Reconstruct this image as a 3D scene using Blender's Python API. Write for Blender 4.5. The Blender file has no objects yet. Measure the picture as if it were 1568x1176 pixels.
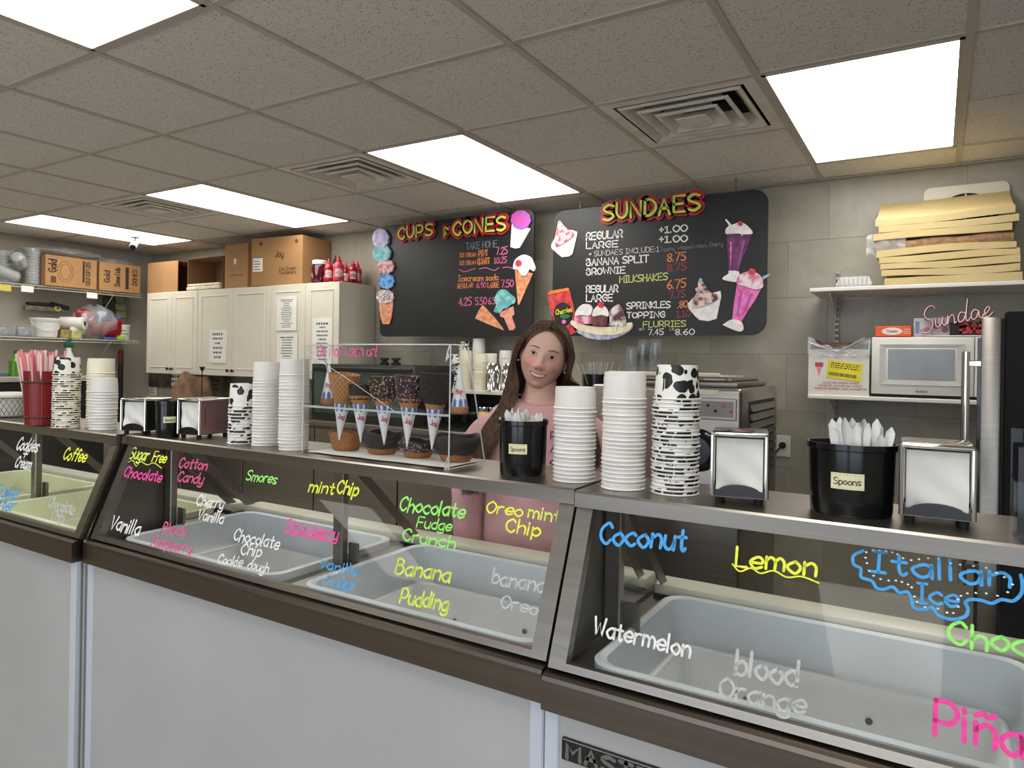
import bpy, bmesh, math, random
from mathutils import Vector, Matrix
random.seed(7)
SC = bpy.context.scene
COL = SC.collection
PI = math.pi

# ------------------------------------------------------------------ camera
FPX, CX, CY, CAMZ = 1068.0, 784.0, 554.0, 1.5
YAW, ROLL = math.radians(31.4), math.radians(0.95)
_f = Vector((-math.sin(YAW), math.cos(YAW), 0))
_r0 = Vector((math.cos(YAW), math.sin(YAW), 0)); _u0 = Vector((0, 0, 1))
_r = _r0 * math.cos(ROLL) + _u0 * math.sin(ROLL)
_u = _u0 * math.cos(ROLL) - _r0 * math.sin(ROLL)
cd = bpy.data.cameras.new('camera'); cam = bpy.data.objects.new('camera', cd); COL.objects.link(cam)
cd.sensor_width = 36.0; cd.lens = 36.0 * FPX / 1568.0
cd.shift_y = (CY - 588.0) / 1568.0
cd.clip_start = 0.02
M = Matrix((_r, _u, -_f)).transposed().to_4x4(); M.translation = Vector((0, 0, CAMZ))
cam.matrix_world = M
SC.camera = cam
# ------------------------------------------------------------------ world, daylight, exposure
W = bpy.data.worlds.new('sky'); SC.world = W; W.use_nodes = True
wn = W.node_tree.nodes; wn.clear()
bg = wn.new('ShaderNodeBackground'); wo = wn.new('ShaderNodeOutputWorld')
bg.inputs[0].default_value = (0.72, 0.82, 1.0, 1); bg.inputs[1].default_value = 1.6
W.node_tree.links.new(bg.outputs[0], wo.inputs[0])
LAMP = 7.6            # radiance of the ceiling panels
DAY = 22.0            # watts of daylight per shop window
vs = SC.view_settings
vs.view_transform = 'Standard'; vs.look = 'None'; vs.gamma = 1.0; vs.use_curve_mapping = False
vs.exposure = 0.0
for k, xw in enumerate((-1.75, 0.85)):
    ld = bpy.data.lights.new('window_daylight', 'AREA'); ld.shape = 'RECTANGLE'
    ld.size = 2.2; ld.size_y = 1.75; ld.energy = DAY; ld.color = (0.80, 0.89, 1.0)
    lo = bpy.data.objects.new('window_daylight', ld); COL.objects.link(lo)
    lo.location = (xw, -3.12, 1.45); lo.rotation_euler = (math.radians(90), 0, 0)

# measuring: photo pixel -> point on a real plane
def ray(x, y):
    return _r * ((x - CX) / FPX) - _u * ((y - CY) / FPX) + _f
def on(x, y, ax, v):
    d = ray(x, y); a = 'xyz'.index(ax); o = Vector((0, 0, CAMZ))
    return o + d * ((v - o[a]) / d[a])
def onplane(x, y, p0, n):
    d = ray(x, y); o = Vector((0, 0, CAMZ))
    return o + d * ((Vector(p0) - o).dot(n) / d.dot(n))
def stand(x, y, r, z=1.25):
    """centre of a round base of radius r whose nearest edge shows at pixel (x, y) on a surface at height z"""
    p = on(x, y, 'z', z); v = Vector((p.x, p.y, 0)).normalized()
    return Vector((p.x, p.y, z)) + v * r

# ------------------------------------------------------------------ materials
MATS = {}
def lin(c):
    return tuple(((v / 12.92) if v <= 0.04045 else ((v + 0.055) / 1.055) ** 2.4) for v in c)
def mat(name, rgb, rough=0.5, metal=0.0, var=0.06, scale=8.0, bump=0.0, bscale=60.0, spec=0.5, coat=0.0, stretch=None, sss=0.0):
    """rgb in 0-255 display values; a procedural material with tone variation and fine relief"""
    if name in MATS: return MATS[name]
    m = bpy.data.materials.new(name); m.use_nodes = True
    nt = m.node_tree; N = nt.nodes; L = nt.links
    b = N['Principled BSDF']
    c = lin([v / 255 for v in rgb])
    tc = N.new('ShaderNodeTexCoord'); mp = N.new('ShaderNodeMapping'); L.new(tc.outputs['Object'], mp.inputs[0])
    if stretch: mp.inputs['Scale'].default_value = stretch
    nz = N.new('ShaderNodeTexNoise'); nz.inputs['Scale'].default_value = scale; nz.inputs['Detail'].default_value = 4
    L.new(mp.outputs[0], nz.inputs['Vector'])
    rp = N.new('ShaderNodeValToRGB')
    rp.color_ramp.elements[0].position = 0.3; rp.color_ramp.elements[1].position = 0.7
    rp.color_ramp.elements[0].color = tuple(max(0, v * (1 - var * 2)) for v in c) + (1,)
    rp.color_ramp.elements[1].color = tuple(min(1, v * (1 + var * 2)) for v in c) + (1,)
    L.new(nz.outputs[0], rp.inputs[0]); L.new(rp.outputs[0], b.inputs['Base Color'])
    b.inputs['Roughness'].default_value = rough; b.inputs['Metallic'].default_value = metal
    b.inputs['Specular IOR Level'].default_value = spec
    if coat: b.inputs['Coat Weight'].default_value = coat
    if sss:
        b.inputs['Subsurface Weight'].default_value = sss; b.inputs['Subsurface Radius'].default_value = (0.012, 0.005, 0.003)
        b.inputs['Subsurface Scale'].default_value = 0.6
    if bump:
        n2 = N.new('ShaderNodeTexNoise'); n2.inputs['Scale'].default_value = bscale; n2.inputs['Detail'].default_value = 3
        L.new(mp.outputs[0], n2.inputs['Vector'])
        bp = N.new('ShaderNodeBump'); bp.inputs['Strength'].default_value = bump; bp.inputs['Distance'].default_value = 0.01
        L.new(n2.outputs[0], bp.inputs['Height']); L.new(bp.outputs[0], b.inputs['Normal'])
    MATS[name] = m
    return m
def glass(name, tint=(0.96, 0.98, 0.97), rough=0.02, gloss=1.0, haze=0.0):
    if name in MATS: return MATS[name]
    m = bpy.data.materials.new(name); m.use_nodes = True
    nt = m.node_tree; N = nt.nodes; L = nt.links; N.clear()
    o = N.new('ShaderNodeOutputMaterial'); t = N.new('ShaderNodeBsdfTransparent'); g = N.new('ShaderNodeBsdfGlossy')
    t.inputs[0].default_value = tint + (1,); g.inputs['Roughness'].default_value = rough
    fr = N.new('ShaderNodeFresnel')
    ge = N.new('ShaderNodeNewGeometry'); io = N.new('ShaderNodeMapRange')   # same pane reflectance from both faces
    io.inputs['To Min'].default_value = 1.45; io.inputs['To Max'].default_value = 1 / 1.45
    L.new(ge.outputs['Backfacing'], io.inputs['Value']); L.new(io.outputs[0], fr.inputs[0])
    mu = N.new('ShaderNodeMath'); mu.operation = 'MULTIPLY'; mu.inputs[1].default_value = gloss; L.new(fr.outputs[0], mu.inputs[0])
    mx = N.new('ShaderNodeMixShader'); L.new(mu.outputs[0], mx.inputs[0]); L.new(t.outputs[0], mx.inputs[1]); L.new(g.outputs[0], mx.inputs[2])
    last = mx
    if haze:
        d = N.new('ShaderNodeBsdfDiffuse'); d.inputs[0].default_value = (0.85, 0.87, 0.88, 1)
        m2 = N.new('ShaderNodeMixShader'); m2.inputs[0].default_value = haze
        L.new(mx.outputs[0], m2.inputs[1]); L.new(d.outputs[0], m2.inputs[2]); last = m2
    L.new(last.outputs[0], o.inputs[0]); MATS[name] = m
    return m
def emit(name, rgb, s):
    if name in MATS: return MATS[name]
    m = bpy.data.materials.new(name); m.use_nodes = True; N = m.node_tree.nodes; L = m.node_tree.links; N.clear()
    o = N.new('ShaderNodeOutputMaterial'); e = N.new('ShaderNodeEmission'); e.inputs[0].default_value = rgb + (1,); e.inputs[1].default_value = s
    L.new(e.outputs[0], o.inputs[0]); MATS[name] = m
    return m
def custom(name):
    m = bpy.data.materials.new(name); m.use_nodes = True; MATS[name] = m
    N = m.node_tree.nodes
    return m, N, m.node_tree.links, N['Principled BSDF']
def ink(name, rgb):
    return mat('ink_' + name, rgb, 0.7, var=0.08, scale=120)

# ------------------------------------------------------------------ mesh building
class MB:
    def __init__(s): s.v = []; s.f = []; s.sm = []; s.mi = []
    def add(s, vs_, fs, smooth=False, mi=0):
        o = len(s.v); s.v.extend([Vector(p) for p in vs_])
        for f in fs: s.f.append([i + o for i in f]); s.sm.append(smooth); s.mi.append(mi)
        return s
    def box(s, x0, x1, y0, y1, z0, z1, mi=0):
        vs_ = [(x, y, z) for z in (z0, z1) for y in (y0, y1) for x in (x0, x1)]
        return s.add(vs_, [(0, 2, 3, 1), (4, 5, 7, 6), (0, 1, 5, 4), (2, 6, 7, 3), (0, 4, 6, 2), (1, 3, 7, 5)], False, mi)
    def rbox(s, x0, x1, y0, y1, z0, z1, r=0.005, seg=2, mi=0):
        bm = bmesh.new(); bmesh.ops.create_cube(bm, size=1)
        for v in bm.verts:
            v.co = Vector(((x0 + x1) / 2 + v.co.x * (x1 - x0), (y0 + y1) / 2 + v.co.y * (y1 - y0), (z0 + z1) / 2 + v.co.z * (z1 - z0)))
        r = min(r, 0.49 * min(abs(x1 - x0), abs(y1 - y0), abs(z1 - z0)))
        bmesh.ops.bevel(bm, geom=bm.edges[:], offset=r, segments=seg, profile=0.5, affect='EDGES')
        bm.verts.index_update()
        s.add([v.co.copy() for v in bm.verts], [[v.index for v in f.verts] for f in bm.faces], True, mi); bm.free()
        return s
    def lathe(s, prof, n=24, c=(0, 0, 0), smooth=True, mi=0, sx=1.0, sy=1.0, a0=0.0):
        vs_ = []; fs = []
        for (r, z) in prof:
            for k in range(n):
                a = a0 + 2 * PI * k / n
                vs_.append((c[0] + r * sx * math.cos(a), c[1] + r * sy * math.sin(a), c[2] + z))
        for i in range(len(prof) - 1):
            for k in range(n):
                fs.append((i * n + k, i * n + (k + 1) % n, (i + 1) * n + (k + 1) % n, (i + 1) * n + k))
        if prof[0][0] > 1e-6: fs.append(tuple(reversed(range(n))))
        if prof[-1][0] > 1e-6: fs.append(tuple(range((len(prof) - 1) * n, len(prof) * n)))
        return s.add(vs_, fs, smooth, mi)
    def tube(s, pts, r, n=8, mi=0, closed=False, flat=1.0):
        pts = [Vector(p) for p in pts]; m = len(pts)
        rr = r if isinstance(r, (list, tuple)) else [r] * m
        vs_ = []; fs = []; up = None
        for i, p in enumerate(pts):
            if closed: t = pts[(i + 1) % m] - pts[i - 1]
            else: t = pts[min(i + 1, m - 1)] - pts[max(i - 1, 0)]
            if t.length < 1e-9: t = Vector((0, 0, 1))
            t.normalize()
            if up is None:
                up = Vector((0, 0, 1)) if abs(t.z) < 0.9 else Vector((1, 0, 0))
            a = t.cross(up)
            if a.length < 1e-6: a = t.orthogonal()
            a.normalize(); b = a.cross(t); up = b
            for k in range(n):
                w = 2 * PI * k / n
                vs_.append(p + a * math.cos(w) * rr[i] + b * math.sin(w) * rr[i] * flat)
        for i in range(m if closed else m - 1):
            j = (i + 1) % m
            for k in range(n):
                fs.append((i * n + k, i * n + (k + 1) % n, j * n + (k + 1) % n, j * n + k))
        if not closed:
            fs.append(tuple(reversed(range(n)))); fs.append(tuple(range((m - 1) * n, m * n)))
        return s.add(vs_, fs, True, mi)
    def prism(s, poly, d, mi=0, smooth=False):
        """poly: list of 3-D points (planar outline); d: extrusion vector"""
        d = Vector(d); p = [Vector(q) for q in poly]; n = len(p)
        fs = [tuple(reversed(range(n))), tuple(range(n, 2 * n))] + [(k, (k + 1) % n, n + (k + 1) % n, n + k) for k in range(n)]
        return s.add(p + [q + d for q in p], fs, smooth, mi)
    def grid(s, fn, nu, nv, mi=0, closeu=False):
        vs_ = [fn(i / (nu if closeu else nu - 1), j / (nv - 1)) for j in range(nv) for i in range(nu)]
        fs = []
        for j in range(nv - 1):
            for i in range(nu if closeu else nu - 1):
                fs.append((j * nu + i, j * nu + (i + 1) % nu, (j + 1) * nu + (i + 1) % nu, (j + 1) * nu + i))
        return s.add(vs_, fs, True, mi)
    def xform(s, m):
        s.v = [m @ v for v in s.v]; return s
    def mesh(s, name, mats, sharp=35):
        me = bpy.data.meshes.new(name)
        me.from_pydata([tuple(v) for v in s.v], [], s.f)
        me.polygons.foreach_set('use_smooth', s.sm); me.polygons.foreach_set('material_index', s.mi)
        for m in (mats if isinstance(mats, (list, tuple)) else [mats]): me.materials.append(m)
        if any(s.sm): me.set_sharp_from_angle(angle=math.radians(sharp))
        bm = bmesh.new(); bm.from_mesh(me); bmesh.ops.recalc_face_normals(bm, faces=bm.faces[:]); bm.to_mesh(me); bm.free()
        me.update(); return me
    def build(s, name, mats, parent=None, off=None, sharp=35):
        if off is not None:
            o_ = Vector(off); s.v = [v - o_ for v in s.v]
        o = bpy.data.objects.new(name, s.mesh(name, mats, sharp)); COL.objects.link(o)
        if parent is not None: o.parent = parent
        return o
def tag(o, label=None, cat=None, group=None, kind=None):
    if label: o['label'] = label
    if cat: o['category'] = cat
    if group: o['group'] = group
    if kind: o['kind'] = kind
    return o
def empty(name, loc, label=None, cat=None, group=None, rz=0.0, kind=None):
    o = bpy.data.objects.new(name, None); COL.objects.link(o); o.location = loc; o.rotation_euler = (0, 0, rz)
    o.empty_display_size = 0.05
    return tag(o, label, cat, group, kind)
def inst(name, me, parent=None, loc=(0, 0, 0), rot=(0, 0, 0), scale=None):
    o = bpy.data.objects.new(name, me); COL.objects.link(o); o.location = loc; o.rotation_euler = rot
    if scale: o.scale = scale
    if parent is not None: o.parent = parent
    return o
def copy_tree(o, parent=None):
    c = o.copy(); COL.objects.link(c); c.parent = parent
    for ch in list(o.children): copy_tree(ch, c)
    return c
def rrect(x0, x1, y0, y1, r, n=5):
    pts = []
    for (cx, cy, a0) in ((x1 - r, y1 - r, 0), (x0 + r, y1 - r, 90), (x0 + r, y0 + r, 180), (x1 - r, y0 + r, 270)):
        for k in range(n + 1):
            a = math.radians(a0 + 90 * k / n); pts.append((cx + r * math.cos(a), cy + r * math.sin(a)))
    return pts
def smooth_line(pts, n=6, closed=False):
    P = [Vector(p) for p in pts]; out = []
    m = len(P)
    if m < 3: return P
    for i in range(m if closed else m - 1):
        p0 = P[i - 1] if (closed or i > 0) else P[0] * 2 - P[1]
        p1 = P[i]; p2 = P[(i + 1) % m]
        p3 = P[(i + 2) % m] if (closed or i + 2 < m) else P[-1] * 2 - P[-2]
        for k in range(n):
            t = k / n
            out.append(0.5 * ((2 * p1) + (p2 - p0) * t + (2 * p0 - 5 * p1 + 4 * p2 - p3) * t * t + (3 * p1 - p0 - 3 * p2 + p3) * t ** 3))
    if not closed: out.append(P[-1])
    return out

# ------------------------------------------------------------------ a hand-lettering stroke font (flat marker ribbons)
YC = {c: i - 4 for i, c in enumerate('wxyz0123456789A')}
G = {
'A': (6, '-003A60 -1454'), 'B': (6, '-000A ~0A3A583605 ~0646634000'), 'C': (6, '~684A1805124062'), 'D': (6, '-000A ~0A3A67633000'),
'E': (6, '-6A0A0060 -0555'), 'F': (6, '-6A0A00 -0555'), 'G': (6, '~684A1805124062 -626535'), 'H': (6, '-000A -606A -0565'),
'I': (4, '-202A -0A4A -0040'), 'J': (5, '~5A53301103'), 'K': (6, '-000A -6A0460 '), 'L': (5, '-0A0050'), 'M': (7, '-000A347A70'),
'N': (6, '-000A606A'), 'O': (6, '~3A07033063673A'), 'P': (6, '-000A ~0A4A674404'), 'Q': (6, '~3A07033063673A -427z'),
'R': (6, '-000A ~0A4A674404 -3460'), 'S': (6, '~693A081654623001'), 'T': (6, '-0A6A -3A30'), 'U': (6, '~0A0330636A'), 'V': (6, '-0A306A'),
'W': (8, '-0A2047608A'), 'X': (6, '-0A60 -6A00'), 'Y': (6, '-0A356A -3530'), 'Z': (6, '-0A6A0060'),
'a': (5, '~55360402204154 -5650'), 'b': (5, '-0A00 ~043654523001'), 'c': (5, '~553604023051'), 'd': (5, '~543604022051 -5A50'),
'e': (5, '~0353553604022051'), 'f': (4, '~594A2820 -0646'), 'g': (5, '~55360402204154 ~56515y2x0y'), 'h': (5, '-0A00 ~04365450'),
'i': (1, '-0600 -0809'), 'j': (2, '~262z1x0x'), 'k': (5, '-0A00 -5602 -2350'), 'l': (1, '-0A00'), 'm': (8, '-0600 ~04264440 ~44668480'),
'n': (5, '-0600 ~04365450'), 'o': (5, '~36040230525436'), 'p': (5, '-060x ~043654523001'), 'q': (5, '~55360402204154 -565x'),
'r': (4, '-0600 ~042646'), 's': (5, '~55360523512001'), 't': (4, '~29223041 -0646'), 'u': (5, '~0602204154 -5650'), 'v': (5, '-062056'),
'w': (8, '-0620446086'), 'x': (5, '-0650 -5600'), 'y': (5, '~0602204154 ~56515y2x0y'), 'z': (5, '-06560050'),
'\u00f1': (5, '-0600 ~04365450 ~08293859'),
'0': (6, '~3A07033063673A'), '1': (4, '-082A20 -0040'), '2': (6, '~083A684500 -0060'), '3': (6, '~093A5835 ~35633001'), '4': (6, '-4A0363 -4A40'),
'5': (6, '-6A0A06 ~0636633001'), '6': (6, '~5A160330633503'), '7': (6, '-0A6A20'), '8': (6, '~3A083563300335683A'), '9': (6, '~6835083A686330'),
'.': (1, '-0001'), ':': (1, '-0102 -0506'), '+': (4, '-2228 -0545'), '&': (4, '~4729263324 -2229'), ',': (1, '-100y'), '!': (1, '-0A04 -0001'), '-': (4, '-0545'),
'*': (4, '-2327 -0446 -0644'), '$': (5, '~583938051452 -2A20'), "'": (1, '-0A08'), ' ': (3, '')}
def strokes(txt, gap=1.9, jit=0.0, rnd=None):
    """-> (list of 2-D polylines in units of cap height 10, total width)"""
    x = 0.0; out = []
    for ch in txt:
        w, g = G.get(ch, G['o'])
        dy = rnd.uniform(-jit, jit) if rnd else 0; tl = rnd.uniform(-jit, jit) * 0.06 if rnd else 0
        for st in g.split():
            pts = [(int(st[i], 16), YC[st[i + 1]]) for i in range(1, len(st) - 1, 2)]
            pts = [Vector((px + x + py * tl, py + dy, 0)) for px, py in pts]
            if st[0] == '~': pts = smooth_line(pts, 4)
            out.append(pts)
        x += w + (gap if ch != ' ' else gap * 0.6)
    return out, max(x - gap, 1)
def ribbon(mb, pts, hw, fn, mi=0, caps=True, dz=0.0):
    """flat ribbon with half width hw along 2-D pts, placed by fn(x, y, dz)"""
    vs_ = []; fs = []; m = len(pts)
    P = [Vector((p[0], p[1], 0)) for p in pts]
    tot = [(P[min(i + 1, m - 1)] - P[max(i - 1, 0)]) for i in range(m)]
    if caps:
        t0 = tot[0].normalized() if tot[0].length else Vector((1, 0, 0)); t1 = tot[-1].normalized() if tot[-1].length else Vector((1, 0, 0))
        seq = [(P[0] - t0 * hw, t0, 0.35), (P[0] - t0 * hw * 0.6, t0, 0.8)] + [(P[i], tot[i].normalized() if tot[i].length else Vector((1, 0, 0)), 1.0) for i in range(m)] + [(P[-1] + t1 * hw * 0.6, t1, 0.8), (P[-1] + t1 * hw, t1, 0.35)]
    else: seq = [(P[i], tot[i].normalized(), 1.0) for i in range(m)]
    for p, t, k in seq:
        nn = Vector((-t.y, t.x, 0)) * hw * k
        vs_.append(fn(p.x + nn.x, p.y + nn.y, dz)); vs_.append(fn(p.x - nn.x, p.y - nn.y, dz))
    for i in range(len(seq) - 1): fs.append((2 * i, 2 * i + 1, 2 * i + 3, 2 * i + 2))
    mb.add(vs_, fs, False, mi)
def text_obj(name, txt, a, b, h, up, nrm, m, parent, off, sw=0.09, jit=0.5, gap=1.9, dz=0.0008, slant=0.0, mb=None):
    """write txt from point a to point b (baseline), cap height h along `up`"""
    rnd = random.Random(txt + name)
    st, w = strokes(txt, gap, jit, rnd)
    a = Vector(a); b = Vector(b); ux = (b - a) / w; uy = Vector(up).normalized() * (h / 10.0); nrm = Vector(nrm).normalized()
    # ribbons are laid out in metres so the stroke keeps one width
    sx = ux.length; sy = uy.length; ex = ux.normalized(); ey = uy.normalized()
    fn = lambda x, y, z: a + ex * x + ey * y + nrm * z
    own = mb is None
    if own: mb = MB()
    for p in st: ribbon(mb, [(q.x * sx + q.y * sy * slant, q.y * sy) for q in p], h * sw * 0.5, fn, dz=dz)
    return mb.build(name, m, parent, off) if own else mb
# ================================================================== shared materials
STEEL = mat('brushed_steel', (150, 144, 136), 0.33, 1.0, var=0.05, scale=3, bump=0.02, bscale=40, stretch=(0.15, 4, 30))
STEEL_D = mat('dull_steel', (128, 123, 116), 0.42, 1.0, var=0.08, scale=5, bump=0.02, bscale=30)
CHROME = mat('polished_chrome', (205, 204, 202), 0.10, 1.0, var=0.02)
BAND = mat('floor_reflection_steel', (112, 103, 94), 0.32, 1.0, var=0.06, scale=3, stretch=(0.15, 4, 30))  # dark brown floor reflection put into the steel colour
BLACKPL = mat('gloss_black_plastic', (14, 14, 17), 0.16, var=0.05)
BLACKM = mat('matt_black', (20, 19, 19), 0.55, var=0.1)
RUBBER = mat('black_rubber', (16, 16, 16), 0.8)
WHITEPL = mat('white_plastic', (222, 220, 214), 0.35, var=0.02)
ENAMEL = mat('white_enamel', (184, 184, 184), 0.40, var=0.03, scale=2.5, bump=0.03, bscale=3)
LINER = mat('grey_white_liner', (247, 249, 250), 0.45, var=0.04, scale=6, bump=0.04, bscale=12)
LINER_G = mat('pale_green_liner', (236, 240, 205), 0.45, var=0.04, scale=6, bump=0.04, bscale=12)
CARD = mat('brown_cardboard', (160, 120, 78), 0.85, var=0.05, scale=5, bump=0.02, bscale=80)
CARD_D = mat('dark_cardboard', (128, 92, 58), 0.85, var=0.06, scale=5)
PAPER = mat('white_paper', (226, 224, 218), 0.8, var=0.02)
CABW = mat('cream_white_paint', (214, 208, 192), 0.45, var=0.02, scale=3)
GLASS = glass('clear_glass', (0.98, 0.99, 0.985), 0.02, 0.28)
ACRYL = glass('clear_acrylic', (0.975, 0.98, 0.98), 0.04, 0.35)
POLY = glass('crinkled_polythene', (0.86, 0.87, 0.87), 0.16, 1.8, haze=0.22)
BOARD = mat('black_chalkboard', (26, 26, 27), 0.42, var=0.18, scale=6, bump=0.02, bscale=10)
def tile_material():
    m, N, L, b = custom('grey_stone_wall_tile')
    tc = N.new('ShaderNodeTexCoord'); mp = N.new('ShaderNodeMapping'); L.new(tc.outputs['Object'], mp.inputs[0])
    oi = N.new('ShaderNodeObjectInfo'); ad = N.new('ShaderNodeVectorMath'); ad.operation = 'ADD'
    mu = N.new('ShaderNodeMath'); mu.operation = 'MULTIPLY'; mu.inputs[1].default_value = 37.0; L.new(oi.outputs['Random'], mu.inputs[0])
    L.new(mp.outputs[0], ad.inputs[0]); L.new(mu.outputs[0], ad.inputs[1])
    n = N.new('ShaderNodeTexNoise'); n.inputs['Scale'].default_value = 3.2; n.inputs['Detail'].default_value = 8; n.inputs['Roughness'].default_value = 0.62; n.inputs['Distortion'].default_value = 0.6
    L.new(ad.outputs[0], n.inputs['Vector'])
    r = N.new('ShaderNodeValToRGB'); e = r.color_ramp.elements
    e[0].position = 0.28; e[0].color = lin((0.56, 0.535, 0.48)) + (1,); e[1].position = 0.74; e[1].color = lin((0.69, 0.665, 0.605)) + (1,)
    L.new(n.outputs[0], r.inputs[0]); L.new(r.outputs[0], b.inputs['Base Color']); b.inputs['Roughness'].default_value = 0.38
    return m
TILE = tile_material()
def ceiling_material():
    m, N, L, b = custom('fissured_ceiling_tile')
    tc = N.new('ShaderNodeTexCoord')
    v = N.new('ShaderNodeTexVoronoi'); v.inputs['Scale'].default_value = 150; L.new(tc.outputs['Object'], v.inputs['Vector'])
    n = N.new('ShaderNodeTexNoise'); n.inputs['Scale'].default_value = 90; n.inputs['Detail'].default_value = 4; L.new(tc.outputs['Object'], n.inputs['Vector'])
    m1 = N.new('ShaderNodeMath'); m1.operation = 'LESS_THAN'; m1.inputs[1].default_value = 0.32; L.new(v.outputs['Distance'], m1.inputs[0])
    m2 = N.new('ShaderNodeMath'); m2.operation = 'GREATER_THAN'; m2.inputs[1].default_value = 0.52; L.new(n.outputs[0], m2.inputs[0])
    m3 = N.new('ShaderNodeMath'); m3.operation = 'MULTIPLY'; L.new(m1.outputs[0], m3.inputs[0]); L.new(m2.outputs[0], m3.inputs[1])
    mx = N.new('ShaderNodeMixRGB'); mx.inputs[1].default_value = lin((0.87, 0.85, 0.82)) + (1,); mx.inputs[2].default_value = lin((0.56, 0.52, 0.48)) + (1,)
    L.new(m3.outputs[0], mx.inputs[0]); L.new(mx.outputs[0], b.inputs['Base Color']); b.inputs['Roughness'].default_value = 0.95
    bp = N.new('ShaderNodeBump'); bp.inputs['Strength'].default_value = 0.25; bp.inputs['Distance'].default_value = 0.004
    L.new(n.outputs[0], bp.inputs['Height']); L.new(bp.outputs[0], b.inputs['Normal'])
    return m
CTILE = ceiling_material()
TBAR = mat('painted_ceiling_bar', (190, 181, 168), 0.6, var=0.03)
PLASTER = mat('beige_wall_paint', (178, 171, 156), 0.8, var=0.03, scale=3, bump=0.03, bscale=30)
FLOORM = mat('grey_floor_tile', (172, 166, 157), 0.35, var=0.10, scale=5)
VENTM = mat('white_vent_paint', (222, 215, 203), 0.55, var=0.06, scale=10)
DARKV = mat('vent_shadow_black', (22, 21, 20), 0.9)

# ================================================================== the room
XL, XR, YB, YF, ZC = -6.6, 2.45, 4.0, -3.2, 2.49
def struct(mb, name, m, parent=None, **k):
    return tag(mb.build(name, m, parent, **k), kind='structure')
fl = struct(MB().box(XL - .1, XR + .1, YF - .1, YB + .1, -0.08, -0.006), 'floor', mat('floor_grout', (70, 62, 55), 0.9))
ft = MB().rbox(0.002, 0.598, 0.002, 0.598, -0.006, 0.0, 0.002, 1).mesh('floor_tile', FLOORM)
for i in range(16):
    for j in range(12):
        x = XL + i * 0.6; y = YF + j * 0.6
        if x + .6 <= XR + .2 and -3.3 < y: inst('floor_tile', ft, fl, (x, y, 0))
wb = struct(MB().box(XL - .1, XR + .1, YB + .0016, YB + .12, 0, ZC + .1), 'wall_back', mat('tile_grout', (150, 143, 129), 0.9))
TW, TH = 0.61, 0.305
tme = MB().rbox(0.0012, TW - .0012, YB, YB + .0018, 0.0012, TH - .0012, 0.0006, 1).mesh('wall_tile', TILE)
row = 0; z = 1.87 - 7 * TH
while z < ZC:
    x = -0.50 - (0.2 if row % 2 else 0) - 11 * TW
    while x < XR:
        x0 = max(x, XL); x1 = min(x + TW, XR); z0 = max(z, 0.0); z1 = min(z + TH, ZC)
        if x1 - x0 > .02 and z1 - z0 > .02:
            if x1 - x0 > TW - .001 and z1 - z0 > TH - .001: inst('wall_tile', tme, wb, (x, 0, z))
            else: MB().box(x0 + .0012, x1 - .0012, YB, YB + .0018, z0 + .0012, z1 - .0012).build('wall_tile', TILE, wb)
        x += TW
    z += TH; row += 1
struct(MB().box(XL - .12, XL, YF - .1, YB + .0, 0, ZC + .1), 'wall_left', PLASTER)
struct(MB().box(XR, XR + .12, YF - .1, YB + .0, 0, ZC + .1), 'wall_right', PLASTER)
# shop front behind the camera: two big windows
fw = MB(); edges = [XL - .1, -2.9, -0.6, -0.3, 2.0, XR + .1]
fw.box(XL - .1, XR + .1, YF - .12, YF, 0, 0.5); fw.box(XL - .1, XR + .1, YF - .12, YF, 2.36, ZC + .1)
for k in range(0, 6, 2): fw.box(edges[k], edges[k + 1], YF - .12, YF, 0.5, 2.36)
struct(fw, 'wall_front', PLASTER)
for k, (a, b) in enumerate(((-2.9, -0.6), (-0.3, 2.0))):
    w = struct(MB().box(a, a + .04, YF - .09, YF - .03, .5, 2.36).box(b - .04, b, YF - .09, YF - .03, .5, 2.36).box(a, b, YF - .09, YF - .03, .5, .54).box(a, b, YF - .09, YF - .03, 2.32, 2.36).box((a + b) / 2 - .02, (a + b) / 2 + .02, YF - .09, YF - .03, .54, 2.32), 'window_%d' % (k + 1), STEEL_D)
    for s in (0, 1):
        m0 = a + .04 if s == 0 else (a + b) / 2 + .02; m1 = (a + b) / 2 - .02 if s == 0 else b - .04
        MB().box(m0, m1, YF - .064, YF - .058, .54, 2.32).build('pane', GLASS, w)
# ceiling
GX, GY, GS = -1.76, 1.232, 0.6096
ce = struct(MB().box(XL - .1, XR + .1, YF - .1, YB + .1, ZC + .055, ZC + .12), 'ceiling', mat('roof_deck', (90, 86, 80), 0.9))
LIGHTS = [(-7, 2), (-4, 2), (-1, 2), (2, 2), (-7, -2), (-4, -2), (-1, -2), (2, -2), (-4, -6), (2, -6)]
VENTS = [(1, 2), (-2, 2), (-5, 2)]
skip = set()
for (i, j) in LIGHTS: skip.add((i, j)); skip.add((i, j + 1))
for v in VENTS: skip.add(v)
ctm = MB().rbox(0.003, GS - .003, 0.003, GS - .003, ZC + .004, ZC + .02, .002, 1).mesh('ceiling_tile', CTILE)
for i in range(-9, 8):
    for j in range(-8, 6):
        if (i, j) in skip: continue
        x0 = max(GX + GS * i, XL); x1 = min(GX + GS * (i + 1), XR); y0 = max(GY + GS * j, YF); y1 = min(GY + GS * (j + 1), YB)
        if x1 - x0 < .03 or y1 - y0 < .03: continue
        if x1 - x0 > GS - .001 and y1 - y0 > GS - .001:
            inst('ceiling_tile', ctm, ce, (GX + GS * i, GY + GS * j, 0))
        else: MB().box(x0, x1, y0, y1, ZC + .004, ZC + .02).build('ceiling_tile', CTILE, ce)
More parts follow.
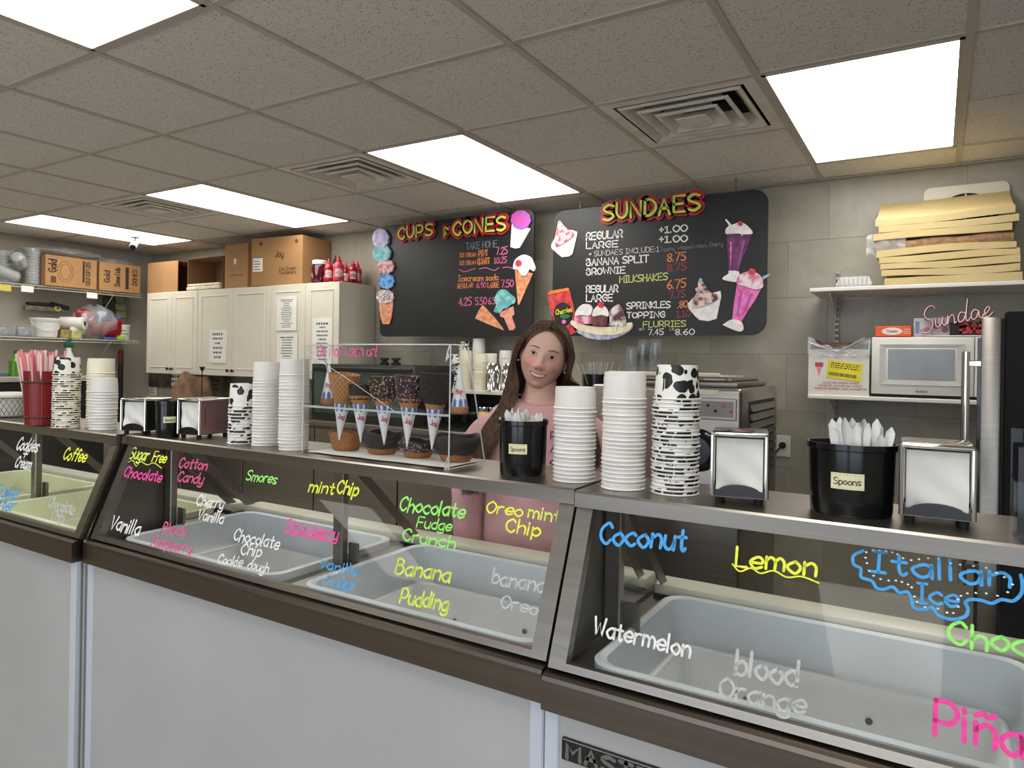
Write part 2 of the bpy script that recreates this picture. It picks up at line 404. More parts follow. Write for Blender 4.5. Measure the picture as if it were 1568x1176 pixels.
for i in range(-7, 7):
    x = GX + GS * i
    if XL < x < XR: MB().box(x - .012, x + .012, YF, YB, ZC - .002, ZC + .006).box(x - .0015, x + .0015, YF, YB, ZC + .006, ZC + .04).build('ceiling_bar', TBAR, ce)
for j in range(-7, 5):
    y = GY + GS * j
    segs = []; i = -8
    xs = XL
    for i in range(-9, 8):
        if (i, j) in skip and (i, j - 1) in skip and any(l[0] == i and l[1] + 1 == j for l in LIGHTS):
            segs.append((xs, GX + GS * i)); xs = GX + GS * (i + 1)
    segs.append((xs, XR))
    for (a, b) in segs:
        a = max(a, XL); b = min(b, XR)
        if b - a > .05: MB().box(a, b, y - .012, y + .012, ZC - .001, ZC + .006).build('ceiling_bar', TBAR, ce)
MB().box(XL, XR, YB - .022, YB, ZC - .003, ZC + .001).box(XL, XL + .022, YF, YB, ZC - .003, ZC + .001).build('wall_angle', TBAR, ce)
DIFF = emit('lit_diffuser', (1.0, 0.965, 0.90), LAMP)
lplace = {(-7, 2): 'lit ceiling panel near the back left corner by the security camera', (-4, 2): 'lit ceiling panel over the white wall cabinets', (-1, 2): 'lit ceiling panel just in front of the cups and cones board', (2, 2): 'lit ceiling panel at right beside the square air vent', (-1, -2): 'lit ceiling panel cut by the top left edge of the photo'}
for (i, j) in LIGHTS:
    x0 = GX + GS * i; y0 = GY + GS * j; x1 = min(x0 + GS, XR); y1 = y0 + 2 * GS; x0 = max(x0, XL)
    t = empty('ceiling_light', ((x0 + x1) / 2, (y0 + y1) / 2, ZC), lplace.get((i, j), 'lit ceiling panel over the customer side behind the camera'), 'ceiling light', 'recessed ceiling light panels')
    a, b, c, d = x0 + .012, x1 - .012, y0 + .012, y1 - .012
    MB().box(a, b, c, c + .014, ZC - .003, ZC + .05).box(a, b, d - .014, d, ZC - .003, ZC + .05).box(a, a + .014, c, d, ZC - .003, ZC + .05).box(b - .014, b, c, d, ZC - .003, ZC + .05).build('frame', TBAR, t, t.location)
    MB().box(a + .014, b - .014, c + .014, d - .014, ZC + .000, ZC + .006).build('diffuser', DIFF, t, t.location)
    MB().box(a, b, c, d, ZC + .046, ZC + .052).build('housing', VENTM, t, t.location)
vl = {(1, 2): 'square ceiling air vent beside the large right light panel', (-2, 2): 'square ceiling air vent left of the middle light panel', (-5, 2): 'square ceiling air vent left of the light over the cabinets'}
for (i, j) in VENTS:
    cx = GX + GS * (i + .5); cy = GY + GS * (j + .5)
    t = empty('ceiling_vent', (cx, cy, ZC), vl[(i, j)], 'air vent', 'ceiling air vents')
    h = GS / 2 - .012
    def ring(o, ztop, inn, zin, th=.004):
        mb = MB(); oo = [(-o, -o), (o, -o), (o, o), (-o, o)]; ii = [(-inn, -inn), (inn, -inn), (inn, inn), (-inn, inn)]
        vs_ = [(x, y, ztop) for x, y in oo] + [(x, y, zin) for x, y in ii] + [(x, y, ztop + th) for x, y in oo] + [(x, y, zin + th) for x, y in ii]
        fs = []
        for k in range(4):
            n = (k + 1) % 4
            fs += [(k, n, 4 + n, 4 + k), (8 + k, 12 + k, 12 + n, 8 + n), (k, 8 + k, 8 + n, n), (4 + k, 4 + n, 12 + n, 12 + k)]
        return mb.add(vs_, fs)
    ring(h, 0.0, h - .045, 0.0).build('frame', VENTM, t)
    for q, (o, inn) in enumerate(((.235, .20), (.178, .143), (.122, .088))):
        lv = ring(o, -.002 - .004 * q, o - .012, -.006 - .004 * q); lv.build('louvre', VENTM, t)
        ring(o - .012, -.006 - .004 * q, inn - .02, .045).build('louvre', VENTM, t)
    MB().rbox(-.062, .062, -.062, .062, -.018, -.012, .003, 1).build('centre_plate', VENTM, t)
    MB().box(-h, h, -h, h, .05, .054).box(-.2, .2, -.02, .02, .035, .05).build('duct_plate', DARKV, t)
# ================================================================== ice cream freezers
PINK = ink('pink', (214, 88, 138)); HOT = ink('hot_pink', (244, 70, 160)); YEL = ink('yellow', (232, 240, 60)); LIME = ink('lime', (150, 240, 110))
WHT = ink('white', (232, 232, 230)); BLUE = ink('blue', (66, 160, 228)); YGR = ink('yellow_green', (214, 232, 90)); FAINT = ink('faint_white', (186, 188, 186))
COLLAR = mat('blue_grey_collar', (206, 212, 217), .4, var=.04, scale=6)
def freezer(label, X0, X1, YE, liner, wells, badge=None):
    t = empty('ice_cream_freezer', ((X0 + X1) / 2, YE + .2, 0), label, 'freezer', 'ice cream dipping freezers')
    o = t.location
    y = lambda v: YE + v
    # white cabinet: front, ends, back, floor
    MB().rbox(X0 + .004, X1 - .004, y(-.108), y(-.088), .085, .885, .004, 1).build('front_panel', ENAMEL, t, o)
    for xa in (X0, X1 - .02): MB().rbox(xa, xa + .02, y(-.088), y(.60), .085, .90, .003, 1).build('end_panel', ENAMEL, t, o)
    for xa in (X0 + .001, X1 - .031): MB().rbox(xa, xa + .03, y(-.112), y(-.094), .085, .878, .003, 1).build('corner_trim', mat('pale_blue_trim', (206, 212, 224), .3, var=.01), t, o)
    MB().rbox(X0 + .02, X1 - .02, y(.58), y(.60), .085, .90, .003, 1).build('back_panel', ENAMEL, t, o)
    MB().box(X0 + .03, X1 - .03, y(-.06), y(.56), .0, .085).build('kick_base', BLACKM, t, o)
    # steel band round the front with a rolled top edge
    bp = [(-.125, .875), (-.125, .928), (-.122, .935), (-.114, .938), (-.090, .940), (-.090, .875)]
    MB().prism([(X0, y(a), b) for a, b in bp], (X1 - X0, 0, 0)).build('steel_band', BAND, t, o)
    # deck (steel) between the wells
    dk = MB(); xs = X0 + .002
    for (a, b) in wells:
        dk.box(xs, a - .004, y(-.09), y(.55), .905, .925); dk.box(a - .004, b + .004, y(-.09), y(-.052), .905, .925); dk.box(a - .004, b + .004, y(.475), y(.55), .905, .925); xs = b + .004
    dk.box(xs, X1 - .002, y(-.09), y(.55), .905, .925)
    dk.build('deck', STEEL, t, o)
    MB().rbox(X0 + .01, X1 - .01, y(.435), y(.515), .925, .958, .006).build('rear_ledge', mat('cream_ledge', (206, 203, 186), .4, var=.03), t, o)
    MB().box(X0 + .01, X1 - .01, y(.428), y(.436), .926, .934).build('rear_gasket', RUBBER, t, o)
    # wells
    for k, (a, b) in enumerate(wells):
        def loop(e, z, r): return [(p[0], p[1], z) for p in rrect(a + e, b - e, y(-.048) + e, y(.42) - e, max(r, .012))]
        L_ = [loop(-.004, .925, .05), loop(-.004, .944, .05), loop(.004, .948, .05), loop(.016, .944, .04), loop(.022, .86, .04), loop(.034, .845, .035), loop(.05, .842, .03), loop(.053, .60, .03), loop(.058, .55, .02)]
        mb = MB(); n = len(L_[0]); vs_ = [p for l in L_ for p in l]; fs = []
        for i in range(len(L_) - 1):
            for q in range(n): fs.append((i * n + q, i * n + (q + 1) % n, (i + 1) * n + (q + 1) % n, (i + 1) * n + q))
        fs.append(tuple(range((len(L_) - 1) * n, len(L_) * n)))
        mb.add(vs_, fs, True)
        w = mb.build('well_liner', COLLAR if liner is LINER else liner, t, o)
        q_ = [loop(.0505, .844, .03), loop(.105, .66, .03), loop(.115, .62, .02)]  # walls sloped inward so they catch more light and look brighter
        m2 = MB(); vs_ = [p for l in q_ for p in l]
        m2.add(vs_, [(i * n + q, i * n + (q + 1) % n, (i + 1) * n + (q + 1) % n, (i + 1) * n + q) for i in range(2) for q in range(n)] + [tuple(range(2 * n, 3 * n))], True).build('inner_tub', liner, w, o)
        m3 = MB().tube([(p[0], p[1], .846) for p in rrect(a + .046, b - .046, y(-.048) + .046, y(.42) - .046, .034)], .006, 8, closed=True); m3.build('tub_lip', LINER, w, o)
        for (sx, sz) in ((.28, .74), (.62, .76)):
            x = a + (b - a) * sx
            MB().lathe([(.0, .0), (.007, .0), (.006, .004), (0, .005)], 10).xform(Matrix.Translation((x, y(.42) - .075, sz + .03)) @ Matrix.Rotation(PI / 2, 4, 'X')).build('screw', STEEL_D, w, o)
    # counter shelf
    cp = [(0, 1.219), (0, 1.246), (.004, 1.25), (.236, 1.25), (.24, 1.246), (.24, 1.225), (.236, 1.225), (.236, 1.243), (.02, 1.243), (.02, 1.219)]
    MB().prism([(X0, y(a), b) for a, b in cp], (X1 - X0, 0, 0)).build('counter_shelf', STEEL, t, o)
    # slanted end posts, sill and glass
    T = Vector((0, y(.008), 1.219)); B = Vector((0, y(-.104), .944)); dn = (B - T); nv = Vector((0, -dn.z, dn.y)).normalized()
    if nv.y > 0: nv = -nv
    for xa in (X0 + .002, X1 - .036):
        p = [Vector((xa, T.y, T.z)), Vector((xa, B.y, B.z)), Vector((xa, B.y, B.z)) - nv * .022, Vector((xa, T.y, T.z)) - nv * .022]
        MB().prism(p, (.034, 0, 0)).build('corner_post', STEEL, t, o)
    q = T + dn * .955
    MB().prism([(X0 + .036, B.y, B.z), (X0 + .036, q.y, q.z), (X0 + .036, q.y + .022, q.z - .004), (X0 + .036, B.y + .03, B.z)], (X1 - X0 - .072, 0, 0)).build('glass_sill', STEEL, t, o)
    g0 = T - nv * .002; g1 = B - nv * .002
    gl = MB().prism([(X0 + .034, g0.y, g0.z), (X0 + .034, g1.y, g1.z), (X0 + .034, g1.y + .005, g1.z + .001), (X0 + .034, g0.y + .005, g0.z + .001)], (X1 - X0 - .068, 0, 0)).build('front_glass', GLASS, t, o)
    # steel end shields and rear uprights with diagonal braces
    for xa, s in ((X0 + .004, 1), (X1 - .008, -1)):
        MB().prism([(xa, y(.03), 1.219), (xa, y(-.08), .93), (xa, y(.14), .93), (xa, y(.14), 1.219)], (.004, 0, 0)).build('end_shield', STEEL_D, t, o)
    ups = [X0 + .01, (wells[0][1] + wells[1][0]) / 2 - .018, X1 - .046]
    for i, xa in enumerate(ups):
        MB().rbox(xa, xa + .036, y(.125), y(.15), .925, 1.22, .003, 1).build('upright', STEEL, t, o)
        hx = xa + .034 if i < 2 else xa - .034
        MB().rbox(hx, hx + .036, y(.15), y(.158), .93, 1.0, .002, 1).build('hinge_plate', STEEL_D, t, o)
        xs_ = xa + .018
        MB().prism([(xs_, y(.15), 1.218), (xs_, y(.19), 1.218), (xs_, y(.47), .958), (xs_, y(.43), .958)], (.003, 0, 0)).build('brace', STEEL_D, t, o)
        MB().prism([(xs_ + .001, y(.16), 1.2), (xs_ + .001, y(.43), .958), (xs_ + .001, y(.16), .958)], (.002, 0, 0)).build('clear_divider', ACRYL, t, o)
    return t, gl, T - nv * .002, nv, -dn.normalized()
F1X = (-3.79, -2.205); F2X = (-2.187, -0.612); F3X = (-0.602, 0.985)
F1 = freezer('leftmost white ice cream freezer, cut by the left photo edge, cookies and cream lettering', *F1X, 1.225, LINER_G, [(-3.72, -3.05), (-2.95, -2.27)])
F2 = freezer('middle white ice cream freezer with the cone display case standing on it', *F2X, 1.248, LINER, [(-2.12, -1.435), (-1.335, -0.665)])
F3 = freezer('rightmost white ice cream freezer with italian ice lettering on the glass', *F3X, 1.230, LINER, [(-0.545, 0.16), (0.25, 0.93)])
def glass_text(F, items):
    t, gl, p0, nv, up = F
    for (s, xa, ya, xb, yb, h, m) in items:
        a = onplane(xa, ya, p0, nv); b = onplane(xb, yb, p0, nv)
        c = onplane((xa + xb) / 2, (ya + yb) / 2, p0, nv); e = onplane((xa + xb) / 2, (ya + yb) / 2 - h, p0, nv)
        hh = (e - c).length
        text_obj('flavour_lettering', s, a, b, hh, up, nv, m, gl, t.location, sw=0.15, jit=0.45, dz=0.0012)
def glass_line(F, pts, hw, m, name='flavour_lettering', sm=True, dots=False):
    t, gl, p0, nv, up = F
    P = [onplane(x, y, p0, nv) for x, y in pts]; ex = Vector((1, 0, 0)); o = P[0]
    pp = [((p - o).dot(ex), (p - o).dot(up)) for p in P]
    fn = lambda x, y, z: o + ex * x + up * y + nv * z
    mb = MB()
    if dots:
        for (x, y) in pp: ribbon(mb, [(x - hw * .3, y), (x + hw * .3, y)], hw, fn, dz=.0014)
    else: ribbon(mb, [(v[0], v[1]) for v in (smooth_line([Vector((a, b, 0)) for a, b in pp], 5) if sm else pp)], hw, fn, dz=.0012)
    return mb.build(name, m, gl, t.location)
glass_text(F1, [('Cookies', 24, 689, 57, 692, 15, WHT), ('+', 33, 703, 39, 704, 13, WHT), ('Cream', 22, 715, 46, 718, 13, WHT), ('Coffee', 96, 703, 130, 708, 15, YEL),
    ('Cake', -8, 760, 24, 764, 15, BLUE), ('Batter', -22, 778, 20, 784, 15, BLUE), ('Chocolate', 73, 776, 112, 788, 14, FAINT), ('Chip', 77, 797, 96, 801, 14, FAINT)])
glass_text(F2, [('Sugar', 198, 702, 226, 705, 15, YGR), ('Free', 233, 706, 253, 709, 14, YEL), ('Chocolate', 189, 730, 246, 738, 14, HOT), ('Cotton', 273, 716, 316, 720, 14, PINK), ('Candy', 271, 737, 310, 741, 14, PINK),
    ('Cherry', 300, 774, 341, 779, 15, WHT), ('Vanilla', 302, 795, 341, 802, 14, WHT), ('Vanilla', 168, 809, 212, 820, 18, WHT), ('Black', 247, 816, 283, 821, 15, PINK), ('Raspberry', 232, 835, 292, 848, 15, PINK),
    ('Chocolate', 357, 827, 426, 841, 17, WHT), ('Chip', 368, 849, 399, 853, 16, WHT), ('Cookie', 333, 863, 370, 868, 14, WHT), ('dough', 379, 871, 410, 878, 14, WHT),
    ('Smores', 377, 735, 423, 741, 14, LIME), ('mint', 473, 752, 510, 757, 17, YEL), ('Chip', 515, 755, 547, 760, 19, YEL), ('Strawberry', 437, 812, 516, 828, 17, HOT),
    ('Vanilla', 488, 869, 547, 882, 15, BLUE), ('Fudge', 498, 896, 541, 903, 15, BLUE),
    ('Chocolate', 611, 782, 710, 793, 21, LIME), ('Fudge', 638, 807, 690, 814, 16, LIME), ('Crunch', 616, 827, 696, 841, 18, LIME),
    ('Oreo', 745, 785, 799, 791, 18, YEL), ('mint', 809, 791, 856, 801, 19, YGR), ('Chip', 774, 814, 826, 822, 20, YEL),
    ('Banana', 605, 878, 688, 891, 23, YGR), ('Pudding', 612, 923, 685, 935, 23, YGR), ('banana', 753, 893, 833, 908, 23, FAINT), ('Oreo', 767, 930, 822, 942, 20, FAINT)])
glass_line(F2, [(192, 703), (196, 708), (204, 705), (209, 714), (216, 707), (226, 712), (236, 709), (248, 717)], .0013, YGR)
glass_line(F2, [(193, 695), (195, 689), (196, 699), (203, 691), (228, 698), (236, 694), (244, 693), (250, 696), (256, 693), (252, 714), (256, 700), (231, 692)], .0011, HOT, dots=True)
glass_line(F2, [(438, 816), (470, 821), (507, 829)], .0022, HOT)
glass_text(F3, [('Coconut', 918, 831, 1049, 844, 33, BLUE), ('Lemon', 1127, 866, 1249, 881, 30, YEL), ('Watermelon', 909, 971, 1056, 1006, 27, WHT), ('blood', 1126, 1033, 1220, 1053, 38, FAINT), ('Orange', 1102, 1068, 1232, 1094, 32, FAINT),
    ('Italian', 1334, 874, 1546, 900, 33, BLUE), ('Ice', 1405, 922, 1466, 931, 30, BLUE), ('Chocolate', 1452, 986, 1730, 1026, 36, LIME), ('Pi\u00f1a', 1431, 1124, 1566, 1158, 54, HOT)])
glass_line(F3, [(1122, 864), (1133, 875), (1150, 870), (1165, 878), (1185, 874), (1205, 884), (1228, 883), (1254, 893)], .0013, YEL)
glass_line(F3, [(1140 + a * .371, 740 + b * .371) for a, b in ((490, 278), (450, 300), (452, 336), (480, 352), (482, 388), (525, 403), (545, 432), (575, 438), (612, 428), (640, 452), (672, 448), (688, 475), (700, 515), (745, 520), (775, 512), (800, 545), (860, 562), (912, 548), (922, 518), (912, 495), (930, 480), (980, 484), (1020, 496), (1060, 480), (1108, 486), (1142, 455), (1146, 410), (1140, 380))], .0023, BLUE)
glass_line(F3, [(1140 + a * .371, 740 + b * .371) for a, b in ((503, 285), (532, 276), (558, 278), (584, 280), (610, 286), (632, 294), (655, 310), (688, 318), (720, 314), (758, 310), (800, 312), (850, 332), (890, 336), (945, 342), (998, 350), (1040, 370), (1072, 388), (1106, 418), (1086, 450), (1044, 465), (998, 455), (955, 453), (920, 455), (893, 465), (880, 480), (882, 510), (862, 536), (836, 534), (798, 518), (745, 512), (712, 490), (702, 468), (690, 430), (675, 418), (650, 408), (625, 402), (595, 402), (562, 396), (533, 382), (515, 362), (506, 330), (500, 308))], .0013, WHT, dots=True)
# name badge on the right freezer
def badge():
    t = F3[0]; Y = 1.230 - .108
    a = on(862, 1126, 'y', Y); b = on(858, 1160, 'y', Y); zt, zb = a.z, b.z; x0 = a.x
    h = zt - zb; L = h * 8.6
    bd = MB().rbox(x0, x0 + L, Y - .006, Y + .001, zb, zt, .002, 1).build('name_badge', BLACKM, t, t.location)
    mb = MB()
    for (za, zb_, xa, xb) in ((zt - .003, zt - .0015, x0 + .003, x0 + L - .003), (zb + .0015, zb + .003, x0 + .003, x0 + L - .003)): mb.box(xa, xb, Y - .0066, Y - .0055, za, zb_)
    mb.build('badge_rim', CHROME, bd, t.location)
    text_obj('badge_lettering', 'MASTER-BILT', (x0 + .012, Y - .006, zb + h * .2), (x0 + L - .012, Y - .006, zb + h * .2), h * .6, (0, 0, 1), (0, -1, 0), mat('badge_grey', (128, 126, 122), .4, .6), bd, t.location, sw=.30, jit=0, gap=3)
badge()

# contents of the middle freezer's left well
def well_contents():
    m_ = MB().rbox(-1.99, -1.57, 1.34, 1.53, .622, .645, .006, 1).build('dark_floor_sheet', BLACKM); tag(m_, 'added black sheet for the dark floor of the middle freezer left well', 'sheet')  # added black sheet standing for the dark bottom of the well
    icy = mat('white_ice', (214, 220, 232), .3, var=.25, scale=40, bump=.5, bscale=60)
    for k, x in enumerate((-1.80, -1.69, -1.585)):
        t = empty('frozen_packet', (x, 1.52, .648), '%s clear packet of ice leaning in the middle freezer left well' % ('left', 'middle', 'right')[k], 'packet', 'clear packets in the well'); t.rotation_euler = (math.radians(-20), 0, math.radians(4))
        MB().rbox(-.048, .048, -.012, .012, 0, .155, .008, 2).build('clear_film', POLY, t)
        MB().grid(lambda u, v: ((u - .5) * .076, -.0135 - .004 * math.sin(u * 9 + k) * math.sin(v * 8), .012 + v * .085 + .012 * math.sin(u * 7 + 2 * k)), 10, 10).build('ice_heap', icy, t)
well_contents()
# ================================================================== paper cups, bins and napkins on the counters
def cow_material():
    m, N, L, b = custom('cow_print_paper')
    tc = N.new('ShaderNodeTexCoord'); n = N.new('ShaderNodeTexNoise'); n.inputs['Scale'].default_value = 45; n.inputs['Detail'].default_value = 1
    L.new(tc.outputs['Object'], n.inputs['Vector'])
    sc = N.new('ShaderNodeVectorMath'); sc.operation = 'SCALE'; sc.inputs['Scale'].default_value = 0.012; L.new(n.outputs['Color'], sc.inputs[0])
    ad = N.new('ShaderNodeVectorMath'); L.new(tc.outputs['Object'], ad.inputs[0]); L.new(sc.outputs[0], ad.inputs[1])
    v = N.new('ShaderNodeTexVoronoi'); v.inputs['Scale'].default_value = 42; v.inputs['Randomness'].default_value = 0.75; L.new(ad.outputs[0], v.inputs['Vector'])
    lt = N.new('ShaderNodeMath'); lt.operation = 'LESS_THAN'; lt.inputs[1].default_value = 0.47; L.new(v.outputs['Distance'], lt.inputs[0])
    mx = N.new('ShaderNodeMixRGB'); mx.inputs[1].default_value = lin((.90, .895, .865)) + (1,); mx.inputs[2].default_value = lin((.09, .085, .085)) + (1,)
    L.new(lt.outputs[0], mx.inputs[0]); L.new(mx.outputs[0], b.inputs['Base Color']); b.inputs['Roughness'].default_value = .4
    return m
COW = cow_material()
ORD = 'first second third fourth fifth sixth seventh eighth ninth tenth eleventh twelfth thirteenth fourteenth fifteenth sixteenth seventeenth eighteenth nineteenth twentieth twenty-first twenty-second twenty-third twenty-fourth twenty-fifth twenty-sixth twenty-seventh twenty-eighth'.split()
CUPW = mat('white_paper_cup', (222, 219, 214), .38, var=.015)
CUPC = mat('cream_paper_cup', (226, 220, 198), .42, var=.015)
def cup_stack(px, py, R, rt, h, pitch, n, m, rim, kind, where, z0=1.25, pos=None, wob=.0012, grp=None):
    c = pos if pos else stand(px, py, R, z0)
    prof = [(R - .004, .003), (rt + .0008, h - .004), (rt, h), (rt - .0015, h), (rt - .002, h - .006), (0, h - .006)]
    body = MB().lathe(prof, 30).mesh('paper_cup', m)
    rp = [(R - .004 + .0025 * math.cos(a), .0019 + .0019 * math.sin(a)) for a in [2 * PI * k / 8 for k in range(9)]]
    rme = MB().lathe(rp, 30).mesh('rolled_rim', rim)
    for k in range(n):
        top = k == n - 1; bot = k == 0
        lab = '%s %s of the stack %s' % ('topmost' if top else 'lowest' if bot else ORD[n - k - 1] + ' from top', kind, where)
        o = inst('paper_cup', body, None, (c.x + random.uniform(-wob, wob), c.y + random.uniform(-wob, wob), z0 + k * pitch), (0, 0, random.uniform(0, 6.28)))
        tag(o, lab, 'cup', grp or 'cups in the stack %s' % where)
        inst('rolled_rim', rme, o)
    return c
cup_stack(101, 656, .045, .037, .058, .0076, 25, COW, CUPC, 'cow print cup', 'beside the red straw bin')
cup_stack(137, 655, .046, .041, .052, .0093, 21, CUPC, CUPC, 'cream paper cup', 'behind the short white stack', pos=stand(139, 658, .045) + Vector((-.045, .055, 0)))
cup_stack(158, 659, .045, .040, .046, .0097, 14, CUPW, CUPW, 'white paper cup', 'left of the freezer gap')
cup_stack(371, 681, .043, .036, .066, .0098, 12, COW, CUPW, 'cow print cup', 'right of both left dispensers')
cup_stack(407, 684, .041, .036, .053, .0084, 23, CUPW, CUPW, 'white paper cup', 'right of the twelve cow cups')
cup_stack(449, 691, .0425, .038, .046, .0092, 23, CUPW, CUPW, 'white paper cup', 'left against the cone display case')
cup_stack(879, 741, .0475, .042, .046, .0085, 19, CUPW, CUPW, 'white paper cup', 'in front of the woman in pink')
cup_stack(954, 753, .0462, .041, .055, .0081, 23, CUPW, CUPW, 'white paper cup', 'left of the big cow print stack')
cup_stack(1033, 761, .048, .0385, .067, .0076, 25, COW, CUPW, 'cow print cup', 'left of the front napkin dispenser')

def napkin_dispenser(px, py, rz, label, side=None, w=.092, d=.115, h=.135, nap='white paper napkins'):
    p = on(px, py, 'z', 1.25)                       # nearest bottom corner region: front face centre
    fwd = Vector((math.sin(rz), -math.cos(rz), 0))  # the way the front faces
    c = Vector((p.x, p.y, 1.25)) - fwd * (d / 2)
    t = empty('napkin_dispenser', c, label, 'napkin dispenser', 'chrome napkin dispensers', rz)
    side = side or CHROME
    b = .014
    for s in (-1, 1):
        x = s * (w / 2)
        sp = MB().rbox(x - .0015, x + .0015, -d / 2 + .006, d / 2 - .006, b, h - .006, .001, 1).build('side_panel', side, t)
        pr = [(x + s * .0015, yy, zz) for yy, zz in rrect(-d / 2 + .024, d / 2 - .024, b + .022, h - .03, .008, 3)]
        MB().prism(pr, (s * .002, 0, 0)).build('pressed_oval', side, sp)
        for yy in (-d / 2, d / 2): MB().tube([(x, yy + (.004 if yy < 0 else -.004), b), (x, yy + (.004 if yy < 0 else -.004), h - .006)], .0042, 10).build('edge_bead', CHROME, t)
    MB().rbox(-w / 2 - .003, w / 2 + .003, -d / 2, d / 2, h - .008, h, .004, 3).build('top_plate', CHROME, t)
    MB().rbox(-w / 2, w / 2, -d / 2 + .004, d / 2 - .004, b - .002, b + .003, .001, 1).build('base_plate', STEEL_D, t)
    for yy in (-d / 2 + .003, d / 2 - .006):
        mb = MB(); pts = [(-w / 2, yy, b), (w / 2, yy, b), (w / 2, yy, b + .010)] + [(w / 2 * math.cos(a) * .8, yy, b + .008 + .014 * math.sin(a)) for a in [PI * k / 10 for k in range(1, 10)]] + [(-w / 2, yy, b + .010)]
        mb.prism(pts, (0, .003, 0)).build('lower_lip', mat('opening_shade_lip', (58, 56, 56), .25, .8), t)  # shade of the opening below the napkin put into the lip colour
    for sx in (-1, 1):
        for sy in (-1, 1): MB().lathe([(.0065, 0), (.0075, .010), (.0075, b)], 12, (sx * (w / 2 - .012), sy * (d / 2 - .014), 0)).build('rubber_foot', RUBBER, t)
    rnd = random.Random(px)
    ph = [rnd.uniform(0, 6) for _ in range(4)]
    def fn(u, v):
        x = (u - .5) * (w - .012); z = b + .008 + v * (h - .012 - b - .008)
        y = -d / 2 + .010 + .004 * math.sin(u * 5 + ph[0]) * (1 - v) + .003 * math.sin(v * 9 + u * 7 + ph[1]) * (1 - v) + .002 * abs(math.sin(u * 8 + v * 3 + ph[2]))
        return (x, y, z)
    mb = MB().grid(fn, 22, 22)
    nk = mb.build('paper_napkin', PAPER); nk.location = c; nk.rotation_euler = (0, 0, rz)
    tag(nk, 'white napkin in the ' + label, 'napkin', 'napkins in the dispensers')
    MB().box(-w / 2 + .006, w / 2 - .006, -d / 2 + .02, d / 2 - .02, b + .004, h - .012).build('napkin_block', PAPER, nk)
    return t
napkin_dispenser(1131, 774, math.radians(12), 'chrome napkin dispenser beside the tall cow print stack', h=.130)
napkin_dispenser(1434, 807, math.radians(2), 'chrome napkin dispenser right of the largest spoon bin', w=.098, h=.130)
napkin_dispenser(202, 666, math.radians(17), 'black sided napkin dispenser at the far left of the middle freezer', BLACKPL, w=.09, h=.115, d=.12)
napkin_dispenser(287, 672, math.radians(8), 'chrome napkin dispenser between small spoon bin and cow cups', mat('rosy_chrome', (150, 138, 138), .22, 1.0), w=.088, h=.122, d=.13)

SPOON = mat('white_plastic_spoon', (226, 226, 222), .3, var=.01)
def spoon_mesh():
    mb = MB()
    def fn(u, v):                                    # a flat tapering handle with a rounded tip, bowl below
        z = v * .145
        wd = .0035 + .0035 * min(1, max(0, (v - .45) / .4)) if v > .3 else .0035 + .009 * math.sin(PI * v / .3)
        if v > .93: wd *= math.sqrt(max(0.02, 1 - ((v - .93) / .07) ** 2))
        x = (u - .5) * 2 * wd; y = .0016 * (1 - (2 * u - 1) ** 2)
        return (x, y, z)
    mb.grid(fn, 5, 16); mb.grid(lambda u, v: Vector(fn(u, v)) - Vector((0, .0014, 0)), 5, 16)
    return mb.mesh('plastic_spoon', SPOON)
SPM = spoon_mesh()
def spoon_bin(px, py, rx, ry, h, label, nsp, tagw, hi, lbl_px, rz=0.0):
    c = stand(px, py, ry)
    t = empty('spoon_bin', c, label, 'bin', 'black spoon bins', rz)
    prof = [(.90, 0), (.93, .004), (.955, .03), (.985, h - .012), (1.03, h - .010), (1.035, h), (.985, h), (.96, h - .012), (.92, .012), (0, .010)]
    MB().lathe([(r, z) for r, z in prof], 40, sx=rx, sy=ry).build('bin_body', BLACKPL, t)
    # taped paper label: follows the curve of the bin facing the customers
    vd = math.atan2(-c.y, -c.x) + lbl_px - rz
    def surf(u, v, dz):                              # u metres along, v metres up
        a = vd + u / max(rx, ry); r_ = .985 + dz / rx
        return Vector((rx * r_ * math.cos(a), ry * r_ * math.sin(a), h * .5 + v))
    mb = MB(); tw, th = tagw, tagw * .52
    mb.grid(lambda u, v: surf((u - .5) * tw, (v - .5) * th, .0007), 10, 3)
    lb = mb.build('paper_label', mat('cream_label', (228, 224, 180), .7), t)
    st, w = strokes('Spoons', 1.9, .3, random.Random(3)); k = tw * .80 / w
    mb = MB()
    for p in st: ribbon(mb, [(q.x * k - tw * .40, q.y * k * 1.1 - th * .2) for q in p], tw * .014, surf, dz=.0013)
    mb.build('label_lettering', BLACKM, lb)
    mb = MB()
    for q in range(9):
        for s in (-1, 1): ribbon(mb, [((q / 8 - .5) * tw * .85, s * th * .40), ((q / 8 - .5) * tw * .85 + tw * .02, s * th * .40)], tw * .008, surf, dz=.0013)
    mb.build('label_border', mat('label_grey', (120, 118, 96), .8), lb)
    rnd = random.Random(px)
    for k in range(nsp):
        a = rnd.uniform(0, 6.28); q = math.sqrt(rnd.uniform(.05, .8))
        x = rx * q * math.cos(a); y = ry * q * math.sin(a)
        o = inst('plastic_spoon', SPM, None, c + Vector((x * .8, y * .8, .012 + rnd.uniform(hi[0], hi[1]))), (rnd.uniform(-.10, .10), rnd.uniform(-.16, .16), rnd.uniform(-.8, .8)))
        tag(o, 'white plastic spoon in the ' + label, 'spoon', 'spoons in the ' + label)
    return t
spoon_bin(1302, 794, .069, .055, .121, 'largest black spoon bin on the rightmost freezer', 30, .052, (-.02, .012), -.10)
spoon_bin(800, 731, .0545, .0545, .121, 'black spoon bin in front of the woman in pink', 24, .042, (-.03, -.008), -.22)
spoon_bin(257, 671, .036, .036, .112, 'small black spoon bin between two napkin dispensers', 0, .036, (0, 0), .12)

